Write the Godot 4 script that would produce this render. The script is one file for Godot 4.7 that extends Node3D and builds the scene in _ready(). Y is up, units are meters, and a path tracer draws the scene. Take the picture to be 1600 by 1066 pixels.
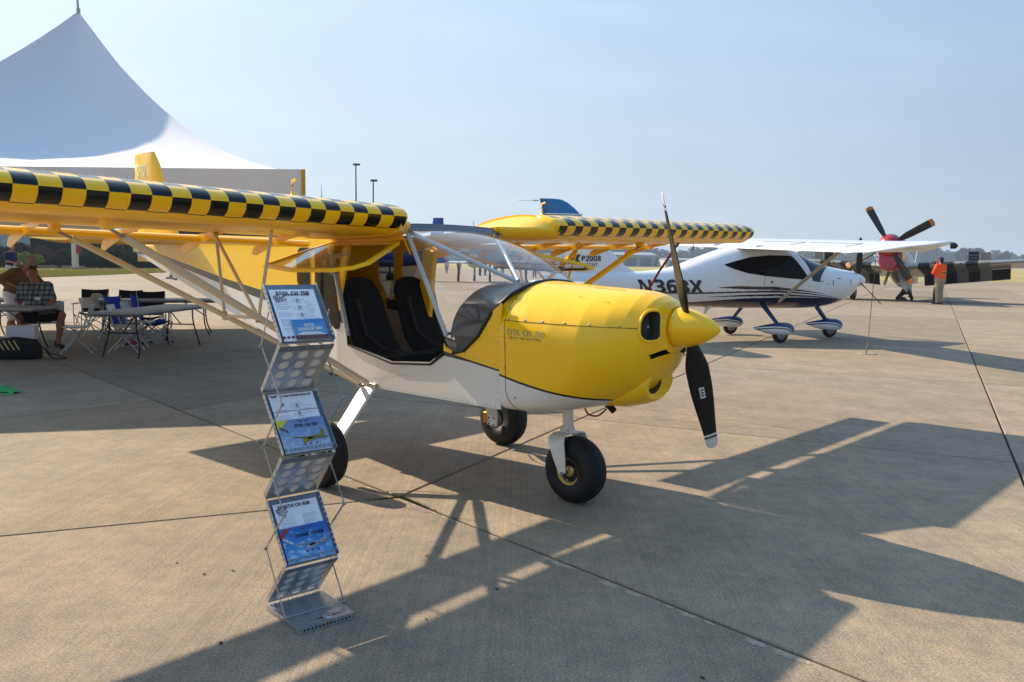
extends Node3D
# An air show apron: a yellow high-wing kit plane in front, a white one behind it, a warbird, a tent and people.

var mats := {}
var used_names := {}
var group_id := 0

# ---------------------------------------------------------------- naming and committing
func numbered(parent: Node, called: String) -> String:
	var key := str(parent.get_instance_id()) + called
	var n: int = used_names.get(key, 0)
	used_names[key] = n + 1
	return called if n == 0 else "%s_%03d" % [called, n]

func tag(o: Node, label: String, category: String, group := "") -> Node:
	o.set_meta("label", label)
	o.set_meta("category", category)
	if group != "":
		o.set_meta("group", group)
	return o

func thing(called: String, label: String, category: String, at := Vector3.ZERO, turn := 0.0, group := "") -> Node3D:
	var o := Node3D.new()
	o.name = numbered(self, called)
	add_child(o, true)
	o.position = at
	o.rotation.y = turn
	tag(o, label, category, group)
	return o

func structure(called: String) -> Node3D:
	var o := Node3D.new()
	o.name = numbered(self, called)
	add_child(o, true)
	o.set_meta("kind", "structure")
	return o

func put(called: String, st, m: Material, parent: Node = self) -> MeshInstance3D:
	var o := MeshInstance3D.new()
	o.name = numbered(parent, called)
	if st is SurfaceTool:
		st.generate_normals()
		st.index()
		o.mesh = st.commit()
	else:
		o.mesh = st
	o.material_override = m
	parent.add_child(o, true)
	return o

# ---------------------------------------------------------------- shapes
func begin() -> SurfaceTool:
	var st := SurfaceTool.new()
	st.begin(Mesh.PRIMITIVE_TRIANGLES)
	return st

func flat(st: SurfaceTool) -> void:
	st.set_smooth_group(-1)

func smooth(st: SurfaceTool) -> void:
	group_id += 1
	st.set_smooth_group(group_id)

func tri(st: SurfaceTool, a: Vector3, b: Vector3, c: Vector3, ua := Vector2.ZERO, ub := Vector2.ZERO, uc := Vector2.ZERO) -> void:
	st.set_uv(ua); st.add_vertex(a)
	st.set_uv(ub); st.add_vertex(b)
	st.set_uv(uc); st.add_vertex(c)

func quad(st: SurfaceTool, a: Vector3, b: Vector3, c: Vector3, d: Vector3, ua := Vector2(0, 0), ub := Vector2(1, 0), uc := Vector2(1, 1), ud := Vector2(0, 1)) -> void:
	tri(st, a, b, c, ua, ub, uc)
	tri(st, a, c, d, ua, uc, ud)

# rings of equal length joined one after another
func loft(st: SurfaceTool, rings: Array, closed := true, caps := true, sharp := []) -> void:
	var n: int = rings[0].size()
	var last := n if closed else n - 1
	group_id += 1
	var g := group_id
	for j in last:
		if j in sharp:
			group_id += 1
			g = group_id
		st.set_smooth_group(g)
		var k := (j + 1) % n
		for i in rings.size() - 1:
			quad(st, rings[i][j], rings[i][k], rings[i + 1][k], rings[i + 1][j])
	if caps and closed:
		flat(st)
		fan(st, rings[0], true)
		fan(st, rings[rings.size() - 1], false)

func fan(st: SurfaceTool, ring, back := false) -> void:
	var c := Vector3.ZERO
	for p in ring:
		c += p
	c /= ring.size()
	for j in ring.size():
		var k: int = (j + 1) % ring.size()
		if back:
			tri(st, c, ring[k], ring[j])
		else:
			tri(st, c, ring[j], ring[k])

func circle(c: Vector3, along: Vector3, r1: float, r2: float, n: int, up := Vector3.UP) -> PackedVector3Array:
	var d := along.normalized()
	var u := up
	if abs(d.dot(u)) > 0.95:
		u = Vector3(1, 0, 0) if abs(d.x) < 0.9 else Vector3(0, 0, 1)
	var s := d.cross(u).normalized()
	u = s.cross(d).normalized()
	var out := PackedVector3Array()
	for i in n:
		var a := TAU * i / n
		out.append(c + s * cos(a) * r1 + u * sin(a) * r2)
	return out

# a tube along points, r a number or one per point; flatness makes it oval (r2 = r * flatness)
func tube(st: SurfaceTool, pts: Array, r, n := 8, flatness := 1.0, up := Vector3.UP, caps := true) -> void:
	var rings := []
	for i in pts.size():
		var a: Vector3 = pts[max(i - 1, 0)]
		var b: Vector3 = pts[min(i + 1, pts.size() - 1)]
		var rr: float = r[i] if r is Array else r
		rings.append(circle(pts[i], b - a, rr, rr * flatness, n, up))
	loft(st, rings, true, caps)

func box(st: SurfaceTool, c: Vector3, size: Vector3, basis := Basis(), bevel := 0.0) -> void:
	var h := size * 0.5
	flat(st)
	if bevel <= 0.0:
		var p := []
		for i in 8:
			p.append(c + basis * Vector3(h.x * (1 if i & 1 else -1), h.y * (1 if i & 2 else -1), h.z * (1 if i & 4 else -1)))
		for q in [[0, 1, 3, 2], [5, 4, 6, 7], [4, 0, 2, 6], [1, 5, 7, 3], [2, 3, 7, 6], [4, 5, 1, 0]]:
			quad(st, p[q[0]], p[q[1]], p[q[2]], p[q[3]])
		return
	var b: float = min(bevel, min(h.x, min(h.y, h.z)) * 0.9)
	var rings := []
	for lv in [[-h.y, b], [-h.y + b, 0.0], [h.y - b, 0.0], [h.y, b]]:
		var r := PackedVector3Array()
		var i: float = lv[1]
		var x: float = h.x - i
		var z: float = h.z - i
		for v in [[-x, -z + b], [-x + b, -z], [x - b, -z], [x, -z + b], [x, z - b], [x - b, z], [-x + b, z], [-x, z - b]]:
			r.append(c + basis * Vector3(v[0], lv[0], v[1]))
		rings.append(r)
	for i in 3:
		for j in 8:
			var k := (j + 1) % 8
			quad(st, rings[i][j], rings[i][k], rings[i + 1][k], rings[i + 1][j])
	fan(st, rings[0], true)
	fan(st, rings[3], false)

# profile of [distance along axis, radius], turned about an axis
func lathe(st: SurfaceTool, at: Vector3, axis: Vector3, profile: Array, n := 24, up := Vector3.UP) -> void:
	var rings := []
	for p in profile:
		rings.append(circle(at + axis.normalized() * p[0], axis, max(p[1], 0.0004), max(p[1], 0.0004), n, up))
	loft(st, rings, true, true)

# flat polygon (2D) given thickness along its normal; f maps a 2D point and a depth to 3D
func slab_of(st: SurfaceTool, poly: PackedVector2Array, f: Callable, thick: float) -> void:
	var idx := Geometry2D.triangulate_polygon(poly)
	flat(st)
	var n := poly.size()
	for side in 2:
		var d := 0.0 if side == 0 else thick
		for i in range(0, idx.size(), 3):
			var a: Vector3 = f.call(poly[idx[i]], d)
			var b: Vector3 = f.call(poly[idx[i + 1]], d)
			var c: Vector3 = f.call(poly[idx[i + 2]], d)
			if side == 0:
				tri(st, a, b, c, poly[idx[i]], poly[idx[i + 1]], poly[idx[i + 2]])
			else:
				tri(st, a, c, b, poly[idx[i]], poly[idx[i + 2]], poly[idx[i + 1]])
	if thick != 0.0:
		for i in n:
			var k := (i + 1) % n
			quad(st, f.call(poly[i], 0.0), f.call(poly[i], thick), f.call(poly[k], thick), f.call(poly[k], 0.0))

# outer polygon minus holes, cut at the given x values, as plain polygons
func cut_panel(outer: PackedVector2Array, holes: Array, xs: Array) -> Array:
	var polys := [outer]
	var cuts := xs.duplicate()
	for h in holes:
		var lo := 1e9
		var hi := -1e9
		for p in h:
			lo = min(lo, p.x); hi = max(hi, p.x)
		cuts.append((lo + hi) * 0.5 + 0.0007)
	for x in cuts:
		var next := []
		for p in polys:
			for half in [PackedVector2Array([Vector2(-99, -99), Vector2(x, -99), Vector2(x, 99), Vector2(-99, 99)]), PackedVector2Array([Vector2(x, -99), Vector2(99, -99), Vector2(99, 99), Vector2(x, 99)])]:
				next.append_array(Geometry2D.intersect_polygons(p, half))
		polys = next
	for h in holes:
		var next := []
		for p in polys:
			next.append_array(Geometry2D.clip_polygons(p, h))
		polys = next
	return polys

# lettering laid on a surface: f(x, y, depth) -> position; centred on x unless left is true
func lettering(words: String, height: float, f: Callable, bold := true, depth := 0.002, left := false, stretch := 1.0, face := "Droid Sans") -> ArrayMesh:
	var t := TextMesh.new()
	var font := SystemFont.new()
	font.font_names = PackedStringArray([face])
	font.font_weight = 700 if bold else 400
	t.font = font
	t.text = words
	t.font_size = 64
	t.pixel_size = height / 46.0
	t.depth = 1.0
	t.curve_step = 2.0
	t.horizontal_alignment = HORIZONTAL_ALIGNMENT_LEFT if left else HORIZONTAL_ALIGNMENT_CENTER
	var arrays := t.surface_get_arrays(0) if t.get_surface_count() > 0 else []
	var out := ArrayMesh.new()
	if arrays.is_empty():
		return out
	var st := begin()
	flat(st)
	var v: PackedVector3Array = arrays[Mesh.ARRAY_VERTEX]
	var idx = arrays[Mesh.ARRAY_INDEX]
	var count: int = idx.size() if idx != null and idx.size() > 0 else v.size()
	for i in count:
		var p: Vector3 = v[idx[i]] if idx != null and idx.size() > 0 else v[i]
		st.add_vertex(f.call(p.x * stretch, p.y, (p.z + 0.5) * depth))
	st.generate_normals()
	st.index()
	return st.commit()

# ---------------------------------------------------------------- materials
func paint(key: String, c: Color, rough := 0.5, metal := 0.0, coat := 0.0) -> StandardMaterial3D:
	if mats.has(key):
		return mats[key]
	var m := StandardMaterial3D.new()
	m.resource_name = key
	m.albedo_color = c
	m.roughness = rough
	m.metallic = metal
	m.cull_mode = BaseMaterial3D.CULL_DISABLED
	if coat > 0.0:
		m.clearcoat_enabled = true
		m.clearcoat = coat
		m.clearcoat_roughness = 0.08
	mats[key] = m
	return m

func pane(key: String, c: Color, alpha: float) -> StandardMaterial3D:
	var m := paint(key, Color(c.r, c.g, c.b, alpha), 0.03)
	m.transparency = BaseMaterial3D.TRANSPARENCY_ALPHA
	return m

func noise_bytes(size: int, freq: float, octaves: int, sd: int, kind := FastNoiseLite.TYPE_SIMPLEX_SMOOTH) -> PackedByteArray:
	var n := FastNoiseLite.new()
	n.seed = sd
	n.noise_type = kind
	n.frequency = freq
	n.fractal_octaves = octaves
	var im := n.get_seamless_image(size, size)
	im.convert(Image.FORMAT_L8)
	return im.get_data()

func image_from(size: int, rgb: PackedByteArray) -> ImageTexture:
	var im := Image.create_from_data(size, size, false, Image.FORMAT_RGB8, rgb)
	im.generate_mipmaps()
	return ImageTexture.create_from_image(im)

# mottled colour between two tones, for triplanar use
func mottle(key: String, a: Color, b: Color, metres: float, freq: float, rough := 0.8, metal := 0.0, bump := 0.0, world := false) -> StandardMaterial3D:
	if mats.has(key):
		return mats[key]
	var size := 256
	var n1 := noise_bytes(size, freq, 5, hash(key) % 1000)
	var rgb := PackedByteArray()
	rgb.resize(size * size * 3)
	for i in size * size:
		var c := a.lerp(b, clamp((n1[i] / 255.0 - 0.5) * 1.5 + 0.5, 0.0, 1.0))
		rgb[i * 3] = int(c.r * 255); rgb[i * 3 + 1] = int(c.g * 255); rgb[i * 3 + 2] = int(c.b * 255)
	var m := paint(key, Color.WHITE, rough, metal)
	m.albedo_texture = image_from(size, rgb)
	m.uv1_triplanar = true
	m.uv1_world_triplanar = world
	m.uv1_scale = Vector3.ONE / metres
	if bump > 0.0:
		var im := Image.create_from_data(size, size, false, Image.FORMAT_L8, n1)
		im.convert(Image.FORMAT_RGBA8)
		im.bump_map_to_normal_map(bump)
		m.normal_enabled = true
		m.normal_texture = ImageTexture.create_from_image(im)
	return m

# ---------------------------------------------------------------- light, sky, camera
const SUN := Vector3(1.225, -1.0, 0.925)

func sky_and_sun() -> void:
	var cam := Camera3D.new()
	cam.name = "camera"
	add_child(cam)
	cam.position = Vector3(0, 1.6, 0)
	cam.rotation = Vector3(-atan(125.0 / 1289.0), 0, 0.0105)
	cam.fov = rad_to_deg(2.0 * atan(533.0 / 1289.0))
	cam.near = 0.05
	cam.far = 6000.0
	cam.current = true
	var sun := DirectionalLight3D.new()
	sun.name = "sun"
	sun.basis = Basis.looking_at(SUN.normalized(), Vector3.UP)
	sun.light_energy = 1.55
	sun.light_color = Color(1.0, 0.925, 0.815)
	sun.light_angular_distance = 0.55
	sun.shadow_enabled = true
	add_child(sun)
	# clear late-summer sky: blue overhead, pale haze low down, brighter towards the sun
	var w := 1024
	var h := 512
	var to_sun := -SUN.normalized()
	var cl := FastNoiseLite.new()
	cl.seed = 5
	cl.frequency = 1.6
	cl.fractal_octaves = 5
	var im := Image.create(w, h, false, Image.FORMAT_RGBF)
	for y in h:
		var el := (0.5 - (y + 0.5) / h) * PI
		for x in w:
			var az := ((x + 0.5) / w) * TAU
			# Godot's panorama: the first column looks along -z
			var d := Vector3(sin(az) * cos(el), sin(el), -cos(az) * cos(el))
			var up: float = max(d.y, 0.0)
			var t := 1.0 - pow(1.0 - up, 2.6)
			var low := Vector3(0.285, 0.337, 0.390)
			var high := Vector3(0.105, 0.238, 0.455)
			var c := low.lerp(high, t)
			var g: float = max(d.dot(to_sun), 0.0)
			var glow := 0.29 * pow(g, 1.05) + 0.4 * pow(g, 12.0)
			c += Vector3(0.94, 0.995, 0.89) * glow
			# thin high cirrus, drawn out sideways
			if d.y > 0.02:
				var q := Vector3(d.x / (d.y + 0.25), d.z / (d.y + 0.25) * 2.4, 0.3)
				var v: float = clamp((cl.get_noise_3dv(q) - 0.02) * 1.6, 0.0, 1.0)
				c += Vector3(0.022, 0.021, 0.018) * v
			if d.y < 0.0:
				c = c.lerp(Vector3(0.20, 0.175, 0.14), clamp(-d.y * 12.0, 0.0, 1.0))
			im.set_pixel(x, y, Color(c.x, c.y, c.z))
	var pan := PanoramaSkyMaterial.new()
	pan.panorama = ImageTexture.create_from_image(im)
	var sky := Sky.new()
	sky.sky_material = pan
	var env := Environment.new()
	env.background_mode = Environment.BG_SKY
	env.sky = sky
	env.background_energy_multiplier = 1.0
	env.tonemap_mode = Environment.TONE_MAPPER_LINEAR
	env.tonemap_exposure = 1.68
	env.sdfgi_enabled = true
	env.ssao_enabled = true
	env.ssil_enabled = true
	env.fog_enabled = true
	env.fog_density = 0.00045
	env.fog_light_color = Color(0.80, 0.87, 0.96)
	var we := WorldEnvironment.new()
	we.name = "surroundings"
	we.environment = env
	add_child(we)

# the apron climbs gently to the far left
func rise(x: float, z: float) -> float:
	return 0.29 * smoothstep(18.0, 36.0, -z) * smoothstep(4.0, 18.0, -x) + 0.2 * smoothstep(40.0, 85.0, -z) * smoothstep(12.0, 30.0, -x)

func concrete(variant: int) -> StandardMaterial3D:
	var key := "concrete_%d" % variant
	if mats.has(key):
		return mats[key]
	if not mats.has("concrete_map"):
		var size := 1024
		var big := noise_bytes(size, 0.004, 4, 11)
		var mid := noise_bytes(size, 0.02, 4, 12)
		var fine := noise_bytes(size, 0.22, 2, 13)
		var rgb := PackedByteArray()
		rgb.resize(size * size * 3)
		var rng := RandomNumberGenerator.new()
		rng.seed = 4
		var broom := PackedFloat32Array()
		var last := 0.0
		for x in size:
			last = last * 0.55 + rng.randf_range(-1, 1) * 0.45
			broom.append(last)
		var bump := PackedByteArray()
		bump.resize(size * size)
		for y in size:
			for x in size:
				var i := y * size + x
				var grain := rng.randf_range(-1, 1)
				var wob := (x + int(mid[i] / 40.0)) % size
				var v: float = 0.80 + (big[i] - 128) / 255.0 * 0.13 + (mid[i] - 128) / 255.0 * 0.11 + (fine[i] - 128) / 255.0 * 0.34 + grain * 0.10 + broom[wob] * 0.055
				if rng.randf() < 0.0011:
					v *= 0.72
				var tint := (mid[i] - 128) / 255.0 * 0.03
				rgb[i * 3] = int(clamp(v * (0.66 + tint), 0, 1) * 255)
				rgb[i * 3 + 1] = int(clamp(v * 0.589, 0, 1) * 255)
				rgb[i * 3 + 2] = int(clamp(v * (0.498 - tint), 0, 1) * 255)
				bump[i] = int(clamp(128 + broom[wob] * 70 + grain * 26 + (fine[i] - 128) * 0.3, 0, 255))
		mats["concrete_map"] = image_from(size, rgb)
		var bi := Image.create_from_data(size, size, false, Image.FORMAT_L8, bump)
		bi.convert(Image.FORMAT_RGBA8)
		bi.bump_map_to_normal_map(3.0)
		mats["concrete_relief"] = ImageTexture.create_from_image(bi)
	var m := StandardMaterial3D.new()
	var tone: float = [1.0, 0.95, 1.04, 0.92, 0.98, 1.02][variant]
	m.resource_name = key
	m.albedo_color = Color(tone, tone, tone * [1.0, 0.99, 0.985, 1.01, 0.97, 1.0][variant])
	m.albedo_texture = mats["concrete_map"]
	m.normal_enabled = true
	m.normal_texture = mats["concrete_relief"]
	m.normal_scale = 0.35
	m.roughness = 0.9
	m.uv1_triplanar = true
	m.uv1_world_triplanar = true
	m.uv1_scale = Vector3.ONE / 3.1
	m.uv1_offset = Vector3(variant * 0.37, 0, variant * 0.61)
	mats[key] = m
	return m

func slab_mesh(st: SurfaceTool, poly: PackedVector2Array, gap: float, chamfer: float) -> void:
	for q in Geometry2D.offset_polygon(poly, -gap):
		var inner := Geometry2D.offset_polygon(q, -chamfer)
		if inner.size() != 1 or inner[0].size() != q.size():
			inner = [q]
		var top: PackedVector2Array = inner[0]
		var n := top.size()
		flat(st)
		var idx := Geometry2D.triangulate_polygon(top)
		var lift := func(p: Vector2, dy: float) -> Vector3: return Vector3(p.x, rise(p.x, p.y) + dy, p.y)
		for i in range(0, idx.size(), 3):
			tri(st, lift.call(top[idx[i]], 0.0), lift.call(top[idx[i + 1]], 0.0), lift.call(top[idx[i + 2]], 0.0))
		# nearest corner pairing between inner and outer outline
		var off := 0
		var best := 1e9
		for k in n:
			if q[k].distance_squared_to(top[0]) < best:
				best = q[k].distance_squared_to(top[0]); off = k
		for i in n:
			var k := (i + 1) % n
			var qi: Vector2 = q[(i + off) % n]
			var qk: Vector2 = q[(k + off) % n]
			quad(st, lift.call(top[i], 0.0), lift.call(top[k], 0.0), lift.call(qk, -chamfer), lift.call(qi, -chamfer))
			quad(st, lift.call(qi, -chamfer), lift.call(qk, -chamfer), lift.call(qk, -0.05), lift.call(qi, -0.05))

func half_plane(p: Vector2, along: Vector2, left_side: bool) -> PackedVector2Array:
	var a := p - along * 900.0
	var b := p + along * 900.0
	var n := Vector2(along.y, -along.x) * (-900.0 if left_side else 900.0)
	return PackedVector2Array([a, b, b + n, a + n])

func build_apron() -> void:
	var apron := structure("apron")
	var outline := PackedVector2Array([Vector2(-30.5, 8), Vector2(-28.6, -46), Vector2(-26.5, -84), Vector2(-24, -150), Vector2(22, -150), Vector2(30, -84), Vector2(75, -84), Vector2(75, 8)])
	var seam_at := Vector2(-0.39, -5.05)
	var seam := Vector2(0.661, 0.750).normalized()
	var cells := []
	# to the right of the long diagonal joint: a square grid of its own
	var a := Vector2(-0.454, 0.891)
	var b := Vector2(0.891, 0.454)
	var right := half_plane(seam_at + Vector2(0.750, -0.661) * 0.004, seam, false)
	for i in range(-26, 40):
		for k in range(-34, 12):
			var s0 := -3.155 + 3.83 * i
			var t0 := -7.78 + 5.12 * k
			var cell := PackedVector2Array([b * s0 + a * t0, b * (s0 + 3.83) + a * t0, b * (s0 + 3.83) + a * (t0 + 5.12), b * s0 + a * (t0 + 5.12)])
			for p in Geometry2D.intersect_polygons(cell, right):
				cells.append_array(Geometry2D.intersect_polygons(p, outline))
	# to the left: wide strips that end on that joint
	var left := half_plane(seam_at - Vector2(0.750, -0.661) * 0.004, seam, true)
	var ends := [[Vector2(2.6, -1.9), Vector2(-0.95, 0.30)], [Vector2(-0.74, -5.45), Vector2(-0.93, 0.367)], [Vector2(-4.0, -9.15), Vector2(-0.70, 0.72)]]
	for k in 26:
		ends.append([Vector2(-4.0, -9.15) - seam * 5.12 * (k + 1), Vector2(-0.75, 0.661)])
	for i in ends.size() - 1:
		var p0: Vector2 = ends[i][0]
		var p1: Vector2 = ends[i + 1][0]
		var d0: Vector2 = ends[i][1].normalized()
		var d1: Vector2 = ends[i + 1][1].normalized()
		for k in range(-3, 12):
			if i < 3 and k > 0:
				continue
			var w0 := 5.2 * k
			var w1 := 5.2 * (k + 1)
			if i < 3 and k == 0:
				w1 = 60.0
			if k == -3:
				w0 = -30.0
			var cell := PackedVector2Array([p0 + d0 * w0, p0 + d0 * w1, p1 + d1 * w1, p1 + d1 * w0])
			for p in Geometry2D.intersect_polygons(cell, left):
				cells.append_array(Geometry2D.intersect_polygons(p, outline))
	var order := []
	for c in cells:
		var mid := Vector2.ZERO
		var area := 0.0
		for q in c.size():
			mid += c[q] / c.size()
			area += c[q].cross(c[(q + 1) % c.size()]) * 0.5
		if abs(area) < 0.04:
			continue
		var seen: bool = mid.y < 1.0 and abs(mid.x) < abs(mid.y) * 0.66 + 4.0
		order.append([mid.length() + (0.0 if seen else 400.0), c])
	order.sort_custom(func(x, y): return x[0] < y[0])
	var rest := begin()
	var filler := begin()
	for i in order.size():
		var c: PackedVector2Array = order[i][1]
		flat(filler)
		var idx := Geometry2D.triangulate_polygon(c)
		for t in idx:
			filler.add_vertex(Vector3(c[t].x, rise(c[t].x, c[t].y) - 0.018, c[t].y))
		if i < 270:
			var st := begin()
			slab_mesh(st, c, 0.0095, 0.006)
			put("slab", st, concrete((i * 7 + i / 3) % 6), apron)
		else:
			slab_mesh(rest, c, 0.0065, 0.004)
	build_wear(apron, Vector3(seam_at.x, 0, seam_at.y), Vector3(seam.x, 0, seam.y))
	put("distant_slabs", rest, concrete(0), apron).set_meta("kind", "stuff")
	put("joint_filler", filler, paint("joint_filler", Color(0.03, 0.028, 0.026), 0.95), apron)

# hairline cracks, and pale scaled patches beside the long joint
func build_wear(apron: Node3D, at: Vector3, along: Vector3) -> void:
	var rng := RandomNumberGenerator.new()
	rng.seed = 51
	var lines := [[Vector3(1.45, 0, -8.4), Vector3(3.05, 0, -7.55)], [Vector3(4.2, 0, -12.5), Vector3(6.8, 0, -10.95)], [Vector3(8.9, 0, -16.2), Vector3(9.6, 0, -15.5)], [Vector3(-1.46, 0, -9.4), Vector3(0.1, 0, -8.75)], [Vector3(-0.9, 0, -5.3), Vector3(-0.2, 0, -4.95)], [Vector3(-2.6, 0, -6.9), Vector3(-1.1, 0, -7.3)]]
	for l in lines:
		var st := begin()
		flat(st)
		var n := 26
		var side: Vector3 = (l[1] - l[0]).normalized().cross(Vector3.UP)
		var last: Vector3 = l[0]
		var off := 0.0
		for i in n:
			off = off * 0.7 + rng.randf_range(-0.012, 0.012)
			var p: Vector3 = l[0].lerp(l[1], float(i + 1) / n) + side * off
			var w := rng.randf_range(0.0012, 0.0028)
			quad(st, last - side * w + Vector3(0, 0.0008, 0), last + side * w + Vector3(0, 0.0008, 0), p + side * w + Vector3(0, 0.0008, 0), p - side * w + Vector3(0, 0.0008, 0))
			last = p
		put("crack", st, paint("crack_dark", Color(0.17, 0.15, 0.13), 0.95), apron)
	var pale := mottle("scaled_concrete", Color(0.58, 0.53, 0.45), Color(0.66, 0.61, 0.53), 0.5, 0.05, 0.95, 0.0, 3.0, true)
	for i in 26:
		var t := rng.randf_range(-1.6, 3.2)
		var s := 1.0
		var across := along.cross(Vector3.UP)
		var r := rng.randf_range(0.012, 0.035)
		var c := at + along * t + across * s * (0.022 + r * 0.55)
		var st := begin()
		flat(st)
		var ring := []
		for k in 22:
			var a := TAU * k / 22
			var rr := r * rng.randf_range(0.55, 1.0)
			var q := along * cos(a) * rr * 2.2
			var o := sin(a) * rr * s
			if o < -r * 0.5:
				o = -r * 0.5
			ring.append(c + q + across * o * s * s * (s if false else 1.0) * s + Vector3(0, 0.0015, 0))
		for k in 22:
			tri(st, c + Vector3(0, 0.0018, 0), ring[k], ring[(k + 1) % 22])
		put("scaled_patch", st, pale, apron)

func build_land() -> void:
	var st := begin()
	smooth(st)
	var xs := []
	var zs := []
	for i in range(-30, 31):
		xs.append(i * 6.0)
		zs.append(-i * 6.0 - 60.0)
	xs = [-4000.0, -1200.0, -400.0] + xs + [400.0, 1200.0, 4000.0]
	zs = [500.0] + zs + [-400.0, -1200.0, -4500.0]
	zs.sort()
	zs.reverse()
	for i in xs.size() - 1:
		for j in zs.size() - 1:
			var q := []
			for c in [[i, j], [i + 1, j], [i + 1, j + 1], [i, j + 1]]:
				q.append(Vector3(xs[c[0]], rise(xs[c[0]], zs[c[1]]) - 0.06, zs[c[1]]))
			quad(st, q[0], q[1], q[2], q[3])
	var g := mottle("dry_grass_field", Color(0.52, 0.49, 0.24), Color(0.66, 0.58, 0.32), 26.0, 0.012, 0.95, 0.0, 0.0, true)
	var o := put("ground", st, g)
	o.set_meta("kind", "structure")
	# tufts of mown grass at the near edge on the left
	var rng := RandomNumberGenerator.new()
	rng.seed = 21
	var tuft := begin()
	flat(tuft)
	for i in 5:
		var an := i * 1.3
		var d := Vector3(cos(an), 0, sin(an)) * 0.05
		tri(tuft, -d * 0.6, d * 0.6, Vector3(d.z * 1.2, 0.10, -d.x * 1.2))
	tuft.generate_normals()
	var mm := MultiMesh.new()
	mm.transform_format = MultiMesh.TRANSFORM_3D
	mm.mesh = tuft.commit()
	mm.instance_count = 26000
	for i in mm.instance_count:
		var z := -46.0 - rng.randf() * rng.randf() * 42.0
		var edge := -28.6 + (-46.0 - z) * 0.055
		var x := edge - 0.1 - rng.randf() * rng.randf() * 30.0
		var s := rng.randf_range(0.6, 1.5)
		mm.set_instance_transform(i, Transform3D(Basis(Vector3.UP, rng.randf() * TAU).scaled(Vector3(s, s, s)), Vector3(x, rise(x, z) - 0.06, z)))
	var mi := MultiMeshInstance3D.new()
	mi.name = "mown_grass"
	mi.multimesh = mm
	mi.material_override = mottle("grass_blade", Color(0.60, 0.58, 0.26), Color(0.76, 0.67, 0.36), 3.0, 0.02, 0.9)
	mi.set_meta("kind", "stuff")
	add_child(mi)
	tag(mi, "short mown grass along the left edge of the apron", "grass")
	# a far taxiway strip on the right
	var tw := begin()
	flat(tw)
	quad(tw, Vector3(24, -0.05, -118), Vector3(400, -0.05, -118), Vector3(400, -0.05, -126), Vector3(24, -0.05, -126))
	put("taxiway", tw, concrete(2)).set_meta("kind", "structure")

func leaf_card() -> ArrayMesh:
	var st := begin()
	flat(st)
	var rng := RandomNumberGenerator.new()
	rng.seed = 8
	for i in 7:
		var c := Vector3(rng.randf_range(-1, 1), rng.randf_range(-0.8, 0.8), rng.randf_range(-1, 1)) * 0.6
		var u := Vector3(rng.randf_range(-1, 1), rng.randf_range(-1, 1), rng.randf_range(-1, 1)).normalized() * 0.42
		var v := u.cross(Vector3(rng.randf_range(-1, 1), rng.randf_range(-1, 1), rng.randf_range(-1, 1))).normalized() * 0.24
		quad(st, c - u, c + v, c + u, c - v)
	st.generate_normals()
	return st.commit()

# leaf clumps joined into one mesh, for a crown or shrub that is a part of its own
func leafy(called: String, blobs: Array, count: int, size: float, m: Material, parent: Node, sd: int) -> void:
	var rng := RandomNumberGenerator.new()
	rng.seed = sd
	if not mats.has("leaf_card"):
		mats["leaf_card"] = leaf_card()
	var base: Array = mats["leaf_card"].surface_get_arrays(0)
	var bv: PackedVector3Array = base[Mesh.ARRAY_VERTEX]
	var bn: PackedVector3Array = base[Mesh.ARRAY_NORMAL]
	var v := PackedVector3Array()
	var nn := PackedVector3Array()
	for i in count:
		var b = blobs[rng.randi() % blobs.size()]
		var d := Vector3(rng.randfn(), rng.randfn(), rng.randfn()).normalized() * pow(rng.randf(), 0.28)
		var s := size * rng.randf_range(0.6, 1.3)
		var rot := Basis.from_euler(Vector3(rng.randf() * TAU, rng.randf() * TAU, rng.randf() * TAU))
		v.append_array(Transform3D(rot.scaled(Vector3(s, s, s)), b[0] + d * b[1]) * bv)
		nn.append_array(Transform3D(rot, Vector3.ZERO) * bn)
	var arrays := []
	arrays.resize(Mesh.ARRAY_MAX)
	arrays[Mesh.ARRAY_VERTEX] = v
	arrays[Mesh.ARRAY_NORMAL] = nn
	var mesh := ArrayMesh.new()
	mesh.add_surface_from_arrays(Mesh.PRIMITIVE_TRIANGLES, arrays)
	put(called, mesh, m, parent)

func foliage(called: String, blobs: Array, count: int, size: float, m: Material, parent: Node, sd: int) -> MultiMeshInstance3D:
	var rng := RandomNumberGenerator.new()
	rng.seed = sd
	var mm := MultiMesh.new()
	mm.transform_format = MultiMesh.TRANSFORM_3D
	if not mats.has("leaf_card"):
		mats["leaf_card"] = leaf_card()
	mm.mesh = mats["leaf_card"]
	mm.instance_count = count
	for i in count:
		var b = blobs[rng.randi() % blobs.size()]
		var d := Vector3(rng.randfn(), rng.randfn(), rng.randfn()).normalized() * pow(rng.randf(), 0.28)
		var p: Vector3 = b[0] + Vector3(d.x * b[1].x, d.y * b[1].y, d.z * b[1].z)
		var s := size * rng.randf_range(0.6, 1.3)
		mm.set_instance_transform(i, Transform3D(Basis.from_euler(Vector3(rng.randf() * TAU, rng.randf() * TAU, rng.randf() * TAU)).scaled(Vector3(s, s, s)), p))
	var mi := MultiMeshInstance3D.new()
	mi.name = numbered(parent, called)
	mi.multimesh = mm
	mi.material_override = m
	parent.add_child(mi, true)
	return mi

func leaf_mat(key: String, a: Color, b: Color) -> StandardMaterial3D:
	var m := mottle(key, a, b, 2.5, 0.03, 0.75, 0.0, 0.0, true)
	m.backlight_enabled = true
	m.backlight = a * 0.5
	return m

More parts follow.
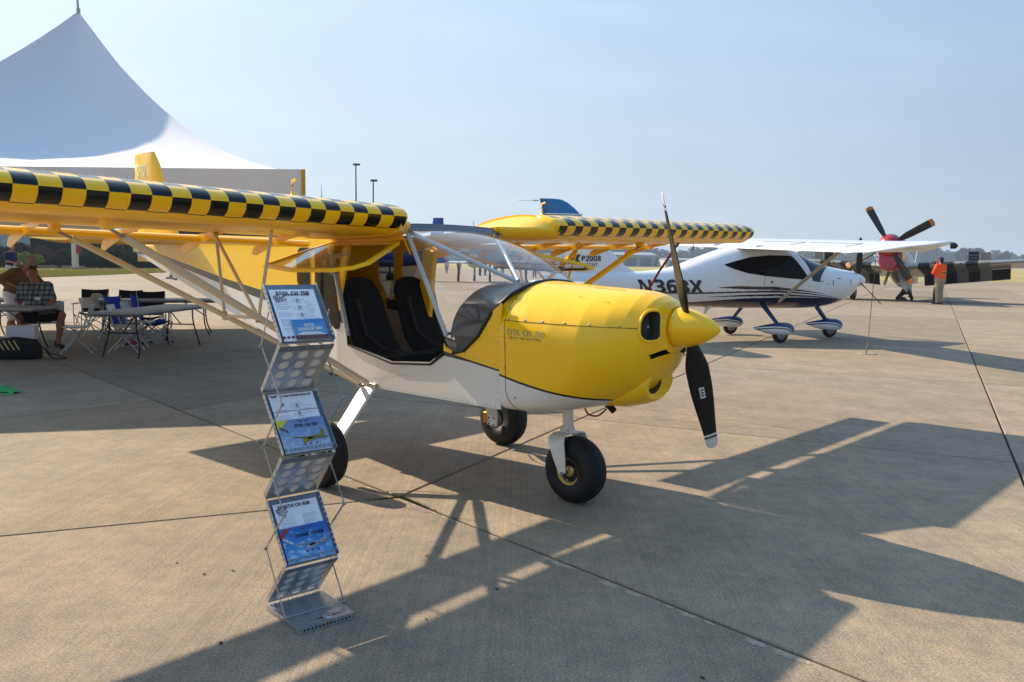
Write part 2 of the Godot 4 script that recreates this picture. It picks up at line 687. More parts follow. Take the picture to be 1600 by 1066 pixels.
func build_far() -> void:
	var rng := RandomNumberGenerator.new()
	rng.seed = 77
	# the wood along the horizon
	var blobs := []
	for i in 420:
		var x := -900.0 + i * 5.2 + rng.randf_range(-3, 3)
		var hgt := 10.0 + 4.0 * sin(i * 0.11) + 2.5 * sin(i * 0.37) + rng.randf_range(-1.5, 2.5)
		if x > -60 and x < 240:
			hgt += 3.0
		blobs.append([Vector3(x, hgt * 0.5, -760.0 + rng.randf_range(-25, 25)), Vector3(8, hgt * 0.62, 8)])
	var wood := foliage("distant_wood", blobs, 64000, 3.3, leaf_mat("far_leaf", Color(0.13, 0.21, 0.10), Color(0.22, 0.29, 0.14)), self, 3)
	wood.set_meta("kind", "stuff")
	tag(wood, "long belt of hazy woodland along the horizon", "wood")
	# trees that stand out of it on the right
	var spots := [[Vector3(310, 0, -560), 15.0, "tallest hazy round tree rising over the distant wood right of the orange shirted man"], [Vector3(332, 0, -565), 11.0, "hazy low spreading tree just right of the tallest distant tree"], [Vector3(352, 0, -560), 12.5, "hazy tree second from the right end of the distant tree line"], [Vector3(386, 0, -575), 10.5, "hazy small tree farthest right above the warbird wing"]]
	for i in spots.size():
		var s = spots[i]
		var t := thing("tree", s[2], "tree", s[0], 0.0, "trees standing out of the distant wood")
		var tr := begin()
		var hh: float = s[1]
		tube(tr, [Vector3(0, -0.2, 0), Vector3(0.2, hh * 0.3, 0.1), Vector3(0.1, hh * 0.75, 0)], [0.55, 0.4, 0.1], 7)
		for k in 5:
			var an := k * 1.26
			tube(tr, [Vector3(0.15, hh * (0.3 + 0.06 * k), 0.05), Vector3(cos(an) * hh * 0.25, hh * (0.5 + 0.05 * k), sin(an) * hh * 0.25)], [0.22, 0.06], 5)
		put("trunk", tr, paint("bark", Color(0.22, 0.18, 0.14), 0.95), t)
		var bl := []
		for k in 9:
			bl.append([Vector3(rng.randf_range(-0.5, 0.5) * hh * 0.85, hh * rng.randf_range(0.38, 0.85), rng.randf_range(-0.4, 0.4) * hh * 0.8), Vector3(hh * 0.24, hh * 0.19, hh * 0.24)])
		leafy("crown", bl, 2600, 1.2, leaf_mat("far_leaf_dark", Color(0.10, 0.16, 0.08), Color(0.17, 0.24, 0.11)), t, 40 + i)
	# hangars far behind the white plane
	var hang := [[Vector3(45, 0, -330), Vector3(20, 5.6, 14), "large pale metal hangar with low gable far behind the yellow wing", Color(0.62, 0.64, 0.66)], [Vector3(66, 0, -322), Vector3(18, 3.4, 12), "low white hangar to the right of the large pale hangar", Color(0.70, 0.70, 0.70)], [Vector3(88, 0, -335), Vector3(16, 4.4, 12), "pale hangar farthest right, partly behind the white fuselage", Color(0.66, 0.67, 0.69)]]
	for s in hang:
		var t := thing("hangar", s[2], "hangar", s[0], 0.15, "distant hangars")
		var w: Vector3 = s[1]
		var st := begin()
		box(st, Vector3(0, w.y * 0.4, 0), Vector3(w.x, w.y * 0.8, w.z))
		put("wall", st, paint("hangar_%d" % int(s[3].r * 100), s[3], 0.7), t)
		st = begin()
		flat(st)
		var y0 := w.y * 0.8
		for sg in [-1, 1]:
			quad(st, Vector3(-w.x * 0.52, y0 - 0.1, sg * w.z * 0.53), Vector3(w.x * 0.52, y0 - 0.1, sg * w.z * 0.53), Vector3(w.x * 0.52, w.y, 0), Vector3(-w.x * 0.52, w.y, 0))
			tri(st, Vector3(sg * w.x * 0.5, y0, -w.z * 0.5), Vector3(sg * w.x * 0.5, y0, w.z * 0.5), Vector3(sg * w.x * 0.5, w.y - 0.05, 0))
		put("roof", st, paint("hangar_roof", Color(0.55, 0.57, 0.60), 0.6), t)
		for k in 3:
			st = begin()
			box(st, Vector3((k - 1) * w.x * 0.3, w.y * 0.3, w.z * 0.5 + 0.04), Vector3(w.x * 0.22, w.y * 0.6, 0.1))
			put("door", st, paint("hangar_door", Color(0.45, 0.48, 0.52), 0.6), t)
	# lamp posts
	for s in [[Vector3(-28.3, 0.2, -150), 18.2, "tallest dark floodlight mast, left of the pair behind the tent"], [Vector3(-25.2, 0.2, -150), 15.4, "shorter dark floodlight mast, right of the pair behind the tent"]]:
		var t := thing("light_mast", s[2], "lamp post", s[0], 0.0, "floodlight masts")
		var st := begin()
		tube(st, [Vector3.ZERO, Vector3(0, s[1], 0)], [0.19, 0.11], 8)
		put("pole", st, paint("mast", Color(0.16, 0.14, 0.13), 0.6), t)
		st = begin()
		box(st, Vector3(0.15, s[1] + 0.1, 0.1), Vector3(1.25, 0.35, 0.6), Basis(), 0.08)
		put("lamp_head", st, paint("mast", Color(), 0.6), t)
	var an := thing("radio_mast", "thin pale antenna mast rising left of the floodlight masts", "antenna", Vector3(-46, 0.2, -200))
	var st2 := begin()
	tube(st2, [Vector3.ZERO, Vector3(0, 15, 0), Vector3(0, 19.4, 0)], [0.2, 0.16, 0.03], 6)
	put("pole", st2, paint("grey_mast", Color(0.55, 0.57, 0.6), 0.6), an)
	build_left_building()

func build_left_building() -> void:
	# dark low building behind shrubs, white fascia with blue letters
	var t := thing("terminal_building", "long dark low building with white fascia behind the shrubs at left", "building", Vector3(-52, 0.55, -92), 0.0)
	var st := begin()
	box(st, Vector3(0, 1.9, 0), Vector3(70, 3.8, 12))
	put("wall", st, paint("dark_wall", Color(0.10, 0.10, 0.11), 0.7), t)
	st = begin()
	box(st, Vector3(-19, 4.35, 1.4), Vector3(46, 1.5, 12))
	put("fascia", st, paint("fascia", Color(0.93, 0.93, 0.93), 0.6), t)
	var f := func(x: float, y: float, d: float) -> Vector3: return Vector3(-0.35 + x, 4.0 + y, 7.41 + d)
	put("sign_lettering", lettering("AIRCRAFT", 1.25, f, true, 0.06), paint("sign_blue", Color(0.05, 0.07, 0.30), 0.5), t)
	for k in 14:
		st = begin()
		box(st, Vector3(-26.6 + k * 2.15, 2.55, 6.02), Vector3(1.5, 1.5, 0.08))
		var w := put("window", st, paint("window_frame", Color(0.12, 0.12, 0.13), 0.5), t)
		st = begin()
		box(st, Vector3(-26.6 + k * 2.15, 2.55, 6.07), Vector3(1.34, 1.34, 0.03))
		put("pane", st, paint("window_glass", Color(0.50, 0.58, 0.60), 0.08, 0.55), w)
	for k in 8:
		st = begin()
		box(st, Vector3(8 + k * 3.3, 1.5, 6.1), Vector3(0.12, 3.0, 0.2))
		put("mullion", st, paint("mullion", Color(0.17, 0.17, 0.18), 0.6), t)
	# shrubs
	var rng := RandomNumberGenerator.new()
	rng.seed = 12
	var shrubs := [
		[Vector3(-45.5, 0.5, -82), Vector3(2.3, 1.1, 1.6), "red", "broad rounded shrub with reddish leaves behind the seated men"],
		[Vector3(-43.6, 0.5, -83), Vector3(1.8, 1.05, 1.5), "dark", "dark green shrub to the right of the reddish shrub"],
		[Vector3(-46.0, 0.5, -78), Vector3(1.3, 0.85, 1.0), "lime", "low yellow-green shrub beside the walking man in blue"],
		[Vector3(-50.6, 0.5, -82), Vector3(2.4, 1.2, 1.6), "dark", "dark green shrub at far left behind the walking man"],
		[Vector3(-48.8, 0.5, -84), Vector3(1.9, 1.5, 1.5), "red", "taller dark red shrub behind the yellow-green one"],
		[Vector3(-40.2, 0.5, -84), Vector3(2.6, 1.4, 1.6), "dark", "dark shrub right of the white post against the dark building"]]
	for i in shrubs.size():
		var s = shrubs[i]
		var o := thing("shrub", s[3], "shrub", s[0], 0.0, "shrubs in front of the dark building")
		var tw := begin()
		for k in 7:
			var an := k * 0.9
			tube(tw, [Vector3(cos(an) * 0.12, 0, sin(an) * 0.12), Vector3(cos(an) * s[1].x * 0.6, s[1].y * 1.3, sin(an) * s[1].z * 0.6)], [0.04, 0.012], 5)
		put("stems", tw, paint("bark", Color(), 0.9), o)
		var bl := []
		for k in 9:
			bl.append([Vector3(rng.randf_range(-0.65, 0.65) * s[1].x, s[1].y * rng.randf_range(0.55, 1.25), rng.randf_range(-0.6, 0.6) * s[1].z), s[1] * 0.48])
		var lm: Material = {"red": leaf_mat("leaf_red", Color(0.42, 0.17, 0.16), Color(0.34, 0.30, 0.15)), "dark": leaf_mat("leaf_dark", Color(0.14, 0.21, 0.10), Color(0.24, 0.30, 0.13)), "lime": leaf_mat("leaf_lime", Color(0.56, 0.58, 0.16), Color(0.40, 0.46, 0.14))}[s[2]]
		leafy("leaves", bl, 1500, 0.2, lm, o, 60 + i)
	# white post with a red box
	var p := thing("extinguisher_post", "white square post with a red extinguisher box on the grass", "post", Vector3(-39.1, 0.5, -74))
	st = begin()
	box(st, Vector3(0, 1.5, 0), Vector3(0.42, 3.0, 0.42), Basis(), 0.03)
	put("post", st, paint("post_white", Color(0.74, 0.72, 0.66), 0.7), p)
	st = begin()
	box(st, Vector3(0, 0.06, 0), Vector3(0.9, 0.12, 0.9), Basis(), 0.03)
	put("foot", st, concrete(1), p)
	st = begin()
	box(st, Vector3(0.42, 1.75, 0.1), Vector3(0.36, 0.8, 0.3), Basis(), 0.03)
	put("red_box", st, paint("box_red", Color(0.55, 0.08, 0.06), 0.5), p)
	for k in 2:
		var ks := thing("wheel_stop", ["grey concrete wheel stop under the reddish shrub", "grey concrete wheel stop left of the white post"][k], "wheel stop", Vector3([-44.8, -42.2][k], 0.5, -79.5), 0.0, "wheel stops by the shrubs")
		st = begin()
		box(st, Vector3(0, 0.09, 0), Vector3(2.2, 0.2, 0.3), Basis(), 0.05)
		put("block", st, concrete(3), ks)

# ---------------------------------------------------------------- the yellow plane (x forward, y up, z to its right)
func yellow() -> StandardMaterial3D:
	return paint("yellow_paint", Color(1.0, 0.78, 0.0), 0.28, 0.0, 0.12)

func white_paint() -> StandardMaterial3D:
	return paint("white_paint", Color(0.86, 0.85, 0.82), 0.3, 0.0, 0.4)

func black_paint() -> StandardMaterial3D:
	return paint("black_paint", Color(0.02, 0.02, 0.023), 0.35, 0.0, 0.2)

func checker() -> StandardMaterial3D:
	if mats.has("checker_paint"):
		return mats["checker_paint"]
	var im := Image.create(64, 64, false, Image.FORMAT_RGB8)
	im.fill(Color(1.0, 0.78, 0.0))
	im.fill_rect(Rect2i(0, 0, 32, 32), Color(0.02, 0.024, 0.03))
	im.fill_rect(Rect2i(32, 32, 32, 32), Color(0.02, 0.024, 0.03))
	var m := paint("checker_paint", Color.WHITE, 0.22, 0.0, 0.25)
	m.metallic_specular = 0.4
	m.albedo_texture = ImageTexture.create_from_image(im)
	m.texture_filter = BaseMaterial3D.TEXTURE_FILTER_NEAREST
	return m

func dih(z: float) -> float:
	return 0.0174 * abs(z)

# a spanwise sheet through a list of (x, y) points between two stations
func wing_sheet(pts: Array, z0: float, z1: float, steps := 1, shift := Vector2.ZERO, v0 := 0.0, cell := 0.1055) -> SurfaceTool:
	var st := begin()
	smooth(st)
	var v := v0
	for i in pts.size() - 1:
		var a: Vector2 = pts[i] + shift
		var b: Vector2 = pts[i + 1] + shift
		var dv := a.distance_to(b)
		for k in steps:
			var za := lerpf(z0, z1, float(k) / steps)
			var zb := lerpf(z0, z1, float(k + 1) / steps)
			quad(st, Vector3(a.x, a.y + dih(za), za), Vector3(a.x, a.y + dih(zb), zb), Vector3(b.x, b.y + dih(zb), zb), Vector3(b.x, b.y + dih(za), za),
				Vector2(abs(za - z0) / cell, v / cell) * 0.5, Vector2(abs(zb - z0) / cell, v / cell) * 0.5, Vector2(abs(zb - z0) / cell, (v + dv) / cell) * 0.5, Vector2(abs(za - z0) / cell, (v + dv) / cell) * 0.5)
		v += dv
	return st

func wing_solid(pts: Array, z0: float, z1: float, tip_shift := Vector2.ZERO) -> SurfaceTool:
	var st := begin()
	var rings := []
	for k in 2:
		var z := z0 if k == 0 else z1
		var r := PackedVector3Array()
		for p in pts:
			r.append(Vector3(p.x, p.y + dih(z), z))
		rings.append(r)
	loft(st, rings, true, true)
	return st

func curve(pts: Array, per := 4) -> Array:
	# Catmull-Rom through the points
	var out := []
	for i in pts.size() - 1:
		var p0 = pts[max(i - 1, 0)]
		var p1 = pts[i]
		var p2 = pts[i + 1]
		var p3 = pts[min(i + 2, pts.size() - 1)]
		for k in per:
			var t := float(k) / per
			out.append(0.5 * ((2.0 * p1) + (p2 - p0) * t + (2.0 * p0 - 5.0 * p1 + 4.0 * p2 - p3) * t * t + (3.0 * p1 - p0 - 3.0 * p2 + p3) * t * t * t))
	out.append(pts[pts.size() - 1])
	return out

func half_width(x: float) -> float:
	if x > -0.45:
		return 0.48
	return lerpf(0.48, 0.06, clamp((-0.45 - x) / 4.5, 0, 1))

func fuse_bottom(x: float) -> float:
	if x > -0.2:
		return 0.655
	return 0.655 + 0.20 * (-0.2 - x) + 0.0025 * pow(-0.2 - x, 2)

func rivet_row(st: SurfaceTool, pts: Array, normal: Vector3, r := 0.0045) -> void:
	for p in pts:
		var u := normal.cross(Vector3(0.3, 1, 0.1)).normalized() * r
		var v := normal.cross(u).normalized() * r
		var top: Vector3 = p + normal * r * 0.55
		var ring := [p + u, p + (u + v) * 0.7, p + v, p + (v - u) * 0.7, p - u, p - (u + v) * 0.7, p - v, p + (u - v) * 0.7]
		smooth(st)
		for i in 8:
			tri(st, top, ring[i], ring[(i + 1) % 8])

func line_points(a: Vector3, b: Vector3, step: float) -> Array:
	var out := []
	var n := int(a.distance_to(b) / step)
	for i in n + 1:
		out.append(a.lerp(b, (i + 0.5) / (n + 1)))
	return out

func tyre_wheel(t: Node3D, at: Vector3, r: float, w: float, rim_r: float, rim_mat: Material, lean := Vector3(0, 0, 1)) -> void:
	var st := begin()
	var prof := []
	for i in 15:
		var a := PI * i / 14.0
		prof.append([-cos(a) * w * 0.5 * (0.90 + 0.10 * sin(a)), rim_r + (r - rim_r) * pow(sin(a), 0.55)])
	lathe(st, at, lean, [[-w * 0.32, rim_r * 0.97]] + prof + [[w * 0.32, rim_r * 0.97]], 40)
	var tyre := put("tyre", st, paint("rubber", Color(0.022, 0.022, 0.023), 0.65), t)
	# shallow tread grooves round the tyre
	st = begin()
	for k in [-0.28, -0.1, 0.1, 0.28]:
		var rr: float = rim_r + (r - rim_r) * pow(sin(acos(clamp(k * 2.0, -1, 1))), 0.55)
		lathe(st, at + lean * k * w, lean, [[-0.004, rr - 0.004], [-0.004, rr + 0.0016], [0.004, rr + 0.0016], [0.004, rr - 0.004]], 40)
	put("tread_rib", st, paint("rubber_worn", Color(0.04, 0.04, 0.038), 0.8), tyre)
	st = begin()
	for s in [-1, 1]:
		lathe(st, at + lean * w * 0.36 * s, lean * s, [[-0.06, rim_r * 0.55], [-0.015, rim_r * 0.62], [0.0, rim_r * 0.98], [0.012, rim_r * 1.04], [0.012, rim_r * 0.93], [-0.03, rim_r * 0.8], [-0.035, rim_r * 0.5], [0.005, rim_r * 0.36], [0.005, 0.001]], 28)
	put("rim", st, rim_mat, t)
	st = begin()
	for s in [-1, 1]:
		for k in 3:
			var a := TAU * k / 3.0 + 0.4
			var c = at + lean * w * 0.36 * s + Vector3(cos(a), sin(a), 0) * rim_r * 0.62
			tube(st, [c - lean * 0.02, c + lean * s * 0.006], 0.007, 6)
	put("bolt", st, paint("steel", Color(0.55, 0.55, 0.56), 0.35, 0.9), t)

# cowl section: half width, top, bottom, roundness at station x
func cowl_at(x: float) -> Array:
	var table := [[1.27, 0.482, 1.470, 0.650, 14.0], [1.30, 0.490, 1.472, 0.650, 13.0], [1.45, 0.495, 1.462, 0.648, 9.0], [1.65, 0.482, 1.448, 0.664, 5.0], [1.85, 0.448, 1.440, 0.708, 3.2], [2.00, 0.390, 1.434, 0.765, 2.5], [2.10, 0.335, 1.425, 0.83, 2.4], [2.18, 0.275, 1.402, 0.92, 2.3], [2.235, 0.205, 1.372, 1.02, 2.2], [2.268, 0.143, 1.345, 1.085, 2.0]]
	for i in table.size() - 1:
		if x <= table[i + 1][0]:
			var t: float = clamp((x - table[i][0]) / (table[i + 1][0] - table[i][0]), 0, 1)
			var out := []
			for k in 5:
				out.append(lerpf(table[i][k], table[i + 1][k], t))
			return out
	return table[table.size() - 1]

func cowl_point(x: float, a: float, grow := 0.0) -> Vector3:
	var s := cowl_at(x)
	# widest low on the section, as the rounded top is taller than the flat belly side
	var mid: float = lerpf(s[3], s[2], 0.52)
	if x < 1.75:
		mid = lerpf(lerpf(s[3], s[2], 0.58), mid, clamp((x - 1.27) / 0.48, 0, 1))
	var e: float = 2.0 / (s[4] if sin(a) < 0 else lerpf(2.25, 2.0, clamp((x - 1.3) / 0.9, 0, 1)))
	var cz: float = sign(cos(a)) * pow(abs(cos(a)), e)
	var cy: float = sign(sin(a)) * pow(abs(sin(a)), e)
	return Vector3(x, mid + cy * ((s[2] - mid) if cy > 0 else (mid - s[3])) + cy * grow, cz * (s[1] + grow))

# z of the cowl's right side at (x, y)
func cowl_side(x: float, y: float, grow := 0.0) -> Vector3:
	var lo := -PI / 2
	var hi := PI / 2
	for i in 22:
		var m := (lo + hi) * 0.5
		if cowl_point(x, m).y < y:
			lo = m
		else:
			hi = m
	return cowl_point(x, (lo + hi) * 0.5, grow)

func cowl_scheme() -> StandardMaterial3D:
	# yellow above, white below a thin black line that falls towards the nose
	if mats.has("cowl_scheme"):
		return mats["cowl_scheme"]
	var w := 1024
	var h := 512
	var im := Image.create(w, h, false, Image.FORMAT_RGB8)
	var yel := Color(1.0, 0.78, 0.0)
	var wh := Color(0.86, 0.85, 0.82)
	for x in w:
		var px := 1.2 + 1.1 * x / w
		var ly := paint_line(px)
		for y in h:
			var py := 1.5 - 1.0 * y / h
			var c := yel
			if py < ly - 0.014:
				c = wh
			elif py < ly:
				c = Color(0.05, 0.05, 0.05)
			im.set_pixel(x, y, c)
	im.generate_mipmaps()
	var m := paint("cowl_scheme", Color.WHITE, 0.26, 0.0, 0.15)
	m.albedo_texture = ImageTexture.create_from_image(im)
	m.texture_repeat = false
	return m

# the cooling inlets and the slots below them are real holes in the cowl
func in_opening(p: Vector3) -> bool:
	if p.x < 2.1 or abs(p.z) < 0.06:
		return false
	var u := (p.x - 2.218 + (p.y - 1.232) * 0.05) / 0.040
	var v := (p.y - 1.232) / 0.088
	if pow(abs(u), 2.86) + pow(abs(v), 2.86) < 1.0:
		return true
	var a := (p.x - 2.205) / 0.053
	var b := (p.y - 1.03 - 0.035 * a) / 0.034
	return a > 0.0 and a < 1.0 and b > 0.0 and b < 1.0

# a tunnel that runs from a ring of points into the body, closed by a plate
func tunnel(st: SurfaceTool, ring: Array, shift: Vector3, shrink: float) -> void:
	var c := Vector3.ZERO
	for p in ring:
		c += p / ring.size()
	var inner := PackedVector3Array()
	for p in ring:
		inner.append(c + (p - c) * shrink + shift)
	loft(st, [PackedVector3Array(ring), inner], true, false)
	flat(st)
	fan(st, inner)

func paint_line(x: float) -> float:
	# height of the black line where yellow meets white
	if x < 0.8:
		return 0.985
	var t := (x - 0.8) / 1.5
	return 0.975 - 0.105 * t * 1.5 - 0.075 * sin(clamp(t, 0, 1) * PI * 0.5) * 1.0 - 0.02 * t * t

func blade(st: SurfaceTool, root: Vector3, dir: Vector3, length: float, axis: Vector3, w: float, from := 0.0, to := 1.0, grow := 0.0, turn := 1.0) -> void:
	var side := axis.cross(dir).normalized()
	var rings := []
	var n := 18
	for i in n + 1:
		var t := lerpf(from, to, float(i) / n)
		var r := 0.05 + t * (length - 0.05)
		var chord: float = w * (0.34 + 0.66 * smoothstep(0.0, 0.30, t)) * (1.0 - 0.45 * smoothstep(0.4, 1.0, t))
		if t > 0.955:
			chord *= sqrt(max(1.0 - pow((t - 0.955) / 0.0455, 2), 0.02))
		var tw := (1.0 - 0.42 * pow(t, 0.6)) * 1.12 * turn
		var u := side * cos(tw) + axis * sin(tw)
		var v := axis * cos(tw) - side * sin(tw)
		var thick: float = lerpf(0.5, 0.115, smoothstep(0.0, 0.35, t)) * chord
		var ring := PackedVector3Array()
		for k in 14:
			var a := TAU * k / 14
			ring.append(root + dir * r + u * cos(a) * (chord * 0.5 + grow) + v * sin(a) * (thick * 0.5 + grow))
		rings.append(ring)
	loft(st, rings)

func build_yellow_plane() -> void:
	var t := thing("light_aircraft", "yellow and white high-wing light aircraft with checkered wing leading edge, front and centre", "aircraft", Vector3(-0.701, 0, -6.4135), deg_to_rad(-41.98))
	var st: SurfaceTool
	var Y := yellow()
	var W := white_paint()
	var K := black_paint()
	var cream := paint("strut_cream", Color(0.80, 0.76, 0.66), 0.35, 0.0, 0.3)
	# ---------------- wings
	var down := curve([Vector2(0.62, 1.872), Vector2(0.607, 1.836), Vector2(0.584, 1.810), Vector2(0.549, 1.790)], 4)
	var lip := curve([Vector2(0.549, 1.790), Vector2(0.51, 1.768), Vector2(0.46, 1.752)], 3)
	var inner := curve([Vector2(0.46, 1.752), Vector2(0.478, 1.83), Vector2(0.45, 1.91), Vector2(0.372, 1.963)], 3)
	var up1 := curve([Vector2(0.62, 1.872), Vector2(0.608, 1.898), Vector2(0.578, 1.922), Vector2(0.537, 1.938)], 4)
	var up2 := curve([Vector2(0.537, 1.938), Vector2(0.49, 1.950), Vector2(0.44, 1.959)], 3)
	var up3 := [Vector2(0.44, 1.959), Vector2(0.372, 1.966)]
	var main_pts := curve([Vector2(0.50, 1.872), Vector2(0.485, 1.915), Vector2(0.42, 1.945), Vector2(0.27, 1.970), Vector2(0.0, 1.962), Vector2(-0.3, 1.905), Vector2(-0.56, 1.765)], 4)
	main_pts += curve([Vector2(-0.56, 1.748), Vector2(-0.3, 1.744), Vector2(0.05, 1.744), Vector2(0.33, 1.752), Vector2(0.44, 1.778), Vector2(0.485, 1.825)], 4)
	var flap_pts := curve([Vector2(-0.585, 1.700), Vector2(-0.60, 1.722), Vector2(-0.66, 1.731), Vector2(-0.78, 1.718), Vector2(-0.95, 1.684)], 3)
	flap_pts += curve([Vector2(-0.95, 1.680), Vector2(-0.78, 1.683), Vector2(-0.66, 1.682), Vector2(-0.60, 1.686)], 3)
	for s in [1, -1]:
		var zr: float = 0.69 if s > 0 else 0.92
		var zt := 4.36
		var wing := put("wing", wing_solid(main_pts, (zr + 0.02) * s, 4.30 * s), Y, t)
		# slat: three rows of painted squares round the nose, plain lip and back
		put("checker_band", wing_sheet(down, zr * s, zt * s, 1, Vector2.ZERO, 0.0), checker(), wing)
		put("checker_band", wing_sheet(up1, zr * s, zt * s, 1, Vector2.ZERO, 0.1055), checker(), wing)
		put("checker_band", wing_sheet(up2, zr * s, zt * s, 1, Vector2.ZERO, 0.2115), checker(), wing)
		st = wing_sheet(lip, zr * s, zt * s)
		put("slat_lip", st, Y, wing)
		put("slat_back", wing_sheet(inner, zr * s, zt * s), Y, wing)
		put("slat_top", wing_sheet(up3, zr * s, zt * s), Y, wing)
		# slat ends: domed caps
		var outline := down + lip + inner
		var ups := up1 + up2 + up3
		ups.reverse()
		outline += ups
		for e in 2:
			st = begin()
			smooth(st)
			var ze: float = zr if e == 0 else zt
			var bulge: float = (-0.045 if e == 0 else 0.07) * s
			var c := Vector2(0.50, 1.872)
			var rings := []
			for q in 5:
				var a := q * PI / 8.0
				var ring := PackedVector3Array()
				for p in outline:
					var pp: Vector2 = c + (p - c) * cos(a) if q < 4 else c + (p - c) * 0.02
					ring.append(Vector3(pp.x, pp.y + dih(ze), ze * s + bulge * sin(a)))
				rings.append(ring)
			loft(st, rings, true, false)
			put("slat_end", st, Y, wing)
		# ribs that carry the slat
		for z in [1.05, 1.9, 2.75, 3.6, 4.2]:
			st = begin()
			var zz: float = z * s
			slab_of(st, PackedVector2Array([Vector2(0.40, 1.77), Vector2(0.50, 1.765), Vector2(0.56, 1.82), Vector2(0.50, 1.93), Vector2(0.42, 1.945)]), func(p, d): return Vector3(p.x, p.y + dih(zz), zz + d), 0.006)
			put("slat_bracket", st, Y, wing)
		# wing tip
		st = begin()
		var rings2 := []
		for q in 5:
			var a := q * PI / 8.0
			var ring := PackedVector3Array()
			for p in main_pts:
				var c2 := Vector2(p.x, 1.85)
				ring.append(Vector3(p.x, lerpf(c2.y, p.y, max(cos(a), 0.04)) + dih(4.3), (4.30 + 0.11 * sin(a)) * s))
			rings2.append(ring)
		loft(st, rings2)
		put("wing_tip", st, Y, wing)
		# root fairing, thinner towards the cabin
		st = begin()
		var rr := []
		for q in 6:
			var k := q / 5.0
			var z := lerpf(0.47, zr + 0.03, k)
			var ease := k * k * (3 - 2 * k)
			var xn := lerpf(0.40, 0.60, ease)
			var yt := lerpf(1.850, 1.962, ease)
			var ring := PackedVector3Array()
			for p in curve([Vector2(-0.50, 1.775), Vector2(-0.2, lerpf(1.80, 1.90, ease)), Vector2(0.15, lerpf(1.83, yt, ease)), Vector2(xn - 0.13, yt - 0.03), Vector2(xn - 0.02, 1.86), Vector2(xn, 1.825), Vector2(xn - 0.05, 1.775), Vector2(xn - 0.2, 1.748), Vector2(-0.1, 1.738), Vector2(-0.50, 1.74)], 3):
				ring.append(Vector3(p.x, p.y + dih(z), z * s))
			rr.append(ring)
		loft(st, rr)
		put("root_fairing", st, Y, wing)
		# flaperon with its hanging brackets
		var flap := put("flaperon", wing_solid(flap_pts, 0.62 * s, 4.22 * s), Y, t)
		for z in [0.95, 1.5, 2.05, 2.6, 3.3, 4.0]:
			st = begin()
			var zz: float = z * s
			slab_of(st, PackedVector2Array([Vector2(-0.20, 1.748), Vector2(-0.42, 1.748), Vector2(-0.60, 1.735), Vector2(-0.83, 1.665), Vector2(-0.86, 1.615), Vector2(-0.80, 1.605), Vector2(-0.60, 1.665), Vector2(-0.42, 1.71)]), func(p, d): return Vector3(p.x, p.y + dih(zz), zz + d), 0.006)
			put("hinge_bracket", st, Y, flap)
		# panel seams and rivets under the wing
		st = begin()
		for x in [0.34, -0.38]:
			rivet_row(st, line_points(Vector3(x, 1.7455 + dih(0.7), 0.7 * s), Vector3(x, 1.7455 + dih(4.2), 4.2 * s), 0.05), Vector3.DOWN, 0.004)
		for z in [1.0, 1.55, 2.1, 2.65, 3.2, 3.75]:
			rivet_row(st, line_points(Vector3(0.30, 1.7455 + dih(z), z * s), Vector3(-0.5, 1.7455 + dih(z), z * s), 0.04), Vector3.DOWN, 0.004)
		put("wing_rivet", st, Y, wing).set_meta("kind", "stuff")
		st = begin()
		rivet_row(st, line_points(Vector3(0.385, 1.9655 + dih(zr), zr * s), Vector3(0.385, 1.9655 + dih(zt), zt * s), 0.055), Vector3.UP, 0.005)
		put("slat_rivet", st, Y, wing).set_meta("kind", "stuff")
		# struts
		var fa := Vector3(-0.03, 0.68, 0.50 * s)
		var fb := Vector3(0.35, 1.755, 2.5 * s)
		var ra := Vector3(-0.12, 0.665, 0.50 * s)
		var rb := Vector3(-0.38, 1.755, 2.5 * s)
		for q in [[fa, fb, 0.036], [ra, rb, 0.030]]:
			var m: Material = cream if s > 0 else Y
			st = begin()
			var d: Vector3 = (q[1] - q[0]).normalized()
			tube(st, [q[0] + d * 0.04, q[1] - d * 0.10], q[2] * 0.6, 14, 1.7, Vector3(1, 0, 0))
			var strut := put("strut", st, m, t)
			for e in [q[0], q[1]]:
				st = begin()
				var inward: Vector3 = d if e == q[0] else -d
				box(st, e + inward * 0.06, Vector3(0.030, 0.15, 0.012), Basis(Vector3(1, 0, 0), d, Vector3(1, 0, 0).cross(d)), 0.003)
				tube(st, [e + Vector3(-0.03, 0, 0), e + Vector3(0.03, 0, 0)], 0.011, 8)
				put("strut_fork", st, paint("steel", Color(0.55, 0.55, 0.56), 0.35, 0.9), strut)
			st = begin()
			box(st, q[1] + Vector3(0, 0.03, 0), Vector3(0.08, 0.09, 0.05), Basis(), 0.008)
			put("strut_lug", st, Y, strut)
		var jf := fa.lerp(fb, 0.51)
		var jr := ra.lerp(rb, 0.51)
		st = begin()
		for q in [[jr, Vector3(-0.38, 1.745 + dih(1.5), 1.5 * s)], [jf, Vector3(-0.37, 1.745 + dih(1.5), 1.52 * s)], [jf, Vector3(0.35, 1.745 + dih(1.5), 1.53 * s)], [jf, jr]]:
			tube(st, [q[0], q[1]], 0.011, 8)
			tube(st, [q[0] + Vector3(0, -0.03, 0), q[0] + Vector3(0, 0.03, 0)], 0.018, 8)
		put("jury_strut", st, cream if s > 0 else Y, t)
		# wing tie-down ring
		st = begin()
		tube(st, [Vector3(0.3, 1.80, 3.6 * s), Vector3(0.3, 1.765, 3.6 * s), Vector3(0.3, 1.745, 3.615 * s), Vector3(0.3, 1.735, 3.6 * s), Vector3(0.3, 1.745, 3.585 * s), Vector3(0.3, 1.765, 3.6 * s)], 0.005, 6)
		put("tie_ring", st, paint("steel", Color(), 0.3), wing)
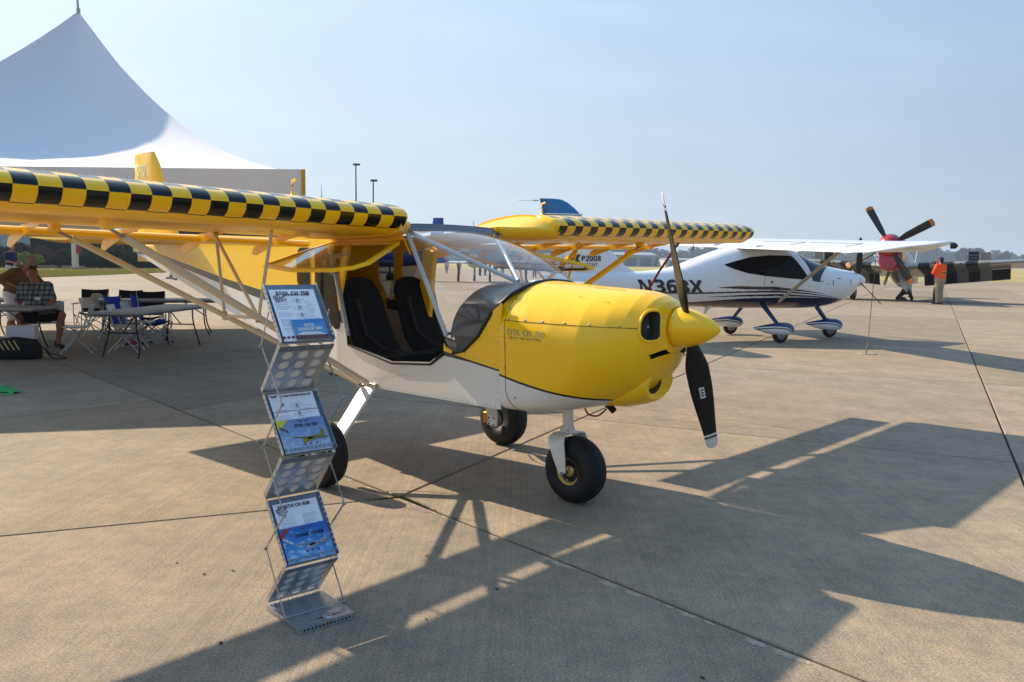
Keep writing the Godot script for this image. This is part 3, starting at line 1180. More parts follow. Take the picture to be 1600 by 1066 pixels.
	# fuel caps and vent on top of the wings
	for s in [1, -1]:
		st = begin()
		lathe(st, Vector3(0.15, 1.955 + dih(1.2), 1.25 * s), Vector3.UP, [[0, 0.05], [0.02, 0.05], [0.026, 0.03], [0.03, 0.012], [0.06, 0.01]], 16)
		tube(st, [Vector3(0.15, 2.03 + dih(1.2), 1.25 * s), Vector3(0.15, 2.075 + dih(1.2), 1.25 * s), Vector3(0.19, 2.085 + dih(1.2), 1.25 * s)], 0.008, 6)
		put("fuel_cap", st, Y, t)
	build_yellow_body(t)
	build_yellow_nose(t)
	build_yellow_gear(t)

func side_map(s: int, lift: float) -> Callable:
	return func(p: Vector2, d: float) -> Vector3: return Vector3(p.x, p.y, (half_width(p.x) + lift - d) * s)

func build_yellow_body(t: Node3D) -> void:
	var st: SurfaceTool
	var Y := yellow()
	var W := white_paint()
	var K := black_paint()
	var door := PackedVector2Array([Vector2(-0.52, 1.70), Vector2(0.34, 1.74), Vector2(0.752, 1.108), Vector2(0.752, 0.968), Vector2(0.625, 0.888), Vector2(0.215, 0.858), Vector2(-0.305, 0.955), Vector2(-0.305, 1.05)])
	var win_a := PackedVector2Array([Vector2(-1.03, 1.665), Vector2(-1.06, 1.60), Vector2(-1.05, 1.42), Vector2(-0.93, 1.26), Vector2(-0.885, 1.24), Vector2(-0.86, 1.27), Vector2(-0.86, 1.66), Vector2(-0.88, 1.68), Vector2(-1.0, 1.68)])
	var win_b := PackedVector2Array([Vector2(-0.745, 1.68), Vector2(-0.76, 1.65), Vector2(-0.76, 1.24), Vector2(-0.74, 1.20), Vector2(-0.47, 1.075), Vector2(-0.425, 1.075), Vector2(-0.415, 1.10), Vector2(-0.515, 1.67), Vector2(-0.53, 1.68)])
	# outline of a side, from tail to firewall, with the raked line of the windscreen
	var outer := PackedVector2Array()
	var xs := [-4.95, -4.2, -3.4, -2.6, -1.9, -1.2, -0.6, -0.2, 0.6, 1.28]
	for x in xs:
		outer.append(Vector2(x, fuse_bottom(x)))
	for p in [Vector2(1.28, 1.335), Vector2(1.19, 1.27), Vector2(1.08, 1.118), Vector2(0.95, 1.013), Vector2(0.86, 0.985), Vector2(0.765, 1.02), Vector2(0.33, 1.77), Vector2(-0.5, 1.78), Vector2(-1.2, 1.775), Vector2(-4.95, 1.72)]:
		outer.append(p)
	# colour regions: white below, a dark stripe that widens towards the door, yellow above
	var lo := [Vector2(-5.2, 1.665), Vector2(-4.2, 1.60), Vector2(-2.43, 1.335), Vector2(-1.74, 1.245), Vector2(-0.3, 1.105), Vector2(0.3, 1.03), Vector2(0.78, 0.955), Vector2(1.0, 0.935), Vector2(1.3, 0.893)]
	var hi := [Vector2(-5.2, 1.675), Vector2(-4.2, 1.645), Vector2(-2.43, 1.402), Vector2(-1.74, 1.325), Vector2(-0.3, 1.20), Vector2(0.3, 1.08), Vector2(0.78, 0.985), Vector2(1.0, 0.950), Vector2(1.3, 0.906)]
	var white_r := PackedVector2Array([Vector2(-5.2, 0), Vector2(1.5, 0)])
	var stripe_r := PackedVector2Array()
	var yellow_r := PackedVector2Array([Vector2(1.5, 3), Vector2(-5.2, 3)])
	for i in lo.size():
		white_r.append(lo[lo.size() - 1 - i])
		stripe_r.append(lo[i])
		yellow_r.append(hi[i])
	for i in hi.size():
		stripe_r.append(hi[hi.size() - 1 - i])
	var cuts := [-3.9, -2.9, -1.9, -1.1, -0.45, 0.5]
	for s in [1, -1]:
		var panels := cut_panel(outer, [door, win_a, win_b], cuts)
		for reg in [["side_panel", yellow_r, Y], ["side_stripe", stripe_r, paint("stripe_dark", Color(0.13, 0.12, 0.115), 0.35, 0.0, 0.3)], ["lower_panel", white_r, W]]:
			# the door opening parts the upper skin in two
			for part in 2:
				st = begin()
				var any := false
				for p in panels:
					for q in Geometry2D.intersect_polygons(p, reg[1]):
						var cx := 0.0
						for v in q:
							cx += v.x / q.size()
						if (cx > 0.3) == (part == 1) or (reg[0] == "lower_panel" and part == 0):
							slab_of(st, q, side_map(s, 0.0), 0.012)
							any = true
				if any and not (reg[0] == "lower_panel" and part == 1):
					put(reg[0], st, reg[2], t)
		# tinted rear windows
		for w in [win_a, win_b]:
			st = begin()
			for q in Geometry2D.offset_polygon(w, 0.012):
				slab_of(st, q, side_map(s, 0.004), 0.0)
			put("rear_window", st, pane("tinted_window", Color(0.10, 0.07, 0.03), 0.80), t)
		# black sill strip along the door opening
		st = begin()
		var sill := [Vector3(-0.305, 1.05, 0), Vector3(-0.30, 0.955, 0), Vector3(0.215, 0.86, 0), Vector3(0.625, 0.89, 0), Vector3(0.75, 0.968, 0), Vector3(0.752, 1.108, 0)]
		var sp := []
		for p in sill:
			sp.append(p + Vector3(0, 0, 0.482 * s))
		tube(st, sp.slice(0, 5), 0.013, 6)
		put("door_sill", st, paint("sill_black", Color(0.03, 0.03, 0.03), 0.7), t)
		st = begin()
		tube(st, [Vector3(-0.52, 1.70, 0.481 * s), Vector3(-0.305, 1.02, 0.481 * s)], 0.019, 8, 1.0)
		put("door_post", st, paint("post_grey", Color(0.62, 0.63, 0.64), 0.4, 0.3), t)
		st = begin()
		box(st, Vector3(-0.44, 1.37, 0.455 * s), Vector3(0.07, 0.70, 0.03), Basis(Vector3(0, 0, 1), -0.30), 0.006)
		put("inner_post", st, Y, t)
		# rivet lines
		st = begin()
		var nrm := Vector3(0, 0, s)
		for seg in [[Vector2(-0.42, 0.70), Vector2(-0.42, 1.04)], [Vector2(-0.2, 0.668), Vector2(1.26, 0.668)], [Vector2(0.86, 0.97), Vector2(1.2, 1.19)], [Vector2(1.255, 0.70), Vector2(1.255, 1.27)], [Vector2(0.9, 0.98), Vector2(1.24, 0.94)], [Vector2(-1.6, 0.99), Vector2(-1.6, 1.72)], [Vector2(-2.5, 1.17), Vector2(-2.5, 1.70)], [Vector2(-1.6, 1.73), Vector2(-4.0, 1.70)], [Vector2(0.0, 0.72), Vector2(0.6, 0.83)]]:
			for p in line_points(Vector3(seg[0].x, seg[0].y, 0), Vector3(seg[1].x, seg[1].y, 0), 0.042):
				rivet_row(st, [Vector3(p.x, p.y, (half_width(p.x) + 0.0003) * s)], nrm, 0.0042)
		put("side_rivet", st, paint("rivet_dull", Color(0.55, 0.53, 0.48), 0.5), t).set_meta("kind", "stuff")
	# belly, top deck and tail end
	st = begin()
	smooth(st)
	for i in xs.size() - 1:
		var a: float = xs[i]
		var b: float = xs[i + 1]
		quad(st, Vector3(a, fuse_bottom(a), -half_width(a)), Vector3(b, fuse_bottom(b), -half_width(b)), Vector3(b, fuse_bottom(b), half_width(b)), Vector3(a, fuse_bottom(a), half_width(a)))
	put("belly_panel", st, W, t)
	st = begin()
	smooth(st)
	var tops := [-4.95, -4.0, -3.0, -2.0, -1.2, -0.5]
	for i in tops.size() - 1:
		var a: float = tops[i]
		var b: float = tops[i + 1]
		var ya := lerpf(1.72, 1.775, (a + 4.95) / 3.75) if a < -1.2 else 1.78
		var yb := lerpf(1.72, 1.775, (b + 4.95) / 3.75) if b < -1.2 else 1.78
		for k in 6:
			var u0 := -1.0 + k / 3.0
			var u1 := -1.0 + (k + 1) / 3.0
			quad(st, Vector3(a, ya + 0.03 * (1 - u0 * u0), half_width(a) * u0), Vector3(b, yb + 0.03 * (1 - u0 * u0), half_width(b) * u0), Vector3(b, yb + 0.03 * (1 - u1 * u1), half_width(b) * u1), Vector3(a, ya + 0.03 * (1 - u1 * u1), half_width(a) * u1))
	put("top_deck", st, Y, t)
	st = begin()
	box(st, Vector3(-4.955, 1.70, 0), Vector3(0.02, 0.08, 0.13))
	put("tail_cap", st, W, t)
	# tail skid and ring
	st = begin()
	tube(st, [Vector3(-4.15, fuse_bottom(-4.15) + 0.02, 0), Vector3(-4.18, 1.38, 0)], 0.016, 6)
	tube(st, [Vector3(-4.28, 1.37, 0), Vector3(-4.18, 1.375, 0), Vector3(-4.05, 1.36, 0)], 0.012, 6)
	put("tail_skid", st, paint("steel", Color(), 0.3), t)
	# horizontal tail, upside-down section
	st = begin()
	var rings := []
	for z in [-1.345, -1.3, 1.3, 1.345]:
		var k := 0.5 if abs(z) > 1.31 else 1.0
		var ring := PackedVector3Array()
		for p in curve([Vector2(-3.20, 1.80), Vector2(-3.35, 1.835), Vector2(-3.7, 1.84), Vector2(-4.40, 1.79)], 4) + curve([Vector2(-4.40, 1.785), Vector2(-3.9, 1.74), Vector2(-3.45, 1.725), Vector2(-3.24, 1.76)], 4):
			ring.append(Vector3(p.x, lerpf(1.785, p.y, k), z))
		rings.append(ring)
	loft(st, rings)
	put("tailplane", st, Y, t)
	# all-moving rudder
	st = begin()
	rings = []
	for k in 9:
		var v := k / 8.0
		var y := lerpf(1.55, 2.78, v)
		var xl := lerpf(-3.86, -4.47, v)
		var xt := -4.99
		var th := lerpf(0.085, 0.05, v) * (0.35 if k == 8 else 1.0)
		if k == 8:
			xl -= 0.02
		var ring := PackedVector3Array()
		for q in [[0.0, 0.0], [0.03, 0.55], [0.12, 0.9], [0.3, 1.0], [0.65, 0.6], [1.0, 0.06], [1.0, -0.06], [0.65, -0.6], [0.3, -1.0], [0.12, -0.9], [0.03, -0.55]]:
			ring.append(Vector3(lerpf(xl, xt, q[0]), y, q[1] * th))
		rings.append(ring)
	loft(st, rings)
	var rud := put("rudder", st, Y, t)
	var letter := paint("pale_lettering", Color(0.88, 0.87, 0.75), 0.4)
	var rf := func(x: float, y: float, d: float) -> Vector3: return Vector3(-4.72 + x, 2.585 + y, 0.048 - 0.045 * clamp((-4.62 - (-4.72 + x)) / 0.37, 0, 1) + d)
	put("lettering", lettering("STOL", 0.115, rf, true, 0.006), letter, rud)
	var rf2 := func(x: float, y: float, d: float) -> Vector3: return Vector3(-4.72 + x, 2.49 + y, 0.048 - 0.045 * clamp((-4.62 - (-4.72 + x)) / 0.37, 0, 1) + d)
	put("lettering", lettering("CH 750", 0.075, rf2, true, 0.006), letter, rud)
	# ---------------- cabin
	st = begin()
	slab_of(st, PackedVector2Array([Vector2(-0.52, 1.72), Vector2(0.36, 1.80), Vector2(0.36, 1.865), Vector2(-0.52, 1.80)]), func(p, d): return Vector3(p.x, p.y, -0.48 + d), 0.03)
	slab_of(st, PackedVector2Array([Vector2(-0.52, 1.72), Vector2(0.36, 1.80), Vector2(0.36, 1.865), Vector2(-0.52, 1.80)]), func(p, d): return Vector3(p.x, p.y, 0.45 + d), 0.03)
	put("roof_rail", st, Y, t)
	st = begin()
	smooth(st)
	for i in 8:
		var z0 := -0.48 + 0.12 * i
		var z1 := z0 + 0.12
		var arch := func(z: float) -> float: return 0.016 * (1.0 - pow(z / 0.48, 2))
		quad(st, Vector3(-0.52, 1.832 + arch.call(z0), z0), Vector3(0.33, 1.850 + arch.call(z0) * 0.6, z0), Vector3(0.33, 1.850 + arch.call(z1) * 0.6, z1), Vector3(-0.52, 1.832 + arch.call(z1), z1))
	put("roof_window", st, pane("roof_tint", Color(0.04, 0.08, 0.14), 0.86), t)
	st = begin()
	smooth(st)
	for i in 8:
		var z0 := -0.48 + 0.12 * i
		var z1 := z0 + 0.12
		var a0 := 0.010 * (1.0 - pow(z0 / 0.48, 2))
		var a1 := 0.010 * (1.0 - pow(z1 / 0.48, 2))
		quad(st, Vector3(0.32, 1.855 + a0, z0), Vector3(0.405, 1.80 + a0, z0), Vector3(0.405, 1.80 + a1, z1), Vector3(0.32, 1.855 + a1, z1))
	var head := put("header_strip", st, paint("header_grey", Color(0.16, 0.19, 0.24), 0.3, 0.3), t)
	st = begin()
	rivet_row(st, line_points(Vector3(0.395, 1.815, -0.44), Vector3(0.395, 1.815, 0.44), 0.08), Vector3(0.62, 0.78, 0), 0.006)
	put("header_rivet", st, paint("steel", Color(), 0.3), head).set_meta("kind", "stuff")
	# floor, rear bulkhead, inner sides
	var inside := Y
	st = begin()
	box(st, Vector3(0.35, 0.70, 0), Vector3(1.85, 0.02, 0.93))
	put("cabin_floor", st, paint("cabin_floor", Color(0.10, 0.10, 0.10), 0.9), t)
	st = begin()
	box(st, Vector3(-0.95, 1.0, 0), Vector3(0.02, 0.62, 0.84), Basis(), 0.004)
	put("rear_bulkhead", st, inside, t)
	st = begin()
	box(st, Vector3(-0.40, 1.26, -0.40), Vector3(0.15, 0.86, 0.05), Basis(Vector3(0, 0, 1), -0.12), 0.01)
	put("cabin_post", st, inside, t)
	# seats
	for s in [1, -1]:
		st = begin()
		rings = []
		var zc: float = 0.235 if s > 0 else -0.285
		# a shell that runs from the high rounded back down to the squab
		for q in [[-0.515, 1.45, 0.06], [-0.50, 1.43, 0.135], [-0.46, 1.34, 0.19], [-0.38, 1.15, 0.20], [-0.30, 0.98, 0.215], [-0.20, 0.87, 0.21], [-0.02, 0.845, 0.21], [0.17, 0.895, 0.205], [0.22, 0.875, 0.19]]:
			var ring := PackedVector3Array()
			for k in 12:
				var a := TAU * k / 12
				var off := Vector3(cos(a) * 0.0, 0, cos(a) * q[2])
				var nrm := Vector3(0.86, 0.5, 0) if q[0] < -0.22 else Vector3(-0.15, 1, 0)
				ring.append(Vector3(q[0], q[1], zc) + off + nrm.normalized() * sin(a) * 0.055 - nrm.normalized() * 0.03 * (1.0 - pow(cos(a), 2)) * (1 if sin(a) > 0 else 0))
			rings.append(ring)
		loft(st, rings)
		var seat := put("seat", st, mottle("seat_cloth", Color(0.022, 0.022, 0.024), Color(0.045, 0.045, 0.048), 0.3, 0.05, 0.9), t)
		st = begin()
		tube(st, [Vector3(-0.38, 1.30, zc + 0.1), Vector3(-0.28, 1.02, zc + 0.09), Vector3(-0.14, 0.92, zc + 0.03), Vector3(0.02, 0.90, zc)], 0.02, 8, 0.25)
		put("seat_belt", st, paint("belt", Color(0.14, 0.14, 0.15), 0.8), seat)
	# control stick and the arch of the instrument panel under the screen
	st = begin()
	tube(st, [Vector3(0.42, 0.72, 0), Vector3(0.40, 0.98, 0), Vector3(0.36, 1.05, 0), Vector3(0.33, 1.06, 0.09), Vector3(0.31, 1.14, 0.10)], 0.013, 8)
	tube(st, [Vector3(0.33, 1.06, 0), Vector3(0.33, 1.06, -0.09), Vector3(0.31, 1.14, -0.10)], 0.013, 8)
	put("control_stick", st, K, t)
	st = begin()
	rings = []
	for x in [0.80, 0.84, 1.0, 1.15, 1.27]:
		var ring := PackedVector3Array()
		var g: float = -0.03 if x < 0.82 else 0.0
		for k in 21:
			var a := PI * k / 20.0
			var p := cowl_point(1.27, a)
			var drop = (1.27 - x) * 0.04
			ring.append(Vector3(x, lerpf(p.y, 1.0, 0.0) - drop - (0.012 - g), p.z * 0.955))
		rings.append(ring)
	loft(st, rings, false, false)
	put("glare_shield", st, paint("glare_black", Color(0.022, 0.026, 0.035), 0.3), t)
	st = begin()
	flat(st)
	var face := []
	for k in 21:
		var p := cowl_point(1.27, PI * k / 20.0)
		face.append(Vector3(0.845, p.y - 0.03, p.z * 0.94))
	face.append(Vector3(0.845, 0.74, -0.455))
	face.append(Vector3(0.845, 0.74, 0.455))
	for k in 23:
		tri(st, Vector3(0.845, 1.0, 0), face[k], face[(k + 1) % 23])
	put("instrument_panel", st, paint("panel_grey", Color(0.07, 0.065, 0.06), 0.5), t)
	for k in 6:
		st = begin()
		lathe(st, Vector3(0.842, 1.22 + 0.11 * (k / 3), -0.30 + 0.13 * (k % 3) + 0.17), Vector3(-1, 0, 0), [[0, 0.045], [0.012, 0.045], [0.012, 0.038], [0.004, 0.036], [0.004, 0.001]], 16)
		put("dial", st, paint("dial_black", Color(0.06, 0.06, 0.06), 0.3), t)
	# ---------------- windscreen
	var A := []
	var B := []
	# near edge up the door post, across the roof, down the far post; matched with the line on the cowl
	var trim_half := [Vector3(0.845, 0.985, 0.482), Vector3(0.95, 1.010, 0.482), Vector3(1.08, 1.115, 0.482), Vector3(1.17, 1.235, 0.480), Vector3(1.245, 1.325, 0.452), Vector3(1.285, 1.392, 0.385), Vector3(1.305, 1.432, 0.29), Vector3(1.305, 1.462, 0.16), Vector3(1.295, 1.473, 0.0)]
	var post_half := [Vector3(0.80, 1.02, 0.482), Vector3(0.75, 1.108, 0.482), Vector3(0.66, 1.26, 0.481), Vector3(0.55, 1.45, 0.48), Vector3(0.44, 1.63, 0.48), Vector3(0.375, 1.77, 0.472), Vector3(0.375, 1.805, 0.36), Vector3(0.375, 1.818, 0.18), Vector3(0.375, 1.822, 0.0)]
	for i in 17:
		var k: int = i if i < 9 else 16 - i
		var m := Vector3(1, 1, 1 if i < 9 else -1)
		A.append(post_half[k] * m)
		B.append(trim_half[k] * m)
	st = begin()
	smooth(st)
	for i in 16:
		for q in 6:
			var f := func(ii: int, tt: float) -> Vector3:
				var p: Vector3 = A[ii].lerp(B[ii], tt)
				var bulge := 0.05 * sin(tt * PI) * smoothstep(3.0, 7.0, float(min(ii, 16 - ii)))
				return p + Vector3(bulge, bulge, 0)
			quad(st, f.call(i, q / 6.0), f.call(i + 1, q / 6.0), f.call(i + 1, (q + 1) / 6.0), f.call(i, (q + 1) / 6.0))
	put("windscreen", st, screen_glass(), t)
	st = begin()
	tube(st, B, 0.014, 8, 1.0)
	put("screen_trim", st, paint("trim_rubber", Color(0.035, 0.035, 0.04), 0.45), t)
	st = begin()
	smooth(st)
	for i in range(2, 14):
		var e := []
		for q in [i, i + 1]:
			var b: Vector3 = B[q]
			var a := 0.0
			var under := 0.0
			var over := PI / 2
			for it in 20:
				a = (under + over) * 0.5
				if cowl_point(1.276, a).y < b.y:
					under = a
				else:
					over = a
			var c := cowl_point(1.276, a)
			e.append([b, Vector3(c.x, c.y, c.z if q < 8 else -c.z) if q != 8 else cowl_point(1.276, PI / 2)])
		quad(st, e[0][0], e[1][0], e[1][1], e[0][1])
	put("screen_base", st, Y, t)
	# frame tubes: a post at each side and a V from the roof corners to the middle of the cowl
	var silver := paint("frame_silver", Color(0.74, 0.76, 0.78), 0.35, 0.1)
	for s in [1, -1]:
		st = begin()
		tube(st, [Vector3(0.36, 1.80, 0.465 * s), Vector3(0.765, 1.09, 0.465 * s)], 0.016, 10)
		put("screen_post", st, silver, t)
		st = begin()
		tube(st, [Vector3(0.35, 1.80, 0.45 * s), Vector3(0.985, 1.462, 0.015 * s)], 0.0155, 10)
		put("brace_tube", st, silver, t)
	# ---------------- open doors
	for s in [1, -1]:
		var ang := deg_to_rad(-13.5)
		var dm := func(p: Vector2, d: float) -> Vector3: return Vector3(p.x, 1.712 + p.y * sin(ang) + d * cos(ang), (0.49 + p.y * cos(ang) - d * sin(ang)) * s)
		var ring_o := PackedVector2Array([Vector2(-0.50, 0.01), Vector2(0.33, 0.01), Vector2(0.745, 0.62), Vector2(0.745, 0.75), Vector2(0.62, 0.825), Vector2(0.22, 0.85), Vector2(-0.285, 0.745)])
		var ring_i: PackedVector2Array = Geometry2D.offset_polygon(ring_o, -0.032, Geometry2D.JOIN_ROUND)[0]
		st = begin()
		for p in cut_panel(ring_o, [ring_i], []):
			slab_of(st, p, dm, 0.022)
		var dr := put("door", st, Y, t)
		st = begin()
		slab_of(st, Geometry2D.offset_polygon(ring_i, 0.012)[0], func(p, d): return dm.call(p, 0.018 + d), 0.0)
		put("door_pane", st, pane("door_glass", Color(0.30, 0.24, 0.12), 0.30), dr)
		st = begin()
		tube(st, [dm.call(Vector2(-0.30, 0.70), -0.008), dm.call(Vector2(0.22, 0.79), -0.008), dm.call(Vector2(0.70, 0.70), -0.008)], 0.008, 6)
		put("door_seal", st, K, dr)
		st = begin()
		lathe(st, dm.call(Vector2(0.45, 0.70), -0.05), Vector3(0, 1, 0), [[0, 0.018], [0.045, 0.018], [0.06, 0.026]], 10)
		tube(st, [dm.call(Vector2(0.45, 0.70), -0.045), dm.call(Vector2(0.38, 0.62), -0.055), dm.call(Vector2(0.36, 0.60), -0.05)], 0.007, 6)
		put("door_handle", st, paint("steel", Color(), 0.3), dr)
		st = begin()
		var loop := []
		for k in 15:
			var a := TAU * k / 14
			loop.append(dm.call(Vector2(0.16 + cos(a) * 0.065, 0.42 + sin(a) * 0.065), 0.012))
		tube(st, loop, 0.006, 6)
		put("vent_ring", st, paint("clear_plastic", Color(0.85, 0.86, 0.84), 0.2), dr)

func build_yellow_nose(t: Node3D) -> void:
	var st := begin()
	var W := white_paint()
	var K := black_paint()
	var Y := yellow()
	# cowl, its paint laid on from the side
	smooth(st)
	var n := 128
	var stations := []
	for i in 121:
		stations.append(lerpf(1.27, 2.268, pow(i / 120.0, 0.72)))
	for i in stations.size() - 1:
		for k in n:
			var a0 := TAU * k / n
			var a1 := TAU * (k + 1) / n
			var p := [cowl_point(stations[i], a0), cowl_point(stations[i], a1), cowl_point(stations[i + 1], a1), cowl_point(stations[i + 1], a0)]
			var u := []
			var mid := Vector3.ZERO
			for q in p:
				u.append(Vector2((q.x - 1.2) / 1.1, 1.5 - q.y))
				mid += q * 0.25
			if in_opening(mid):
				continue
			quad(st, p[0], p[1], p[2], p[3], u[0], u[1], u[2], u[3])
	var cowl := put("cowling", st, cowl_scheme(), t)
	st = begin()
	flat(st)
	var ring := PackedVector3Array()
	for k in 40:
		ring.append(cowl_point(2.266, TAU * k / 40))
	fan(st, ring)
	put("cowl_front", st, Y, cowl)
	# lower scoop under the nose
	st = begin()
	var rings := []
	for q in [[1.70, 0.690, 0.22, 0.02], [1.84, 0.705, 0.215, 0.05], [1.98, 0.742, 0.195, 0.08], [2.09, 0.79, 0.17, 0.098], [2.145, 0.815, 0.158, 0.100], [2.158, 0.818, 0.145, 0.088]]:
		var r := PackedVector3Array()
		for k in 20:
			var a := TAU * k / 20
			r.append(Vector3(q[0] + 0.02 * sin(a), q[1] + 0.045 + sin(a) * (q[3] + 0.005), cos(a) * q[2]))
		rings.append(r)
	loft(st, rings, true, false)
	var mouth := PackedVector3Array()
	for k in 20:
		var a := TAU * k / 20
		mouth.append(Vector3(2.152 + 0.012 * sin(a), 0.862 + sin(a) * 0.055, 0.045 + cos(a) * 0.068))
	loft(st, [rings[rings.size() - 1], mouth], true, false)
	put("chin_scoop", st, Y, cowl)
	st = begin()
	tunnel(st, Array(mouth), Vector3(-0.22, 0.02, -0.02), 0.9)
	put("scoop_inlet", st, paint("baffle_grey", Color(0.30, 0.30, 0.30), 0.6, 0.3), cowl)
	# cooling inlets beside the spinner and the small outlet below
	for s in [1, -1]:
		st = begin()
		var inlet := PackedVector3Array()
		for k in 28:
			var a := TAU * k / 28
			var e := 0.7
			var yy: float = 1.232 + sign(sin(a)) * pow(abs(sin(a)), e) * 0.088
			var xx: float = 2.218 + sign(cos(a)) * pow(abs(cos(a)), e) * 0.040 - (yy - 1.232) * 0.05
			var c := cowl_side(xx, yy, 0.004)
			inlet.append(Vector3(c.x, c.y, c.z * s))
		tunnel(st, Array(inlet), Vector3(-0.10, 0.0, -0.03 * s), 0.92)
		put("cooling_inlet", st, paint("baffle_grey", Color(0.30, 0.30, 0.30), 0.6, 0.3), cowl)
		st = begin()
		for k in 6:
			box(st, Vector3(2.115, 1.175 + k * 0.022, (inlet[0].z - 0.045 * s)), Vector3(0.05, 0.004, 0.09))
		put("cylinder_fin", st, paint("baffle_grey", Color(), 0.6), cowl).set_meta("kind", "stuff")
		st = begin()
		var lp := []
		for k in 29:
			lp.append(inlet[k % 28])
		tube(st, lp, 0.009, 8)
		put("inlet_lip", st, Y, cowl)
		st = begin()
		var slot := []
		for q in [[0.0, 0.0], [0.5, 0.0], [1.0, 0.0], [1.0, 1.0], [0.5, 1.0], [0.0, 1.0]]:
			var c := cowl_side(lerpf(2.205, 2.258, q[0]), lerpf(1.03, 1.065, q[0]) + 0.034 * q[1], 0.001)
			slot.append(Vector3(c.x, c.y, c.z * s))
		tunnel(st, slot, Vector3(-0.07, 0.01, -0.05 * s), 0.9)
		put("outlet_slot", st, paint("baffle_grey", Color(), 0.6), cowl)
		st = begin()
		tube(st, slot + [slot[0]], 0.0045, 6)
		put("slot_lip", st, Y, cowl)
	# seam between the halves with screws, rivets at the firewall
	st = begin()
	var seam := []
	for i in 25:
		seam.append(cowl_side(lerpf(1.30, 2.20, i / 24.0), lerpf(1.228, 1.218, i / 24.0), 0.0004))
	tube(st, seam, 0.0022, 5)
	put("cowl_seam", st, paint("seam_dark", Color(0.32, 0.23, 0.03), 0.7), cowl)
	st = begin()
	var edge := []
	for k in 25:
		edge.append(cowl_point(1.31 + 0.10 * smoothstep(0.3, -1.0, sin(lerpf(-PI / 2, PI / 2, k / 24.0))), lerpf(-PI / 2, PI / 2, k / 24.0), 0.0006))
	tube(st, edge, 0.0022, 5)
	put("cowl_seam", st, paint("seam_dark", Color(), 0.7), cowl)
	st = begin()
	for x in [1.34, 1.47, 1.60, 1.75, 1.91, 2.08, 2.21]:
		var c := cowl_side(x, 1.236 - (x - 1.3) * 0.008, 0.001)
		rivet_row(st, [c], Vector3(0.1, 0.25, 1).normalized(), 0.008)
	for y in [1.36, 1.30, 1.10, 0.93, 0.75, 1.41]:
		rivet_row(st, [cowl_side(1.325 + (0.09 if y < 0.9 else 0.0), y, 0.001)], Vector3(0, 0.1, 1).normalized(), 0.008)
	put("screw_head", st, paint("steel", Color(), 0.3), cowl).set_meta("kind", "stuff")
	# oil door
	st = begin()
	var od := []
	for q in [[1.74, 0.10], [1.96, 0.10], [1.96, 0.27], [1.74, 0.27], [1.74, 0.10]]:
		var a := acos(clamp(q[1] / cowl_at(q[0])[1], 0, 1))
		od.append(cowl_point(q[0], PI / 2 - asin(clamp(pow(q[1] / cowl_at(q[0])[1], 1.05), 0, 1)), 0.0006))
	tube(st, od, 0.0018, 5)
	put("oil_door_seam", st, paint("seam_dark", Color(), 0.7), cowl)
	# grey lettering
	var f := func(x: float, y: float, d: float) -> Vector3: return cowl_side(1.485 + x, 1.158 + y - x * 0.012, 0.0012 + d)
	put("lettering", lettering("STOL CH 750", 0.036, f, true, 0.0015, false, 1.0), paint("letter_grey", Color(0.68, 0.61, 0.34), 0.5), cowl)
	var f2 := func(x: float, y: float, d: float) -> Vector3: return cowl_side(1.485 + x, 1.126 + y - x * 0.012, 0.0012 + d)
	put("lettering", lettering("Sky Jeep  Light Sport Utility", 0.016, f2, false, 0.0012, false, 0.95), paint("letter_grey", Color(), 0.5), cowl)
	# spinner
	st = begin()
	var hub := Vector3(2.27, 1.218, 0)
	var prof := [[0.0, 0.001], [0.0, 0.117]]
	for i in 17:
		var u := i / 16.0
		prof.append([0.012 + u * 0.268, 0.120 * pow(max(1.0 - pow(u, 1.75), 0.0), 0.72)])
	lathe(st, hub, Vector3(1, 0, 0), prof, 44)
	var spin := put("spinner", st, Y, t)
	st = begin()
	for k in 8:
		var a := TAU * k / 8 + 0.25
		rivet_row(st, [hub + Vector3(0.022, cos(a) * 0.1195, sin(a) * 0.1195)], Vector3(0, cos(a), sin(a)), 0.0055)
	put("spinner_screw", st, paint("steel", Color(), 0.3), spin).set_meta("kind", "stuff")
	# propeller: two blades, white tips with a double black line
	var lean := atan2(0.345, 0.78)
	for s in [1, -1]:
		var dir = Vector3(0, cos(lean), sin(lean)) * s
		var root := hub + Vector3(0.075, 0, 0)
		st = begin()
		blade(st, root, dir, 0.845, Vector3(1, 0, 0), 0.142, 0.04, 0.87)
		var b := put("propeller_blade", st, paint("blade_black", Color(0.012, 0.012, 0.013), 0.55), t)
		st = begin()
		blade(st, root, dir, 0.845, Vector3(1, 0, 0), 0.142, 0.87, 1.0)
		put("blade_tip", st, W, b)
		st = begin()
		blade(st, root, dir, 0.845, Vector3(1, 0, 0), 0.142, 0.89, 0.905, 0.0008)
		put("tip_line", st, K, b)
		# maker's badge: a small white plate with black bars
		var side := Vector3(1, 0, 0).cross(dir).normalized()
		var tw := (1.0 - 0.42 * pow(0.50, 0.6)) * 1.12
		var u := side * cos(tw) + Vector3(1, 0, 0) * sin(tw)
		var v := Vector3(1, 0, 0) * cos(tw) - side * sin(tw)
		st = begin()
		var bc = root + dir * 0.44 + v * 0.0085
		box(st, bc, Vector3(0.032, 0.075, 0.002), Basis(u, dir, v))
		var badge := put("badge", st, W, b)
		st = begin()
		for k in 3:
			box(st, bc + dir * (k - 1) * 0.019 + v * 0.0015, Vector3(0.020, 0.009, 0.002), Basis(u, dir, v))
		put("badge_print", st, K, b)
	# red breather hose and drain under the nose
	st = begin()
	tube(st, curve([Vector3(1.62, 0.69, 0.05), Vector3(1.66, 0.625, 0.06), Vector3(1.74, 0.62, 0.06), Vector3(1.80, 0.67, 0.05)], 4), 0.006, 6)
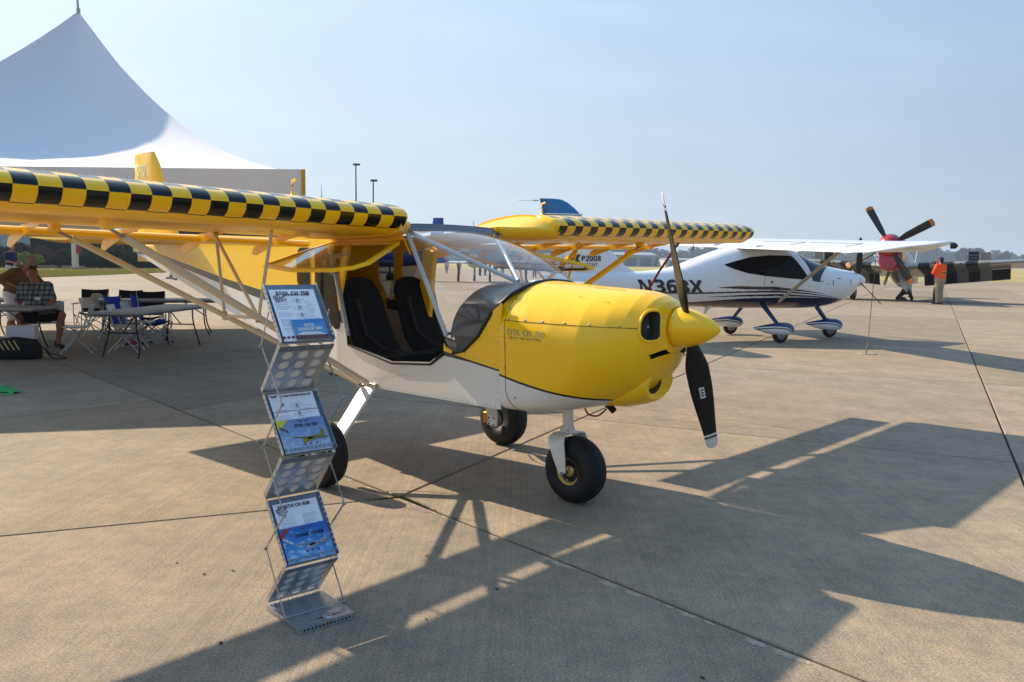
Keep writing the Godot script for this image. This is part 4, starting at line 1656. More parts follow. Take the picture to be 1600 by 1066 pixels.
	put("drain_hose", st, paint("hose_red", Color(0.55, 0.06, 0.05), 0.5), t)
	st = begin()
	tube(st, [Vector3(1.80, 0.71, 0.05), Vector3(1.86, 0.665, 0.05)], 0.022, 8)
	put("exhaust_pipe", st, paint("exhaust", Color(0.10, 0.09, 0.08), 0.6, 0.4), t)

func build_yellow_gear(t: Node3D) -> void:
	var st: SurfaceTool
	var W := white_paint()
	var gold := paint("rim_gold", Color(0.80, 0.66, 0.36), 0.35, 0.5)
	# nose leg and fork
	st = begin()
	tube(st, [Vector3(1.445, 0.80, 0), Vector3(1.46, 0.47, 0)], 0.036, 16)
	tube(st, [Vector3(1.46, 0.50, 0), Vector3(1.462, 0.46, 0)], 0.043, 16)
	var leg := put("nose_leg", st, W, t)
	var ax := Vector3(1.524, 0.222, 0)
	var nose := Node3D.new()
	for s in [1, -1]:
		st = begin()
		var path := [Vector3(1.455, 0.462, 0.0), Vector3(1.45, 0.462, 0.075 * s), Vector3(1.452, 0.445, 0.118 * s), Vector3(1.465, 0.40, 0.130 * s), Vector3(1.485, 0.32, 0.128 * s), Vector3(1.515, 0.215, 0.128 * s)]
		var wd := [0.052, 0.058, 0.062, 0.060, 0.050, 0.026]
		var rings := []
		for i in path.size():
			var a: Vector3 = path[max(i - 1, 0)]
			var b: Vector3 = path[min(i + 1, path.size() - 1)]
			var d := (b - a).normalized()
			var u := Vector3(1, 0, 0)
			u = (u - d * u.dot(d)).normalized()
			var v := d.cross(u)
			rings.append(PackedVector3Array([path[i] + u * wd[i] + v * 0.005, path[i] - u * wd[i] + v * 0.005, path[i] - u * wd[i] - v * 0.005, path[i] + u * wd[i] - v * 0.005]))
		loft(st, rings, true, true, [0, 1, 2, 3])
		put("nose_fork", st, W, t)
	st = begin()
	tube(st, [ax + Vector3(-0.008, -0.006, -0.145), ax + Vector3(-0.008, -0.006, 0.145)], 0.012, 10)
	for p in [Vector3(1.428, 0.485, 0.036), Vector3(1.487, 0.485, 0.036)]:
		tube(st, [p, p + Vector3(0, 0, 0.008)], 0.007, 6)
	put("axle", st, paint("steel", Color(), 0.3), t)
	tyre_wheel(t, ax, 0.222, 0.205, 0.092, gold)
	# main gear: one bent leaf spring
	for s in [1, -1]:
		st = begin()
		var path := curve([Vector3(-0.03, 0.668, 0.30 * s), Vector3(-0.03, 0.66, 0.46 * s), Vector3(-0.03, 0.625, 0.53 * s), Vector3(-0.02, 0.45, 0.69 * s), Vector3(-0.01, 0.36, 0.775 * s), Vector3(0.0, 0.30, 0.80 * s), Vector3(0.0, 0.19, 0.805 * s)], 4)
		var rings := []
		for i in path.size():
			var a: Vector3 = path[max(i - 1, 0)]
			var b: Vector3 = path[min(i + 1, path.size() - 1)]
			var d := (b - a).normalized()
			var u := Vector3(1, 0, 0)
			var v := d.cross(u).normalized()
			var w := lerpf(0.078, 0.052, float(i) / path.size())
			rings.append(PackedVector3Array([path[i] + u * w + v * 0.011, path[i] - u * w + v * 0.011, path[i] - u * w - v * 0.011, path[i] + u * w - v * 0.011]))
		loft(st, rings, true, true, [0, 1, 2, 3])
		var sp := put("gear_leg", st, W, t)
		st = begin()
		for k in 4:
			var c := Vector3(-0.028 + 0.055 * (k % 2), 0.20 + 0.055 * (k / 2), 0.792 * s)
			tube(st, [c, c - Vector3(0, 0, 0.006 * s)], 0.007, 6)
		put("bolt", st, paint("bolt_dark", Color(0.10, 0.10, 0.10), 0.6, 0.5), sp)
		st = begin()
		box(st, Vector3(-0.075, 0.25, 0.815 * s), Vector3(0.06, 0.10, 0.05), Basis(), 0.008)
		put("brake_caliper", st, paint("brake_gold", Color(0.72, 0.48, 0.08), 0.4, 0.4), t)
		st = begin()
		lathe(st, Vector3(0, 0.24, 0.83 * s), Vector3(0, 0, 1), [[-0.004, 0.085], [0.004, 0.085]], 28)
		put("brake_disc", st, paint("steel", Color(), 0.3), t)
		st = begin()
		tube(st, curve([Vector3(-0.10, 0.64, 0.50 * s), Vector3(-0.12, 0.48, 0.60 * s), Vector3(-0.09, 0.33, 0.76 * s)], 4), 0.005, 6)
		put("brake_line", st, paint("hose_tan", Color(0.45, 0.36, 0.26), 0.6), t)
		tyre_wheel(t, Vector3(0, 0.24, 0.945 * s), 0.24, 0.20, 0.085, paint("rim_pale", Color(0.66, 0.66, 0.66), 0.4, 0.6))
	# plate where struts and spring meet the body
	for s in [1, -1]:
		st = begin()
		box(st, Vector3(-0.06, 0.668, 0.492 * s), Vector3(0.22, 0.045, 0.028), Basis(), 0.004)
		put("strut_plate", st, cream_steel(), t)

func cream_steel() -> StandardMaterial3D:
	return paint("plate_cream", Color(0.70, 0.67, 0.58), 0.4, 0.2)

# acrylic sheet that mirrors the sky a little
func screen_glass() -> StandardMaterial3D:
	var m := pane("screen_glass", Color(0.80, 0.85, 0.90), 0.06)
	return m

# ---------------------------------------------------------------- bodies described by a table of [x, half width, top, bottom, roundness, height of widest]
func sec_at(table: Array, x: float) -> Array:
	if x <= table[0][0]:
		return table[0]
	for i in table.size() - 1:
		if x <= table[i + 1][0]:
			var t: float = (x - table[i][0]) / (table[i + 1][0] - table[i][0])
			var out := []
			for k in table[0].size():
				# eased so that stations do not show as creases
				var m0: float = table[max(i - 1, 0)][k]
				var a: float = table[i][k]
				var b: float = table[i + 1][k]
				var m1: float = table[min(i + 2, table.size() - 1)][k]
				var xa: float = table[i][0]
				var xb: float = table[i + 1][0]
				var ta: float = (b - m0) / max(xb - table[max(i - 1, 0)][0], 0.001) * (xb - xa)
				var tb: float = (m1 - a) / max(table[min(i + 2, table.size() - 1)][0] - xa, 0.001) * (xb - xa)
				var t2 := t * t
				var t3 := t2 * t
				out.append(a * (2 * t3 - 3 * t2 + 1) + ta * (t3 - 2 * t2 + t) + b * (3 * t2 - 2 * t3) + tb * (t3 - t2))
			return out
	return table[table.size() - 1]

func sec_point(table: Array, x: float, a: float, grow := 0.0) -> Vector3:
	var s := sec_at(table, x)
	var mid: float = s[5]
	var e: float = 2.0 / s[4]
	var cz: float = sign(cos(a)) * pow(abs(cos(a)), e)
	var cy: float = sign(sin(a)) * pow(abs(sin(a)), e)
	return Vector3(x, mid + cy * ((s[2] - mid) if cy > 0 else (mid - s[3])) + cy * grow, cz * (s[1] + grow))

func sec_side(table: Array, x: float, y: float, grow := 0.0) -> Vector3:
	var lo := -PI / 2
	var hi := PI / 2
	for i in 20:
		var m := (lo + hi) * 0.5
		if sec_point(table, x, m).y < y:
			lo = m
		else:
			hi = m
	var p := sec_point(table, x, (lo + hi) * 0.5, grow)
	return p

func sec_body(st: SurfaceTool, table: Array, x0: float, x1: float, nx: int, na := 40, u_rect := Rect2(0, 0, 1, 1)) -> void:
	smooth(st)
	for i in nx:
		var xa := lerpf(x0, x1, float(i) / nx)
		var xb := lerpf(x0, x1, float(i + 1) / nx)
		for k in na:
			var a0 := TAU * k / na
			var a1 := TAU * (k + 1) / na
			var p := [sec_point(table, xa, a0), sec_point(table, xa, a1), sec_point(table, xb, a1), sec_point(table, xb, a0)]
			var u := []
			for q in p:
				u.append(Vector2((q.x - u_rect.position.x) / u_rect.size.x, 1.0 - (q.y - u_rect.position.y) / u_rect.size.y))
			quad(st, p[0], p[1], p[2], p[3], u[0], u[1], u[2], u[3])
	flat(st)
	for x in [x0, x1]:
		var ring := PackedVector3Array()
		for k in na:
			ring.append(sec_point(table, x, TAU * k / na))
		fan(st, ring, x == x0)

# a patch on the side of such a body between two curves given as lists of (x, y)
func at_x(pts: Array, x: float) -> float:
	for i in pts.size() - 1:
		if x <= pts[i + 1].x:
			return lerpf(pts[i].y, pts[i + 1].y, clamp((x - pts[i].x) / max(pts[i + 1].x - pts[i].x, 0.0001), 0, 1))
	return pts[pts.size() - 1].y

func side_patch(st: SurfaceTool, table: Array, lo: Array, hi: Array, s: int, grow: float, nx := 24, ny := 6) -> void:
	smooth(st)
	var x0: float = lo[0].x
	var x1: float = lo[lo.size() - 1].x
	for i in nx:
		var xa := lerpf(x0, x1, float(i) / nx)
		var xb := lerpf(x0, x1, float(i + 1) / nx)
		for j in ny:
			var p := []
			for q in [[xa, j], [xb, j], [xb, j + 1], [xa, j + 1]]:
				var y := lerpf(at_x(lo, q[0]), at_x(hi, q[0]), float(q[1]) / ny)
				var v := sec_side(table, q[0], y, grow)
				p.append(Vector3(v.x, v.y, v.z * s))
			quad(st, p[0], p[1], p[2], p[3])

func foil(le: float, te: float, y: float, thick: float, incidence := 0.0) -> PackedVector3Array:
	var out := PackedVector3Array()
	var c := le - te
	for q in [[0.0, 0.0], [0.012, 0.32], [0.05, 0.62], [0.13, 0.88], [0.28, 1.0], [0.5, 0.86], [0.75, 0.45], [1.0, 0.03], [1.0, -0.03], [0.75, -0.12], [0.5, -0.24], [0.28, -0.36], [0.13, -0.38], [0.05, -0.33], [0.012, -0.2]]:
		var u: float = q[0]
		out.append(Vector3(le - c * u, y + thick * q[1] - (u - 0.3) * c * incidence, 0))
	return out

func foil_at(le: float, te: float, y: float, thick: float, z: float, inc := 0.0) -> PackedVector3Array:
	var out := PackedVector3Array()
	for p in foil(le, te, y, thick, inc):
		out.append(Vector3(p.x, p.y, z))
	return out

func build_white_plane() -> void:
	var t := thing("light_aircraft", "white and blue high-wing light aircraft with black registration, parked behind the yellow one", "aircraft", Vector3(5.2, 0, -17.69), deg_to_rad(13.7))
	var st: SurfaceTool
	var W := paint("gloss_white", Color(0.90, 0.90, 0.90), 0.2, 0.0, 0.6)
	var blue := paint("plane_blue", Color(0.02, 0.19, 0.40), 0.25, 0.0, 0.5)
	var K := black_paint()
	var body := [[-4.75, 0.03, 1.34, 1.16, 2.0, 1.25], [-4.2, 0.09, 1.38, 1.06, 2.0, 1.22], [-3.4, 0.17, 1.41, 0.92, 2.1, 1.18], [-2.65, 0.27, 1.42, 0.80, 2.2, 1.12], [-1.95, 0.385, 1.52, 0.715, 2.3, 1.12], [-1.35, 0.475, 1.735, 0.68, 2.4, 1.13], [-0.75, 0.535, 1.925, 0.665, 2.5, 1.15], [-0.2, 0.56, 1.985, 0.655, 2.6, 1.16], [0.35, 0.56, 1.985, 0.65, 2.6, 1.16], [0.80, 0.55, 1.86, 0.65, 2.5, 1.14], [1.25, 0.52, 1.67, 0.66, 2.4, 1.12], [1.70, 0.47, 1.555, 0.71, 2.3, 1.13], [2.05, 0.385, 1.495, 0.81, 2.2, 1.17], [2.30, 0.27, 1.455, 0.95, 2.1, 1.22], [2.42, 0.17, 1.42, 1.09, 2.0, 1.26]]
	# paint scheme seen from the side
	var w := 1024
	var h := 256
	var im := Image.create(w, h, false, Image.FORMAT_RGB8)
	var navy := Color(0.02, 0.07, 0.22)
	var wh := Color(0.90, 0.90, 0.90)
	for x in w:
		var px := -4.8 + 7.3 * x / w
		var top_blue: float = at_x([Vector2(-4.8, 0.5), Vector2(-2.6, 0.70), Vector2(-1.7, 0.795), Vector2(-0.5, 0.885), Vector2(0.4, 0.905), Vector2(1.3, 0.895), Vector2(1.95, 0.865), Vector2(2.2, 0.80), Vector2(2.5, 0.7)], px)
		var bands := [
			[[Vector2(-1.12, 1.10), Vector2(-0.6, 1.075), Vector2(0.2, 1.06), Vector2(0.8, 1.03), Vector2(1.35, 0.975)], [Vector2(-1.12, 1.11), Vector2(-0.75, 1.135), Vector2(0.1, 1.13), Vector2(0.75, 1.065), Vector2(1.35, 0.98)]],
			[[Vector2(-4.4, 1.115), Vector2(-2.6, 0.985), Vector2(-1.7, 0.965), Vector2(-0.6, 1.000), Vector2(0.2, 1.010), Vector2(0.9, 0.975), Vector2(1.55, 0.915)], [Vector2(-4.4, 1.125), Vector2(-2.6, 1.012), Vector2(-1.7, 1.000), Vector2(-0.6, 1.032), Vector2(0.2, 1.050), Vector2(0.9, 1.000), Vector2(1.55, 0.92)]],
			[[Vector2(-1.35, 0.905), Vector2(-0.6, 0.925), Vector2(0.2, 0.935), Vector2(0.9, 0.918), Vector2(1.75, 0.882)], [Vector2(-1.35, 0.91), Vector2(-0.6, 0.955), Vector2(0.2, 0.975), Vector2(0.9, 0.945), Vector2(1.75, 0.886)]]]
		for y in h:
			var py := 2.1 - 1.5 * y / h
			var c := wh
			if py < top_blue:
				c = navy
			for b in bands:
				if px > b[0][0].x and px < b[0][b[0].size() - 1].x and py > at_x(b[0], px) and py < at_x(b[1], px):
					c = Color(0.07, 0.065, 0.06)
			im.set_pixel(x, y, c)
	im.generate_mipmaps()
	var scheme := paint("white_plane_scheme", Color.WHITE, 0.2, 0.0, 0.6)
	scheme.albedo_texture = ImageTexture.create_from_image(im)
	scheme.texture_repeat = false
	st = begin()
	sec_body(st, body, -4.75, 2.42, 90, 48, Rect2(-4.8, 0.6, 7.3, 1.5))
	var fus := put("fuselage", st, scheme, t)
	# windows
	var glass := paint("dark_glass", Color(0.018, 0.02, 0.024), 0.04)
	glass.metallic_specular = 0.25
	for s in [1, -1]:
		st = begin()
		side_patch(st, body, [Vector2(-0.99, 1.565), Vector2(-0.85, 1.50), Vector2(-0.53, 1.405), Vector2(-0.1, 1.345), Vector2(0.5, 1.295), Vector2(0.83, 1.275), Vector2(0.93, 1.285)], [Vector2(-0.99, 1.572), Vector2(-0.8, 1.63), Vector2(-0.4, 1.73), Vector2(0.0, 1.77), Vector2(0.55, 1.77), Vector2(0.62, 1.72), Vector2(0.93, 1.30)], s, 0.006, 36, 8)
		put("side_window", st, glass, fus)
		st = begin()
		var seam := []
		for q in [Vector2(-0.10, 1.35), Vector2(-0.13, 1.2), Vector2(-0.10, 1.05)]:
			var v := sec_side(body, q.x, q.y, 0.001)
			seam.append(Vector3(v.x, v.y, v.z * s))
		tube(st, seam, 0.004, 5)
		put("door_seam", st, paint("seam_grey", Color(0.40, 0.40, 0.40), 0.6), fus)
		st = begin()
		for q in [[1.25, 1.24, 0.1, 0.012], [1.55, 1.20, 0.012, 0.12], [1.70, 1.30, 0.1, 0.012], [2.05, 1.22, 0.012, 0.10], [0.05, 1.22, 0.04, 0.04], [1.40, 1.19, 0.03, 0.02]]:
			var v := sec_side(body, q[0], q[1], 0.004)
			box(st, Vector3(v.x, v.y, v.z * s), Vector3(q[2], q[3], 0.006))
		put("access_slots", st, K, fus).set_meta("kind", "stuff")
		# registration, black over a grey shadow
		for pass_ in 2:
			var off: float = 0.018 if pass_ == 0 else 0.0
			var f := func(x: float, y: float, d: float) -> Vector3:
				var v := sec_side(body, -2.16 + x * s - (y - 0.1) * 0.22 * s + off, 1.115 + y - off, 0.004 + d + (0.004 if pass_ == 1 else 0.0))
				return Vector3(v.x, v.y, v.z * s)
			put("registration", lettering("N363X", 0.26, f, true, 0.003, false, 1.22), K if pass_ == 1 else paint("letter_shadow", Color(0.42, 0.42, 0.42), 0.5), fus)
	st = begin()
	smooth(st)
	for i in 14:
		for k in 22:
			var p := []
			for q in [[i, k], [i + 1, k], [i + 1, k + 1], [i, k + 1]]:
				var a := lerpf(0.13, PI - 0.13, q[1] / 22.0)
				var rear := 0.66 + 0.36 * pow(abs(cos(a)), 1.3)
				var front := 1.62 - 0.42 * pow(abs(cos(a)), 2.0)
				p.append(sec_point(body, lerpf(rear, front, q[0] / 14.0), a, 0.006))
			quad(st, p[0], p[1], p[2], p[3])
	put("windscreen", st, paint("screen_dark", Color(0.035, 0.05, 0.07), 0.04, 0.0, 0.4), fus)
	# spinner and three-bladed propeller
	var hub := Vector3(2.43, 1.255, 0)
	st = begin()
	var prof := [[0.0, 0.001], [0.0, 0.15]]
	for i in 11:
		var u := i / 10.0
		prof.append([0.01 + u * 0.25, 0.152 * pow(max(1.0 - pow(u, 1.8), 0.0), 0.75)])
	lathe(st, hub, Vector3(1, 0, 0), prof, 28)
	put("spinner", st, W, t)
	for k in 3:
		var a := TAU * k / 3.0 + 0.02
		st = begin()
		blade(st, hub + Vector3(0.08, 0, 0), Vector3(0, cos(a), sin(a)), 0.95, Vector3(1, 0, 0), 0.13)
		put("propeller_blade", st, paint("blade_dark", Color(0.07, 0.045, 0.035), 0.35), t)
	# wing, banked a little towards the camera
	var bank := func(z: float) -> float: return 2.0 - 0.034 * z
	for s in [1, -1]:
		st = begin()
		var rings := []
		for q in [[0.0, 0.78, -0.62], [0.6, 0.78, -0.62], [3.0, 0.76, -0.58], [3.9, 0.74, -0.52]]:
			rings.append(foil_at(q[1], q[2], bank.call(q[0] * s), 0.135, q[0] * s, 0.075))
		loft(st, rings)
		var wing := put("wing", st, W, t)
		st = begin()
		rings = []
		for q in [[3.9, 0.74, -0.52, 0.135, 0.0], [4.20, 0.76, -0.42, 0.135, 0.006], [4.34, 0.82, -0.20, 0.10, 0.045], [4.44, 0.90, 0.10, 0.06, 0.085], [4.50, 0.98, 0.40, 0.03, 0.11]]:
			rings.append(foil_at(q[1], q[2], bank.call(q[0] * s) + q[4], q[3], q[0] * s, 0.075))
		loft(st, rings)
		put("wing_tip", st, W, wing)
		st = begin()
		lathe(st, Vector3(0.93, bank.call(4.5 * s) + 0.075, 4.52 * s), Vector3(0.6, 0, s), [[-0.04, 0.05], [0.03, 0.048], [0.06, 0.02], [0.065, 0.001]], 12)
		put("position_light", st, paint("lamp_dark", Color(0.05, 0.05, 0.05), 0.1), wing)
		# flap and aileron gaps
		st = begin()
		for q in [[0.65, 2.2], [2.3, 3.85]]:
			var a := Vector3(-0.26, bank.call(q[0] * s) + 0.081, q[0] * s)
			var b := Vector3(-0.26, bank.call(q[1] * s) + 0.081, q[1] * s)
			tube(st, [a, b], 0.0045, 4)
			tube(st, [b, Vector3(-0.59, bank.call(q[1] * s) + 0.034, q[1] * s)], 0.0045, 4)
		put("control_gap", st, paint("seam_grey", Color(), 0.6), wing).set_meta("kind", "stuff")
		st = begin()
		box(st, Vector3(-0.4, bank.call(0.9 * s) - 0.03, 0.9 * s), Vector3(0.3, 0.06, 0.03), Basis(), 0.008)
		put("flap_bracket", st, W, wing)
		st = begin()
		tube(st, [Vector3(0.30, 0.80, 0.42 * s), Vector3(0.52, bank.call(2.2 * s) - 0.03, 2.2 * s)], 0.026, 12, 1.9, Vector3(1, 0, 0))
		put("strut", st, paint("strut_grey", Color(0.70, 0.67, 0.61), 0.35), t)
	# fin with blue top, rudder line, words
	st = begin()
	var fin_le := [Vector2(1.30, -2.55), Vector2(1.42, -2.80), Vector2(1.55, -3.0), Vector2(1.66, -3.12), Vector2(1.83, -3.29), Vector2(2.2, -3.63), Vector2(2.52, -3.93)]
	var fin_top := [Vector2(2.52, -3.93), Vector2(2.66, -4.08), Vector2(2.78, -4.24), Vector2(2.83, -4.36), Vector2(2.845, -4.50)]
	for part in 2:
		st = begin()
		var rings := []
		for q in (fin_le if part == 0 else fin_top):
			var y: float = q.x
			var xt := -4.40 - 0.42 * (y - 1.2) / 1.65
			var th: float = 0.06 * (1.0 if y < 2.6 else 0.75)
			if y > 2.84:
				th *= 0.3
			var ring := PackedVector3Array()
			for p in [[0.0, 0.0], [0.04, 0.5], [0.14, 0.85], [0.35, 1.0], [0.7, 0.5], [1.0, 0.05], [1.0, -0.05], [0.7, -0.5], [0.35, -1.0], [0.14, -0.85], [0.04, -0.5]]:
				ring.append(Vector3(lerpf(q.y, xt, p[0]), y, p[1] * th))
			rings.append(ring)
		loft(st, rings)
		put("fin" if part == 0 else "fin_top", st, W if part == 0 else paint("fin_blue", Color(0.02, 0.44, 0.68), 0.35, 0.0, 0.3), t)
	st = begin()
	box(st, Vector3(-4.32, 2.545, 0), Vector3(0.78, 0.02, 0.125), Basis(), 0.003)
	put("fin_band", st, W, t)
	st = begin()
	tube(st, [Vector3(-4.25, 1.32, 0.058), Vector3(-4.52, 2.45, 0.05)], 0.005, 4)
	put("rudder_gap", st, paint("seam_grey", Color(), 0.6), t)
	for q in [["P2008", 0.11, 1.665, true], ["LIGHT", 0.075, 1.54, false]]:
		var f := func(x: float, y: float, d: float) -> Vector3: return Vector3(-3.74 + x, q[2] + y, 0.064 + d)
		put("lettering", lettering(q[0], q[1], f, q[3], 0.004), K, t)
	for k in 2:
		st = begin()
		slab_of(st, PackedVector2Array([Vector2(-4.19 + k * 0.10, 1.66), Vector2(-4.13 + k * 0.10, 1.745), Vector2(-4.06 + k * 0.10, 1.745), Vector2(-4.12 + k * 0.10, 1.66), Vector2(-4.06 + k * 0.10, 1.575), Vector2(-4.13 + k * 0.10, 1.575)]), func(p, d): return Vector3(p.x, p.y, 0.064 + d), 0.004)
		put("chevron", st, K, t)
	st = begin()
	loft(st, [foil_at(-4.0, -4.66, 1.17, 0.045, -1.45), foil_at(-3.92, -4.68, 1.17, 0.05, 0.0), foil_at(-4.0, -4.66, 1.17, 0.045, 1.45)])
	put("tailplane", st, W, t)
	st = begin()
	tube(st, [Vector3(-4.84, 2.80, 0), Vector3(-4.95, 2.80, 0)], 0.012, 6)
	tube(st, [Vector3(-4.86, 2.80, 0), Vector3(-5.25, 2.79, 0.02)], 0.003, 4)
	put("tail_antenna", st, paint("steel", Color(), 0.3), t)
	# undercarriage: blue legs, pants painted blue over white with a dark line
	for q in [[Vector3(0, 0, 1.03), Vector3(-0.02, 0.70, 0.36), 1.0, "main"], [Vector3(0, 0, -1.03), Vector3(-0.02, 0.70, -0.36), 1.0, "main"], [Vector3(1.85, 0, 0), Vector3(1.45, 0.70, 0), 0.96, "nose"]]:
		var c: Vector3 = q[0]
		st = begin()
		if q[3] == "main":
			tube(st, [q[1] + Vector3(0, 0.04, 0), c + Vector3(0.0, 0.34, -0.06 * sign(c.z))], [0.065, 0.045], 12, 0.45, Vector3(0, 0, 1))
		else:
			tube(st, [q[1] + Vector3(0, 0.04, 0), c + Vector3(-0.12, 0.40, 0), c + Vector3(-0.02, 0.36, 0)], [0.05, 0.045, 0.06], 12)
		put("gear_leg", st, blue, t)
		var pant := [[-0.60, 0.012, 0.325, 0.295, 2.0, 0.31], [-0.42, 0.055, 0.36, 0.235, 2.0, 0.295], [-0.2, 0.10, 0.395, 0.175, 2.2, 0.28], [0.0, 0.125, 0.415, 0.145, 2.3, 0.27], [0.16, 0.12, 0.405, 0.15, 2.2, 0.27], [0.26, 0.085, 0.365, 0.185, 2.0, 0.275], [0.31, 0.02, 0.30, 0.25, 2.0, 0.275]]
		var line := [Vector2(-0.6, 0.312), Vector2(-0.4, 0.335), Vector2(-0.15, 0.345), Vector2(0.08, 0.325), Vector2(0.2, 0.27), Vector2(0.27, 0.20), Vector2(0.31, 0.14)]
		var hold := Node3D.new()
		hold.name = numbered(t, "wheel_pant")
		t.add_child(hold, true)
		hold.position = c
		for band in [["upper_shell", 0.0, 9.0, blue], ["stripe", -0.045, -0.022, K], ["lower_shell", -9.0, 0.0, W]]:
			st = begin()
			smooth(st)
			var grow: float = 0.0 if band[0] != "stripe" else 0.0015
			for i in 30:
				var xa := lerpf(-0.6, 0.31, i / 30.0)
				var xb := lerpf(-0.6, 0.31, (i + 1) / 30.0)
				for s in [1, -1]:
					for j in 8:
						var p := []
						for e in [[xa, j], [xb, j], [xb, j + 1], [xa, j + 1]]:
							var sc := sec_at(pant, e[0])
							var ln := at_x(line, e[0])
							var y0: float = clamp(ln + band[1], sc[3] + 0.0001, sc[2] - 0.0001)
							var y1: float = clamp(ln + band[2], sc[3] + 0.0001, sc[2] - 0.0001)
							var v := sec_side(pant, e[0], lerpf(y0, y1, e[1] / 8.0), grow)
							p.append(Vector3(v.x, v.y, v.z * s))
						quad(st, p[0], p[1], p[2], p[3])
			put(band[0], st, band[3], hold)
		st = begin()
		var wp := []
		for i in 11:
			var a := PI * i / 10.0
			wp.append([-cos(a) * 0.055, 0.10 + 0.07 * pow(sin(a), 0.5)])
		lathe(st, c + Vector3(0.0, 0.17, 0), Vector3(0, 0, 1), wp, 28)
		put("tyre", st, paint("rubber", Color(), 0.6), t)
		st = begin()
		for s in [1, -1]:
			lathe(st, c + Vector3(0, 0.17, 0.05 * s), Vector3(0, 0, s), [[0, 0.10], [0.006, 0.095], [0.006, 0.04], [0.018, 0.035], [0.02, 0.001]], 18)
		put("rim", st, paint("rim_pale", Color(0.66, 0.66, 0.66), 0.4, 0.6), t)
	st = begin()
	slab_of(st, PackedVector2Array([Vector2(-1.15, 0.70), Vector2(-1.02, 0.70), Vector2(-1.18, 0.50), Vector2(-1.22, 0.50)]), func(p, d): return Vector3(p.x, p.y, d), 0.01)
	tube(st, [Vector3(-1.22, 0.50, 0), Vector3(-1.30, 0.34, 0)], 0.004, 4)
	put("belly_antenna", st, W, t)
	# tie-down cable from the right wing to a ring in the concrete
	var base := Vector3(6.413, 0, -14.803)
	var c := thing("tie_down_cable", "thin tie-down cable from white wing to a ring in the concrete", "cable", base)
	st = begin()
	tube(st, [Vector3(0, 0.08, 0), Vector3(0.12, 1.93, -0.1)], 0.006, 6)
	put("cable", st, paint("cable_grey", Color(0.40, 0.40, 0.41), 0.5, 0.5), c)
	st = begin()
	lathe(st, Vector3.ZERO, Vector3.UP, [[0.0, 0.17], [0.006, 0.17], [0.012, 0.14], [0.004, 0.10], [0.004, 0.001]], 24)
	put("ground_ring", st, paint("anchor_pale", Color(0.55, 0.52, 0.46), 0.7), c)
	st = begin()
	tube(st, [Vector3(-0.02, 0.0, 0), Vector3(-0.01, 0.10, 0), Vector3(0.02, 0.20, 0)], 0.012, 6)
	tube(st, [Vector3(0.0, 0.10, 0), Vector3(0.09, 0.14, 0.02)], 0.012, 6)
	put("shackle", st, paint("steel", Color(), 0.3), c)
	# red ratchet strap from the yellow wing to the ground
	var a0 := Vector3(1.72, 1.80, -8.66)
	var a1 := Vector3(0.74, 0.0, -9.5)
	var r := thing("ratchet_strap", "red ratchet strap running down from the far yellow wing", "strap", a1)
	st = begin()
	var pts := []
	for i in 13:
		var q := (a0 - a1) * (i / 12.0)
		pts.append(q + Vector3(0.008 * (i % 2), 0.006 * (i % 3), 0))
	tube(st, pts, 0.012, 6, 0.35, Vector3(0, 0, 1))
	put("webbing", st, paint("strap_red", Color(0.52, 0.05, 0.08), 0.7), r)
	st = begin()
	box(st, (a0 - a1) * 0.70, Vector3(0.05, 0.12, 0.03), Basis(Vector3(0, 0, 1), -0.55), 0.006)
	put("ratchet", st, paint("ratchet_red", Color(0.35, 0.05, 0.06), 0.4, 0.3), r)
	st = begin()
	tube(st, [(a0 - a1) * 0.985, (a0 - a1) * 1.01], 0.02, 8)
	put("hook", st, paint("steel", Color(), 0.3), r)

